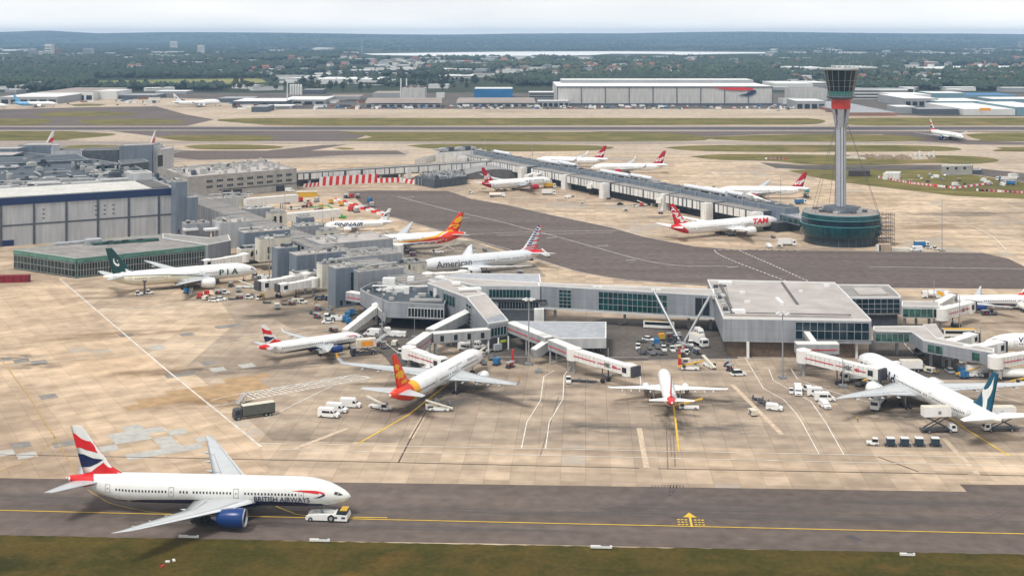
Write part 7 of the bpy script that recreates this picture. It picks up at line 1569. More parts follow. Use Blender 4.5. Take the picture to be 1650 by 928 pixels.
# around the left stands
put('car', 345, 486, -5, 'left white car of the pair under the ivory jet'); put('car', 355.5, 484, -5, 'right white car of the pair under the ivory jet')
for k, x, y, h_, lb in (('rdolly', 322, 481, 0, 'red loaded dolly left of the two white cars'), ('rdolly', 333, 477, 20, 'second red loaded dolly nearer the ivory jet'), ('cart', 352, 474, 0, 'canopied cart under the ivory jet engine'), ('tug', 364, 474, 10, 'white tug right of the ivory jet engine'), ('dolly', 374, 483, 5, 'empty dolly of the train left of the yellow barrier'), ('cart', 386, 482, 5, 'canopied cart of the train left of the yellow barrier'), ('tug', 402, 482, 5, 'tug pulling the train left of the yellow barrier'),
        ('tug', 224, 476, 20, 'left cart of the two at the tail prop of the ivory jet'), ('tug', 241, 474, 20, 'right cart of the two at the tail prop of the ivory jet'), ('wtow', 421, 449, 185, 'white tow tractor at the nose of the ivory jet'), ('stairs', 422, 463, 200, 'white stairs in front of the ivory jet nose'), ('cart', 372, 462, 80, 'dark cart beneath the ivory jet nose'),
        ('wtow', 540, 516, 184, 'big white tow tractor with round wheel arches below the stair tower'), ('car', 528, 521, 185, 'white hatchback below the big white tow tractor'), ('carsilver', 514, 482, 170, 'silver van in the shade under the cream corridor'), ('van', 600, 541, 160, 'white van right of the orange sided loader'), ('minivan', 633, 542, 170, 'left white van of the pair under the gate lounge'), ('minivan', 644, 543, 170, 'right white van of the pair under the gate lounge'),
        ('crew', 752, 565, -30, 'left white van of the pair under the windowed corridor'), ('crew', 767, 561, -20, 'right white van of the pair under the windowed corridor'), ('ohl', 586, 572, 200, 'catering truck with orange side panel at the nose of the short jet'), ('cart', 538, 535, 10, 'dark open cart right of the short jet tail'), ('cart', 608, 558, 30, 'canopied cart right of the orange sided truck'), ('dolly', 620, 562, 10, 'dolly right of the orange sided truck'), ('tug', 648, 571, 0, 'low tug left of the white bridge by the gold bird jet'), ('gpu', 636, 557, 80, 'power unit near the grey stair enclosure'),
        ('dolly', 505, 507, -40, 'end dolly of the curved line above the white hatchback'), ('cart', 511, 513, -40, 'canopied cart of the curved line above the white hatchback'), ('cart', 512, 500, -40, 'canopied cart nearest the stair tower foot'), ('bdolly', 560, 512, 0, 'bright blue container dolly right of the big tow tractor'), ('bdolly', 567, 508, 20, 'bright blue container dolly furthest right'), ('bdolly', 556, 519, 10, 'bright blue container dolly nearest the sloping bridge'),
        ('dolly', 460, 492, 0, 'dark dolly row under the round marked bridge'), ('cart', 470, 492, 0, 'dark cart under the round marked bridge'), ('gpu', 477, 488, 0, 'white unit under the round marked bridge'), ('tug', 489, 489, 0, 'white tug right of the bridge with the round mark'), ('dolly', 430, 489, 0, 'dark dolly below the yellow barrier')):
    put(k, x, y, h_, lb)
b = Bld('tail_prop', 'dark prop standing under the tail of the ivory jet', 'prop', 233, 474)
b.box((b.c.x, b.c.y, 2.6), (.7, .5, 5.2), 0, M_BRN, 'post'); b.box((b.c.x, b.c.y, .3), (2.6, 1.4, .5), 0, V_DARK, 'foot'); b.box((b.c.x, b.c.y, 5.3), (1.6, 1, .4), 0, V_DARK, 'head')
for i, (x, y) in enumerate(((507, 492), (510, 489), (1508, 605), (1512, 604), (1560, 606), (1382, 680), (1490, 585), (1462, 560))): put('person', x, y, i * 50, 'person in bright vest ' + ['left of the stair tower foot', 'nearest the stair tower foot', 'on the road behind the teal finned jet, left of two', 'on the road behind the teal finned jet, right of two', 'by the low white tunnel at the right', 'on the open stand left of the teal finned jet', 'beneath the bent walkway', 'at the corner of the bent walkway'][i], 'people on the apron')
# upper apron
for k, x, y, h_, lb in (('otank', 801, 318, 8, 'white tank truck with orange walkway below the crimson engined jet'), ('tug', 759, 312, 0, 'small tug left of the white tank truck'), ('dolly', 779, 305, 0, 'dolly left of the tank truck'), ('thl', 806, 308, 180, 'teal lift truck behind the orange topped tank truck'), ('wlorry', 884, 314, 8, 'white box lorry below the crimson engined jet nose'), ('ylorry', 886, 303, 8, 'yellow box lorry behind the white box lorry'), ('blorry', 897, 297, 8, 'blue lorry behind the yellow box lorry'), ('wdolly', 866, 305, 0, 'pale container dolly left of the yellow lorry'),
        ('carsilver', 917, 304, 0, 'silver car under the far pier, left one'), ('carsilver', 925, 305, 0, 'silver car under the far pier, middle one'), ('car', 934, 306, 0, 'white car under the far pier, right one'), ('car', 1002, 313, 0, 'white car right of the middle bridge pair'), ('bdolly', 1018, 320, 0, 'blue dolly right of the middle bridge pair'), ('bdolly', 1036, 324, 0, 'second blue dolly under the far pier'), ('tug', 1024, 334, 0, 'dark tug on the open apron before the far pier'), ('rdolly', 1034, 333, 0, 'green brown dolly behind the dark tug'), ('gpu', 1053, 333, 0, 'purple grey unit under the left bridge above the red finned jet'),
        ('bdolly', 1136, 342, 0, 'blue dolly cluster at the red finned jet, left one'), ('blorry', 1150, 347, 0, 'blue lorry beside the red finned jet'), ('bdolly', 1162, 346, 0, 'blue dolly cluster at the red finned jet, right one'), ('gpu', 1180, 349, 0, 'grey unit right of the blue lorry'), ('thl', 1299, 318, 90, 'teal lift truck at the tail of the jet by the control tower'), ('blorry', 1290, 329, 20, 'teal blue truck left of the control tower base'), ('rdolly', 1281, 340, 0, 'red dolly above the tower footbridge'), ('tug', 1262, 344, 0, 'white tug above the tower footbridge'), ('carsilver', 1250, 329, 0, 'pale car left of the teal blue truck'),
        ('van', 1476, 405, 185, 'white van right of the control tower base'), ('blorry', 1485, 399, 10, 'blue truck behind the white van by the tower'), ('tug', 1497, 401, 10, 'left tug of the pair by the tall thin mast'), ('tug', 1508, 403, 10, 'right tug of the pair by the tall thin mast'), ('minivan', 1239, 399, -80, 'small white van facing the camera left of the tower'), ('gpu', 1256, 399, 0, 'pink grey unit between the van and the tower'), ('wlorry', 1268, 396, 0, 'white truck by the tower wall'), ('tug', 1388, 397, 0, 'tug under the brown scaffolding'),
        ('belt', 1178, 378, 150, 'loader under the red finned jet engine'), ('stairs', 620, 378, 200, 'passenger stairs at the rear door of the jet with the big dark name'), ('belt', 590, 381, 20, 'loader under the jet with the big dark name'), ('cart', 578, 379, 0, 'cart beneath the jet with the big dark name'), ('stairs', 725, 405, 200, 'passenger stairs under the red and gold tail'), ('belt', 705, 408, 0, 'loader left of the stairs under the red and gold tail'), ('cart', 665, 413, 0, 'cart behind the engine of the red and gold jet'), ('cart', 800, 446, 0, 'cart under the wing of the silver jet'), ('dolly', 815, 444, 0, 'dolly under the wing of the silver jet'), ('dolly', 830, 443, 0, 'dolly at the rear of the silver jet'),
        ('van', 415, 309, 0, 'white van below the office windows, left one'), ('van', 467, 309, 0, 'white van at the right end of the office building'), ('car', 402, 314, 0, 'white car below the office windows'), ('tank', 1507, 481, 170, 'white truck left of the orange billboard'), ('cart', 1588, 508, 10, 'dark cart with silver frame under the blue engine at the right'), ('tank', 1643, 500, 100, 'white fuel truck at the right edge'), ('dolly', 1600, 508, 10, 'dark dolly under the blue engine at the right'), ('bus', 1545, 543, 178, 'purple grey coach under the white bridges at the right'), ('cart', 1538, 527, 90, 'cart beneath the lettered bridge'), ('wlorry', 1580, 605, 0, 'white cabin beneath the bent walkway end'), ('tank', 1628, 612, 178, 'white tank under the striped bridge at the right'), ('ybelt', 1560, 607, 5, 'yellow loader under the bent walkway'), ('ybelt', 1650, 620, -10, 'yellow loader at the right edge'), ('carsilver', 1530, 600, 90, 'pale car under the bent walkway'), ('cart', 1478, 566, 60, 'cart at the corner of the bent walkway'), ('wlorry', 1462, 598, 180, 'white box lorry behind the teal finned jet')):
    put(k, x, y, h_, lb)
# ------------------------------------------------------------------ masts
def mast(px, py, h_, label, head=True, r_=.28, n=6):
    b = Bld('light_mast', label, 'light mast', px, py, 'floodlight masts'); c = b.c; m = b.mb(); m.tube((c.x, c.y, 0), (c.x, c.y, h_), r_, r_ * .55, 8); m.build('pole', M_POLE, b.root); b.box((c.x, c.y, .4), (2.2, 2.2, .8), 0, V_GREY, 'base')
    if head:
        m = b.mb(); m.tube((c.x, c.y, h_ - .2), (c.x, c.y, h_), 1.3, 1.3, 12); m.build('head_ring', M_POLE, b.root)
        for k in range(n): a = 2 * math.pi * k / n; b.box((c.x + 1.6 * math.cos(a), c.y + 1.6 * math.sin(a), h_ - .1), (.9, .7, .35), math.degrees(a), T_WHITE, 'floodlight')
for a_ in [(852, 588, 21, 'tallest lit mast in front of the sloped building'), (1261, 610, 20, 'mast in front of the big flat roofed building'), (1518, 405, 25, 'tall thin mast on the open concrete right of the tower', False, .2), (434, 455, 19, 'pale mast beside the nose of the ivory jet'), (509, 470, 20, 'thin mast between the cream blocks', False, .2), (529, 500, 19, 'mast before the dark glass stair tower', False, .3), (616, 545, 17, 'mast before the gate lounge with arched head'), (692, 595, 9, 'dark short mast beside the white bridge', False, .2), (980, 608, 9, 'dark short mast at the undocked bridge', False, .2), (1358, 624, 9, 'dark short mast at the longest bridge', False, .2),
           (1505, 528, 17, 'thin mast crossing the green glazed link', False, .2), (1546, 540, 14, 'thin mast in front of the lettered bridge', False, .2), (1580, 570, 9, 'short mast at the jumbo nose', False, .2), (718, 265, 20, 'thin mast behind the far pier, left one', False, .2), (782, 262, 20, 'thin mast behind the far pier, middle one', False, .2), (858, 275, 22, 'thin mast behind the far pier, right one', False, .2), (459, 350, 14, 'thin mast on the building site', False, .2), (520, 370, 16, 'thin mast left of the big dark name', False, .15), (1258, 345, 22, 'thin mast left of the tower footbridge', False, .2), (1238, 350, 16, 'thin mast over the tower footbridge', False, .2), (308, 320, 14, 'pale mast beside the office building', False, .2), (359, 335, 16, 'pale mast before the office windows', False, .2), (868, 600, 0.01 + 3, 'short pole by the grey stair enclosure', False, .15), (668, 545, 8, 'short mast at the silver ramp', False, .15)]: mast(*a_)
# ------------------------------------------------------------------ signs, huts, site stuff
for i, (x, y, w_, lb) in enumerate([(304, 867, 4.2, 'leftmost low white taxiway sign in the grass'), (515, 873, 4.2, 'low white taxiway sign below the tow tractor'), (969, 884, 4.4, 'low white taxiway sign in the middle of the grass'), (1462, 896, 3, 'rightmost low white taxiway sign in the grass')]):
    b = Bld('taxiway_sign', lb, 'sign', x, y, 'taxiway signs in the grass'); c = b.c; b.box((c.x, c.y, .45), (w_, .5, .45), -3, T_WHITE, 'casing'); b.box((c.x + w_ * .18, c.y, .69), (w_ * .42, .34, .04), -3, V_DARK, 'face')
    for s_ in (-1, 1): b.box((c.x + s_ * w_ * .35, c.y, .12), (.12, .12, .24), 0, T_GREY, 'post')
b = Bld('container_row', 'row of dark red containers at the left edge', 'containers', 10, 455)
for k in range(5): p = W(-12 + k * 13.2, 455.3 - k * .3); b.box((p.x, p.y, 1.5), (3.5, 3, 3), 3, mat('container_red', (.22, .012, .02), .6, 0, .2, .6, stripes=[('A', .5, .08, .6)]), 'container')
for i, (x, y) in enumerate(((270, 905), (262, 912), (280, 903))):
    m = MB(); p = W(x, y); m.o = p; m.box((p.x, p.y, .12), (.9, .5, .24), i); o = m.build('marker_block', [T_WHITE, V_RED, T_WHITE][i]); o.location = p; tag(o, ['right white marker block in the lower left grass', 'red marker block in the lower left grass', 'upper white marker block in the lower left grass'][i], 'marker', 'marker blocks in the grass')
# compound right of the tower
b = Bld('site_office', 'two storey grey site office with three small windows in the fenced compound', 'building', 1542, 282)
b.block([(1517, 268), (1566, 267), (1568, 265.5), (1520, 266)], 0, 7, C_CONC, R_PALE, .3)
q0, q1 = W(1517, 268, 7), W(1566, 267, 7)
for k in range(3): b.panel(q0, q1, .16 + k * .28, .24 + k * .28, 4.4, 6, G_DARK)
b.block([(1528, 275), (1580, 274), (1582, 270.5), (1530, 271)], 0, 3.2, UNITD, R_GREY, .2, name='annex')
b = Bld('white_cabin', 'white cabin row inside the compound left of the site office', 'cabin', 1436, 287); b.block([(1423, 280), (1449, 279.5), (1452, 276.5), (1428, 276.5)], 0, 4.5, C_WHITE, R_WHITE, .1)
b = Bld('black_shed', 'long dark shed just right of the tower shaft', 'shed', 1384, 282); b.block([(1367, 276), (1402, 276), (1402, 273.5), (1367, 273.5)], 0, 4, mat('shed_brown', (.06, .045, .045), .7), C_DARK, 0)
b = Bld('white_cabin', 'small grey white cabin at the right end of the compound', 'cabin', 1625, 296); b.block([(1612, 289), (1638, 288), (1640, 284), (1615, 285)], 0, 4, C_CONC, R_PALE, .1)
seg = [((1416, 287), (1470, 297), 20), ((1470, 297), (1535, 304), 20), ((1535, 305), (1590, 298), 12), ((1575, 308), (1650, 312), 20), ((1234, 257), (1266, 257), 10)]
for a_, c_, n in seg:
    for k in range(n):
        t = (k + .5) / n; p0, p1 = W(*a_), W(*c_); x, y = a_[0] + (c_[0] - a_[0]) * t, a_[1] + (c_[1] - a_[1]) * t
        kind = 'bred' if k % 2 else 'bwhite'; o = put(kind, x, y, math.degrees(math.atan2(p1.y - p0.y, p1.x - p0.x)), ('red' if k % 2 else 'white') + ' block of the barrier line round the compound', 'red and white barriers round the compound', sc=1.5)
rr = random.Random(31)
M_SOIL = mat('soil', (.22, .16, .11), .9, 0, .3, .3); M_RUB = mat('rubble', (.40, .34, .28), .9, 0, .3, .4)
def mound(px, py, r_, h_, m_, label):
    p = W(px, py); m = MB(p); rg = []
    for k in range(5):
        t = k / 4; rg.append([(p.x + (r_ * (1 - t) ** .8 + .05) * (1 + .25 * math.sin(a * 3 + px)) * math.cos(a), p.y + (r_ * (1 - t) ** .8 + .05) * math.sin(a), h_ * t ** .8) for a in [2 * math.pi * j / 12 for j in range(12)]])
    m.ring(rg); o = m.build('rubble_heap', m_); o.location = p; tag(o, label, 'heap', 'heaps of soil and rubble'); return o
for i in range(16): mound(1362 + i * 9 + rr.uniform(-3, 3), 255.5 + rr.uniform(-2, 1), rr.uniform(4, 8), rr.uniform(2, 4), rr.choice([M_SOIL, M_RUB, M_RUB]), 'soil and rubble heap in the row right of the tower shaft')
for k, x, y, h_ in [(rr.choice(['blorry', 'wlorry', 'cart', 'gpu', 'van', 'wdolly', 'rdolly', 'carsilver', 'cardark']), rr.uniform(1460, 1640), rr.uniform(284, 300), rr.uniform(0, 180)) for _ in range(22)]: put(k, x, y, h_, 'works vehicle or unit parked in the fenced compound right of the tower', 'works vehicles in the compound')
b = Bld('works_tower', 'white works tower with stacked drums behind the compound', 'works plant', 1486, 254)
for i in range(6): m = b.mb(); x = b.c.x - 10 + i * 4; m.tube((x, b.c.y, 0), (x, b.c.y, 2.5 + 1.5 * (i % 3)), 1.1, 1.1, 10); m.build('silo', T_WHITE, b.root)
# building site beyond the left pier
for i in range(26):
    x, y = rr.uniform(455, 600), rr.uniform(318, 352)
    k = rr.choice(['rdolly', 'pallet', 'bdolly', 'belt', 'gpu', 'wdolly', 'cart', 'bred', 'cart', 'rdolly', 'tug']); put(k, x, y, rr.uniform(0, 180), 'works material or vehicle on the building site beyond the left pier', 'works items on the building site', sc=1.3)
for i in range(30): t = i / 30; put('bred' if i % 2 else 'bwhite', 540 + 88 * t, 322 + 26 * t + (3 if i % 3 == 0 else 0), -35, ('red' if i % 2 else 'white') + ' barrier edging the building site', 'barriers edging the building site', sc=1.5)
zones = [((420, 640), (482, 505), 9, 'in the shade of the left pier stands'), ((500, 640), (505, 560), 10, 'between the short jet and the gate lounge'), ((1470, 1640), (572, 612), 16, 'under and beside the bent walkway'), ((900, 1190), (302, 346), 18, 'along the foot of the far pier'), ((560, 880), (375, 452), 14, 'on the stands between pier and dark tarmac'), ((640, 840), (560, 600), 10, 'around the nose of the gold bird jet'), ((300, 420), (455, 485), 8, 'around the ivory jet'), ((1020, 1160), (540, 575), 10, 'on the yard below the V strut'), ((1190, 1290), (320, 395), 8, 'left of the control tower')]
nm = {'cart': 'canopied baggage cart', 'dolly': 'flat dark dolly', 'tug': 'small tug', 'gpu': 'wheeled power unit', 'wdolly': 'silver container dolly', 'cardark': 'dark car', 'belt': 'belt loader', 'bdolly': 'blue container dolly', 'stairs': 'passenger stairs', 'minivan': 'small white van'}
for (xa, xb), (ya, yb), n, wh in zones:
    for i in range(n):
        k = rr.choice(['cart', 'dolly', 'dolly', 'tug', 'gpu', 'wdolly', 'cart', 'cardark', 'belt', 'bdolly', 'dolly', 'stairs' if i % 2 else 'minivan']); put(k, rr.uniform(xa, xb), rr.uniform(ya, yb), rr.uniform(0, 180), nm[k] + ' ' + wh, 'ground equipment ' + wh)
b = Bld('boom_lift', 'bright green boom lift on the building site', 'boom lift', 552, 352); c = b.c; m = b.mb(); m.bar((c.x, c.y, 1.5), (c.x - 9, c.y + 4, 7), .7, .7); m.bar((c.x - 9, c.y + 4, 7), (c.x - 20, c.y + 10, 5), .6, .6); m.build('boom', mat('lift_green', (.06, .30, .05), .5), b.root); b.box((c.x, c.y, .9), (4, 2.2, 1.2), 0, mat('lift_green', (0, 0, 0)), 'chassis')
b = Bld('yellow_cabin', 'yellow site cabin below the right end of the office building', 'cabin', 495, 317)
p = b.c; b.box((p.x, p.y, 1.6), (13, 4, 3.2), 10, V_YEL, 'wall'); b.box((p.x, p.y, 3.3), (13.4, 4.4, .2), 10, V_CREAM, 'roof'); b.box((p.x - 2, p.y - 2.3, 1.8), (2, .1, 1), 10, V_GLASS, 'window')
b = Bld('worker_lift', 'small orange and yellow machine in the gap beside the blue grey towers', 'machine', 318, 366); p = b.c; b.box((p.x, p.y, 1.5), (2.4, 2, 3), 0, V_ORANGE, 'body'); b.box((p.x + 2, p.y, 2.2), (.6, .6, 4.4), 0, V_YEL, 'mast')
b = Bld('yellow_barrier', 'yellow barrier stack at the foot of the round marked bridge', 'barrier', 421, 482); p = b.c; b.box((p.x, p.y, 1), (2.4, 1.6, 1.6), 0, V_YEL, 'block'); b.box((p.x, p.y, 2.0), (2.0, 1.2, .3), 0, V_YEL, 'cap')
# ------------------------------------------------------------------ far buildings, trees, houses
import numpy as np
def shed(x0, x1, yg, yt, yb, label, wall=C_LIGHT, roof=R_PALE, name='warehouse', cat='warehouse', group=None, skew=0, doors=0, par=0, bands=0, maxd=None):
    D = F * H / (yg - YH); z = H - (yt - YH) * D / F; D2 = F * (H - z) / (yb - YH)
    if maxd: D2 = min(D2, D + maxd)
    X0, X1 = (x0 - CX) * D / F, (x1 - CX) * D / F; D2 = max(D2, D + 8)
    b = Bld(name, label, cat, (x0 + x1) / 2, yg, group); sk = skew * (D2 - D)
    ps = [(X0, D), (X1, D), (X1 + sk, D2), (X0 + sk, D2)]
    b.block(ps, 0, z, wall, roof, par, px=False)
    for k in range(doors): b.panel(ps[0], ps[1], (k + .15) / doors, (k + .85) / doors, .2, z * .62, G_DARK, 'loading_door', off=.3)
    for k in range(bands): b.panel(ps[0], ps[1], .01, .99, z * (k + .3) / (bands + .2), z * (k + .75) / (bands + .2), C_DARK, 'open_storey', off=.3)
    b.z = z; b.base = ps; b.D = D; return b
W_HANG = mat('hangar_cladding', (.50, .49, .47), .6, .05, .07, .02, stripes=[('X', 8.2, .5, .92), ('Z', 7, .4, .92)])
FARW = mat('far_white', (.62, .62, .60), .6, 0, .12, .03); FARG = mat('far_grey', (.30, .31, .32), .6, 0, .15, .03); FARB = mat('far_blue', (.015, .15, .36), .5, 0, .3, .04); FARRED = mat('far_brick', (.26, .14, .10), .8, 0, .2, .05)
FART = mat('far_teal', (.16, .28, .34), .5, 0, .15, .03); FARWR = mat('far_white_roof', (.72, .72, .70), .6, 0, .08, .02); FARBR = mat('far_brown_roof', (.30, .25, .22), .7, 0, .2, .02)
b = shed(897, 1245, 170.5, 139.5, 132, 'vast pale hangar with red and blue ribbon mark beyond the runway', W_HANG, FARWR, 'hangar', 'hangar')
ps = b.base; z = b.z
for k in range(10): b.panel(ps[0], ps[1], .002 + k * .1105, .002 + k * .1105 + .0035, 0, z, UNITD, 'door_track', off=.8, th=.7)
b.panel(ps[0], ps[1], 0, 1, 0, 3.5, UNITD, 'door_base', off=.6); b.panel(ps[0], ps[1], 0, 1, z - 1.6, z - .2, UNITD, 'eaves_band', off=1.0, th=.9)
b.block([(ps[3][0] + 12, ps[3][1] - 60), (ps[2][0] - 4, ps[2][1] - 60), (ps[2][0] - 4, ps[2][1]), (ps[3][0] + 12, ps[3][1])], z, z + 5, FARG, FARWR, 0, px=False, name='rear_bay')
Lx = ps[1][0] - ps[0][0]
def hp(u, v): return (ps[0][0] + Lx * u, ps[0][1] - 1.3, v)
for m_, pl in ((P_RED, [(.718, .93), (.87, .95), (.905, .90), (.915, .82), (.90, .80), (.88, .80), (.86, .78), (.80, .80)]), (P_NAVY, [(.92, .80), (.925, .70), (.905, .55), (.885, .50), (.835, .52), (.875, .62), (.893, .72), (.90, .80)])):
    m = b.mb(); m.add([hp(u, v * z) for u, v in pl], [list(range(len(pl)))]); m.build('ribbon_mark', m_, b.root)
def vault(x0, x1, yg, yt, label, roof=FARBR, dep=60, doors=10):
    D = F * H / (yg - YH); z = H - (yt - YH) * D / F; X0, X1 = (x0 - CX) * D / F, (x1 - CX) * D / F; b = Bld('warehouse', label, 'warehouse', (x0 + x1) / 2, yg); m = b.mb(); n = 10; vs = []
    for k in range(n + 1): t = k / n; zz = z * .45 + z * .75 * math.sin(math.pi * t / 1.15 + .1) ** .7; vs += [(X0 + 3 * t, D + dep * t, zz), (X1 - 3 * t, D + dep * t, zz)]
    m.add(vs, [(2 * k, 2 * k + 1, 2 * k + 3, 2 * k + 2) for k in range(n)], 0, True); m.build('roof', roof, b.root)
    b.block([(X0 + 1, D + .5), (X1 - 1, D + .5), (X1 - 4, D + dep), (X0 + 4, D + dep)], 0, z * .44, FARG, FARG, 0, px=False)
    for k in range(doors): b.panel((X0, D), (X1, D), (k + .2) / doors, (k + .8) / doors, .3, z * .4, C_DARK, 'loading_door', off=.3, cen=Vector((0, D + 50)))
vault(588, 712, 173.5, 162, 'long shed with curved brownish roof left of the grey power block'); vault(735, 863, 172, 162.5, 'long low shed with curved tan roof between power block and hangar', dep=90)
shed(852, 896, 163, 149, 147, 'rounded grey office wing at the left end of the hangar', FARG, FARWR, bands=3, maxd=40); shed(866, 917, 172, 163, 161, 'low glazed annex before the left end of the hangar', FARG, FARWR, doors=6, maxd=30)
b = shed(647.5, 685, 162, 142.5, 141, 'pale grey power block with two chimneys', W_HANG, FARG, 'power_block', 'power station', maxd=40)
for x in (646, 655): D = 2085; X = (x - CX) * D / F; m = b.mb(); m.tube((X, D, 0), (X, D, 34), 1.4, 1.1, 8); m.build('chimney', FARW, b.root)
for k in range(5): m = b.mb(); x = b.base[0][0] + 8 + k * 6; m.box((x, b.D + 12, b.z + 2), (4, 5, 4)); m.build('plant_unit', [FARRED, FARG][k % 2], b.root)
shed(764, 826, 159, 143.5, 140.5, 'bright blue wrapped building left of the hangar', FARB, FARW, bands=0, maxd=70); shed(703, 716, 158, 150, 149, 'small pale block right of the power block', FARW, FARG, maxd=20)
SL = [(563, 607, 121.5, 113, 112.4, FARW, FARWR, 2, 'white office block far beyond the field, left part'), (586, 670, 119, 110.4, 109.8, FARW, FARWR, 1, 'long white office block far beyond the field, upper part'), (512, 617, 136, 127.6, 124.4, FARW, FARWR, 0, 'white flat roofed depot behind the trees'), (577, 640, 138, 130.5, 128, FARW, FARG, 1, 'grey white depot in front of the flat roofed one'),
 (690, 722, 143, 137, 134.8, FARW, FARG, 0, 'small white shed right of the chimneys'), (706, 765, 128, 122.5, 120, FARW, FARW, 2, 'cream flats among trees left of the hangar'), (764, 800, 125, 120, 118.6, FARW, FARRED, 1, 'pale flats with reddish roof left of the hangar'), (800, 850, 127, 121.5, 119.8, FARW, FARW, 2, 'row of cream flats among trees near the hangar'),
 (0, 92, 168, 156.5, 150, FARG, FARWR, 6, 'cargo shed with white roof at the left edge'), (60, 150, 162, 149, 141.5, FARW, FARBR, 7, 'long tan roofed cargo shed on the far left'), (150, 188, 160.5, 147.5, 144, FARW, FARW, 0, 'big white cargo hall at the end of the tan roofed shed'), (20, 76, 145, 137.8, 134.5, FARW, FARG, 0, 'grey roofed depot behind the cargo sheds'), (-40, 21, 142, 135.8, 132.4, FARW, FARG, 0, 'grey roofed depot at the left edge behind the cargo sheds'), (95, 163, 141.5, 136.4, 133, FARG, FARW, 0, 'pale roofed depot right of the grey roofed ones'), (88, 148, 153, 147, 144.6, FARW, FARG, 4, 'white office row between the cargo sheds'),
 (374, 460, 172, 163.5, 158.5, UNITD, FARWR, 6, 'low white roofed shed left of the silos'), (452, 524, 169, 161, 155.6, FARG, FARWR, 4, 'white roofed works shed below the silos'), (405, 430, 181, 172.5, 169, UNITD, FARG, 0, 'dark fuel yard building beside the taxiway'), (425, 470, 176, 171, 168.5, FARG, FARWR, 0, 'low white building at the edge of the concrete'), (487, 520, 152, 145, 143.4, UNITD, FARG, 0, 'dark block right of the silos'), (600, 648, 157, 150.5, 147, FARG, FARBR, 0, 'tan roofed store left of the power block'),
 (1272, 1333, 162, 143.5, 142, W_HANG, FARBR, 0, 'big pale box building left of the tower cab'), (1250, 1310, 143, 135, 131, FARW, FARWR, 0, 'white roofed hall behind the hangar end'), (1305, 1332, 142, 133.5, 130.5, FARW, FARWR, 3, 'white roofed block with dark openings left of the tower cab'), (1283, 1330, 176, 163, 159.5, FARG, FARWR, 4, 'white roofed freight shed right of the hangar'), (1262, 1290, 168, 160, 158, FARW, FARG, 0, 'low pale shed by the hangar corner'),
 (1366, 1445, 187, 181.8, 163.5, FARRED, FARG, 0, 'large sloping grey roof with brick edge behind the tower shaft'), (1375, 1472, 160, 144, 142, FARW, FARG, 3, 'multi storey car park right of the tower cab'), (1463, 1473, 160, 141.5, 140.5, FARW, FARW, 0, 'stair core of the multi storey car park'), (1440, 1500, 164, 152.8, 149, FARW, FARWR, 0, 'white roofed cargo hall right of the car park'), (1458, 1512, 172, 159, 152, FARG, FARWR, 5, 'white roofed cargo shed with grey lift towers'), (1500, 1556, 160, 150.5, 147.6, FART, FARWR, 0, 'teal walled cargo hall at the right'), (1556, 1638, 158, 153.5, 149.8, FART, FARB, 0, 'long hall with light blue roof at the right'),
 (1510, 1590, 174, 163.5, 158.5, FART, FARWR, 0, 'teal and white cargo hall behind the orange lettered one'), (1553, 1636, 186, 176.2, 166, FARW, FARWR, 0, 'white cargo hall with small orange sign at the right'), (1638, 1700, 186, 173, 164, FART, FARWR, 0, 'teal hall cut by the right edge'), (1600, 1690, 170, 160, 156.5, FART, FARWR, 0, 'pale roofed hall at the right edge'), (1480, 1545, 185, 176, 173.5, UNITD, FARG, 0, 'low dark freight block beside the white cargo hall'), (1445, 1476, 183, 172.5, 169.5, FARG, FARWR, 0, 'small white roofed store beside the sloping roof'),
 (1280, 1330, 118, 109.6, 107, FARW, FARWR, 1, 'white commercial block among houses left of the tower cab'), (1358, 1414, 119, 108.4, 106.2, FARW, FARW, 2, 'cream commercial block behind the tower cab'), (1280, 1296, 126, 120.6, 119.6, FARRED, FARRED, 0, 'red brick block left of the tower cab'), (1548, 1570, 136, 130, 128.6, FARRED, FARRED, 0, 'red brick block among trees at the right'), (1610, 1640, 128, 123.5, 122.4, FARW, FARG, 0, 'white roofed store among trees at the right')]
for x0, x1, yg, yt, yb, w_, r_, dr, lb in SL: shed(x0, x1, yg, yt, yb, lb, w_, r_, 'commercial_building', 'building', doors=0 if dr in (1, 2, 3) else dr, bands=dr if dr in (1, 2, 3) else 0, maxd=260 if yg < 180 else 400)
b = Bld('orange_sign', 'small orange sign board on the white cargo hall at the right', 'sign', 1586, 186.4); D = b.c.y; m = b.mb(); m.box((b.c.x, D - 3, 8.2), (15, .5, 3.4)); m.build('board', V_ORANGE, b.root); m = b.mb(); m.box((b.c.x - 5, D - 3, 3.2), (.4, .4, 6.4)); m.build('post', FARG, b.root)
b = Bld('cement_silos', 'cluster of tall white silos on the far side of the runway', 'silos', 477, 153)
for k in range(5): m = b.mb(); x = b.c.x - 9 + k * 4.5; m.tube((x, b.c.y, 0), (x, b.c.y, 17 - (k == 4) * 2), 2.1, 2.1, 10); m.tube((x, b.c.y, 17 - (k == 4) * 2), (x, b.c.y, 18.5), 2.1, .6, 10); m.build('silo', FARW, b.root)
for x, yg, h_, lb in ((583, 86, 90, 'thin tall mast at the end of the reservoir'), (463, 170, 45, 'lattice mast beside the silos')): b = Bld('mast', lb, 'mast', x, yg); m = b.mb(); m.tube((b.c.x, b.c.y, 0), (b.c.x, b.c.y, h_), 1.2 if h_ < 99 else 5, .5 if h_ < 99 else 2, 6); m.build('pole', FARW, b.root)
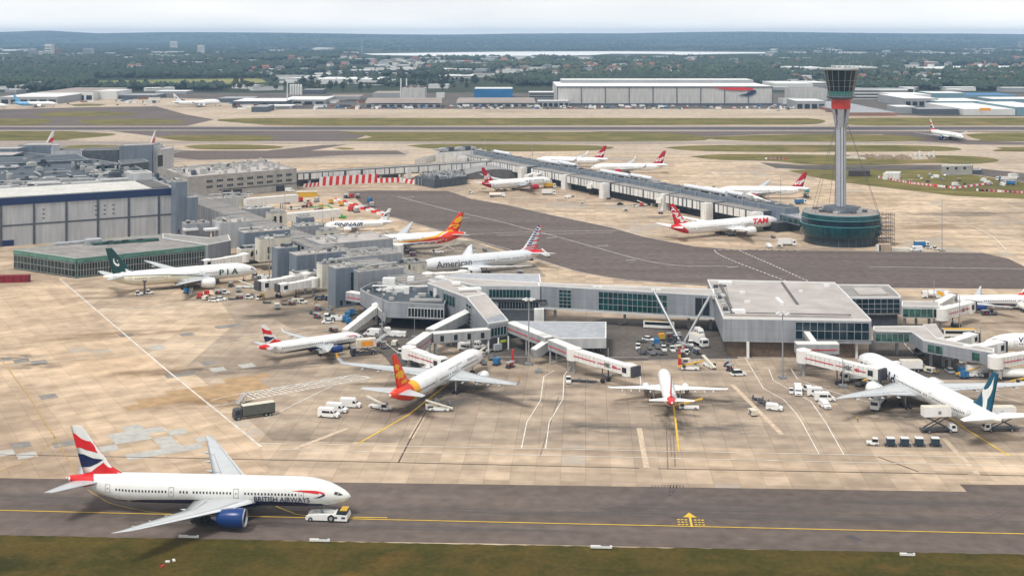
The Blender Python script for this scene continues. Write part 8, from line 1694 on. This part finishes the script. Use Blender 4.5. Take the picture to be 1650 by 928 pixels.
for i, (x, yg, w_, h_, m_) in enumerate(((80, 92.5, 11, 62, FARW), (67, 93, 6, 30, FARW), (94, 92, 6, 40, FARRED), (143, 92, 14, 42, FARG), (324, 88, 9, 50, FARW), (280, 80, 10, 60, FARW), (53, 91, 10, 34, FARG), (1645, 81, 6, 60, FARG))):  # each block has one even wall colour of its own
    b = Bld('tower_block', ['tallest white tower block on the far left', 'low white block left of the tallest tower block', 'brownish tower block right of the tallest one', 'grey tower block group far left of the field', 'lone white tower block behind the field', 'white building below the ridge', 'grey block at the far left woods', 'far grey block at the right edge'][i], 'tower block', x, yg); D = b.c.y; m = b.mb(); m.box((b.c.x, D, h_ / 2), (w_ * D / F, 40, h_)); m.build('wall', m_, b.root)
    for k in range(4): m = b.mb(); m.box((b.c.x, D - 20.4, h_ * (.2 + .19 * k)), (w_ * D / F * .9, .6, h_ * .06)); m.build('window_band', C_DARK, b.root)

# small houses and light sheds scattered beyond the airfield
def simple(name, cat, wallm, roofm, L_, w, h, rf, lb):
    r = empty(name, (0, 0, 0), 0, lb, cat); q = MB(); q.box((0, 0, h / 2), (L_, w, h)); q.build('wall', wallm, r)
    q = MB(); q.add([(-L_ / 2 - .4, -w / 2 - .4, h), (L_ / 2 + .4, -w / 2 - .4, h), (L_ / 2 + .4, w / 2 + .4, h), (-L_ / 2 - .4, w / 2 + .4, h), (-L_ / 2, 0, h + rf), (L_ / 2, 0, h + rf)], [(0, 1, 5, 4), (2, 3, 4, 5), (1, 2, 5), (3, 0, 4)]); q.build('roof', roofm, r); return r
HS = [simple('house', 'house', mat('house_brick', (.30, .19, .14), .8), mat('tile_red', (.24, .11, .08), .8), 11, 8, 5.5, 3, ''), simple('house', 'house', mat('house_white', (.66, .64, .6), .8), mat('tile_brown', (.16, .12, .10), .8), 12, 8, 5.5, 3, ''), simple('house', 'house', mat('house_grey', (.40, .38, .35), .8), mat('slate', (.14, .15, .17), .7), 14, 9, 6, 3, '')]
SHD = [simple('industrial_shed', 'shed', FARW, FARWR, 46, 22, 7, .8, ''), simple('industrial_shed', 'shed', FARG, FARW, 36, 24, 8, .8, ''), simple('industrial_shed', 'shed', FARW, FARG, 60, 20, 9, .6, '')]
rr = random.Random(77); HPOS = []
hl = ['brick house with red roof in the suburb beyond the trees', 'white house with brown roof in the suburb beyond the trees', 'grey house with slate roof in the suburb beyond the trees']
for i in range(290):
    x = rr.choice([rr.uniform(1240, 1660), rr.uniform(1240, 1660), rr.uniform(560, 1240), rr.uniform(0, 560)]); y = rr.uniform(96, 137) if x > 1240 else rr.uniform(94, 122)
    k = rr.choice([0, 0, 1, 2, 1]); p = W(x, y); HPOS.append((p.x, p.y, 14)); o = place(HS[k], USED, (p.x, p.y, 0), rr.uniform(0, 3.14), hl[k], 'houses beyond the airfield'); s_ = 1 + (137 - y) / 40; o.scale = (s_ * 1.2, s_, s_)
sl = ['white shed among the trees beyond the airfield', 'grey walled shed with white roof beyond the airfield', 'white walled shed with grey roof beyond the airfield']
for i in range(290):
    x = rr.uniform(-20, 1670); y = rr.choice([rr.uniform(80, 100), rr.uniform(86, 128), rr.uniform(110, 150) if (x < 560 or 1250 < x) else rr.uniform(92, 118)])
    if 150 < x < 440 and 122 < y < 142: continue
    if 570 < x < 1240 and y < 95: continue
    k = rr.randrange(3); p = W(x, y); HPOS.append((p.x, p.y, 34)); o = place(SHD[k], USED, (p.x, p.y, 0), rr.choice([0, .5, 1.2, 2.6]), sl[k], 'sheds beyond the airfield'); s_ = rr.uniform(.7, 1.35) * (1 + max(0, 110 - y) / 26); o.scale = (s_, s_, s_ * .8)
# vehicles along the far apron road
def blockcar(m_, L_, w, h, name='parked_vehicle'):
    r = empty(name, (0, 0, 0), 0, '', 'vehicle'); q = MB(); side(q, [(-L_ / 2, .4), (L_ / 2, .4), (L_ / 2, h * .55), (L_ / 2 - 1.4, h), (-L_ / 2, h)], w); q.build('body', m_, r); q = MB(); q.box((0, 0, .3), (L_ * .9, w * .96, .5)); q.build('underbody', V_DARK, r); return r
BC = [blockcar(V_WHITE, 5, 2, 2), blockcar(V_WHITE, 8, 2.5, 3.4), blockcar(V_SILV, 4.6, 1.9, 1.6), blockcar(V_RED, 4.6, 1.9, 1.6), blockcar(V_DARK, 4.6, 1.9, 1.6), blockcar(V_BLUE, 6, 2.2, 2.6)]
bl = ['white van', 'white lorry', 'silver car', 'red car', 'dark car', 'blue van']
for i in range(270):
    t = rr.random()
    if t < .62: x, y = rr.uniform(590, 1335), rr.uniform(171.5, 176.5)
    elif t < .85: x, y = rr.uniform(1235, 1500), rr.uniform(163, 180)
    else: x, y = rr.uniform(0, 560), rr.uniform(163, 176)
    if 1366 < x < 1445 and y > 163: continue
    k = rr.choice([0, 0, 1, 2, 2, 3, 4, 4, 5, 0]); p = W(x, y); place(BC[k], USED, (p.x, p.y, -.03), rr.choice([0, 1.57, .3, 1.4]), bl[k] + ' parked in the rows beyond the far apron', 'vehicles parked beyond the far apron')
CT = [simple('freight_container', 'container', c_, c_, 12, 2.6, 2.6, .05, '') for c_ in (V_GREY, V_WHITE, FARRED, UNITD)]
cl_ = ['grey container', 'white container', 'rust red container', 'dark container']
for i in range(190):
    x, y = (rr.uniform(200, 590), rr.uniform(160, 177)) if i % 3 else (rr.uniform(1400, 1560), rr.uniform(164, 182)) if i % 2 else (rr.uniform(0, 200), rr.uniform(161, 172))
    if x < 370 and y > 167 or (1366 < x < 1445): continue
    k = rr.randrange(4); p = W(x, y); o = place(CT[k], USED, (p.x, p.y, 0), rr.choice([0, .1, 1.5, .5]), cl_[k] + ' in the freight yards beyond the runway', 'containers in the freight yards'); s_ = rr.uniform(.8, 1.8); o.scale = (s_, s_, s_)
# trees: three kinds, crown of many leaf clumps
def leafmat(name, col):
    m, nt, b = nodes(name); N, L = nt.nodes, nt.links; ge = N.new('ShaderNodeNewGeometry'); mr = N.new('ShaderNodeMapRange'); mr.inputs[3].default_value = .55; mr.inputs[4].default_value = 1.6
    L.new(ge.outputs['Random Per Island'], mr.inputs[0]); mx = N.new('ShaderNodeMix'); mx.data_type = 'RGBA'; mx.blend_type = 'MULTIPLY'; mx.inputs[0].default_value = 1; mx.inputs[6].default_value = (*col, 1); L.new(mr.outputs[0], mx.inputs[7]); L.new(mx.outputs[2], b.inputs['Base Color']); b.inputs['Roughness'].default_value = .8; return m
LF = [leafmat('foliage_dark', (.014, .030, .016)), leafmat('foliage_mid', (.022, .042, .018)), leafmat('foliage_olive', (.04, .055, .022))]; M_BARK = mat('bark', (.09, .07, .05), .9)
OCT = np.array([(1, 0, 0), (0, 1, 0), (-1, 0, 0), (0, -1, 0), (0, 0, 1), (0, 0, -.7)], float); OF = np.array([(0, 1, 4), (1, 2, 4), (2, 3, 4), (3, 0, 4), (1, 0, 5), (2, 1, 5), (3, 2, 5), (0, 3, 5)])
def blobs(name, cen, rad, m_, seed, parent=None):
    g = np.random.default_rng(seed); n = len(cen); v = OCT[None] * (rad[:, None, :]) * g.uniform(.6, 1.35, (n, 6, 1)); a = g.uniform(0, 6.28, n); ca, sa = np.cos(a)[:, None], np.sin(a)[:, None]
    x = v[:, :, 0] * ca - v[:, :, 1] * sa; y = v[:, :, 0] * sa + v[:, :, 1] * ca; v = np.stack([x, y, v[:, :, 2]], 2) + cen[:, None]
    f = (OF[None] + (np.arange(n) * 6)[:, None, None]).reshape(-1, 3); me = bpy.data.meshes.new(name); me.vertices.add(n * 6); me.vertices.foreach_set('co', v.reshape(-1).astype('f4')); me.loops.add(f.size); me.loops.foreach_set('vertex_index', f.reshape(-1).astype('i4'))
    me.polygons.add(len(f)); me.polygons.foreach_set('loop_start', (np.arange(len(f)) * 3).astype('i4')); me.polygons.foreach_set('loop_total', np.full(len(f), 3, 'i4')); me.materials.append(m_); me.update(); me.validate(); o = bpy.data.objects.new(name, me); COL.objects.link(o)
    if parent: o.parent = parent
    return o
TR = []
for k in range(3):
    g = np.random.default_rng(k + 3); r = empty('tree', (0, 0, 0), 0, '', 'tree'); m = MB(); m.tube((0, 0, 0), (.3, .1, 6), .45, .25, 7)
    for j in range(4): a = j * 1.7; m.tube((.2, .1, 3.5 + j * .5), (2.4 * math.cos(a), 2.4 * math.sin(a), 7 + j * .6), .2, .07, 5)
    m.build('trunk', M_BARK, r); n = 130; d = g.normal(size=(n, 3)); d /= np.linalg.norm(d, axis=1)[:, None]; q = d * (g.uniform(.35, 1, (n, 1)) ** .5) * np.array([4.2, 4.2, 4.4 if k else 6.0]) * (1 + .25 * np.sin(d[:, :1] * 5 + k)); q[:, 2] += 8.2 if k else 8.8
    blobs('crown', q, g.uniform(.5, 1.25, (n, 1)) * np.ones((1, 3)), LF[k], k, r); TR.append(r)
tl = ['dark bushy tree beyond the airfield', 'mid green round tree beyond the airfield', 'olive green tree beyond the airfield']
for i in range(280):
    t = rr.random(); 
    if t < .2: x, y = rr.uniform(155, 560), rr.uniform(140.5, 147)
    elif t < .42: x, y = rr.uniform(0, 160), rr.uniform(143, 147)
    elif t < .6: x, y = rr.uniform(640, 900), rr.uniform(127, 139)
    elif t < .8: x, y = rr.uniform(1370, 1660), rr.uniform(128, 143)
    elif t < .9: x, y = rr.uniform(500, 760), rr.uniform(137, 150)
    else: x, y = rr.uniform(150, 430), rr.uniform(126, 129)
    k = rr.randrange(3); p = W(x, y); o = place(TR[k], USED, (p.x, p.y, 0), rr.uniform(0, 6), tl[k], 'trees beyond the airfield'); s_ = rr.uniform(.7, 1.35); o.scale = (s_ * 1.1, s_ * 1.1, s_)
# distant woodland: nobody could count it
g = np.random.default_rng(5)
def wood(name, n, y0, y1, m_, seed, thr, sc=1.0):
    g = np.random.default_rng(seed); px = g.uniform(-60, 1710, n * 4); py = y0 + (y1 - y0) * g.uniform(0, 1, n * 4)
    D = F * H / (py - YH); X = (px - CX) * D / F
    f = np.sin(X * .0021 + seed) + np.sin(D * .0017 + X * .0009 + seed * 2) + .8 * np.sin(X * .0063 - D * .004 + seed) + .6 * np.sin(X * .014 + D * .009)
    keep = f > thr; keep &= ~((px > 150) & (px < 440) & (py > 126.5) & (py < 143)); keep &= ~((py > 83) & (py < 95.5) & (px > 575) & (px < 1250)); keep &= ~((py > 106) & (py < 115.6) & (px > 1455)); keep &= ~((py > 80.2) & (py < 83) & (px < 92))
    keep &= ~((py > 108) & (py < 138) & (px > 510) & (px < 672) & (np.sin(px * .3) > -.3)); keep &= ~((py > 139) & (px > 560) & (px < 1370))
    for hx, hy, hw in HPOS:
        q = max(1, hy / 4000); keep &= ~((np.abs(X - hx) < hw * q) & (D > hy - 150 * q * q) & (D < hy + 12 * q))
    i = np.nonzero(keep)[0][:n]; D, X, py = D[i], X[i], py[i]; k = sc * (1 + (D - 2300) / 3600) ; r = g.uniform(3.5, 7.5, len(i)) * k; z = r * g.uniform(.5, 1.0, len(i)) + g.uniform(0, 4, len(i))
    zt = np.array([hgt(a, b) for a, b in zip(X, D)])
    o = blobs(name, np.stack([X, D, np.minimum(z, 12) + zt], 1), np.stack([r * 1.3, r * 1.2, np.minimum(r, 9)], 1), m_, seed); o['kind'] = 'stuff'
wood('woodland', 15000, 92, 147, LF[0], 11, -.2); wood('woodland', 12000, 92, 146, LF[1], 12, .1); wood('woodland', 6000, 90, 140, LF[2], 13, .8, .8); wood('woodland', 11000, 71, 95, LF[0], 14, -.6, .7)

for x0, x1, yg, yt, yb, w_, r_, dr, lb in [(60, 120, 104, 100, 98, FARW, FARWR, 0, 'white depot roofs in the woods at the far left'), (128, 210, 110, 106.5, 104.5, FARG, FARW, 0, 'long pale depot in the woods right of the white one'), (90, 160, 118.5, 115, 113, FARRED, FARRED, 0, 'tan brick terraces among the far left woods'), (125, 280, 122, 118, 116.5, FARW, FARG, 1, 'very long pale building behind the grassy field'), (300, 420, 98, 96, 95, FARW, FARWR, 0, 'thin white roofs beyond the field'), (700, 760, 116, 112, 110, FARG, FARW, 0, 'pale roofed works among trees left of the hangar'),
        (190, 250, 160, 154, 151, UNITD, FARG, 0, 'dark low block right of the big white cargo hall'), (250, 300, 152, 147.5, 145.5, FARG, FARWR, 0, 'low pale shed above the white jumbo'), (350, 405, 166, 159, 156, UNITD, FARG, 0, 'dark works building right of the white jumbo'), (528, 580, 163, 156, 153, FARG, FARBR, 0, 'tan roofed workshop left of the curved roof shed')]:
    shed(x0, x1, yg, yt, yb, lb, w_, r_, 'commercial_building', 'building', bands=dr, maxd=260)
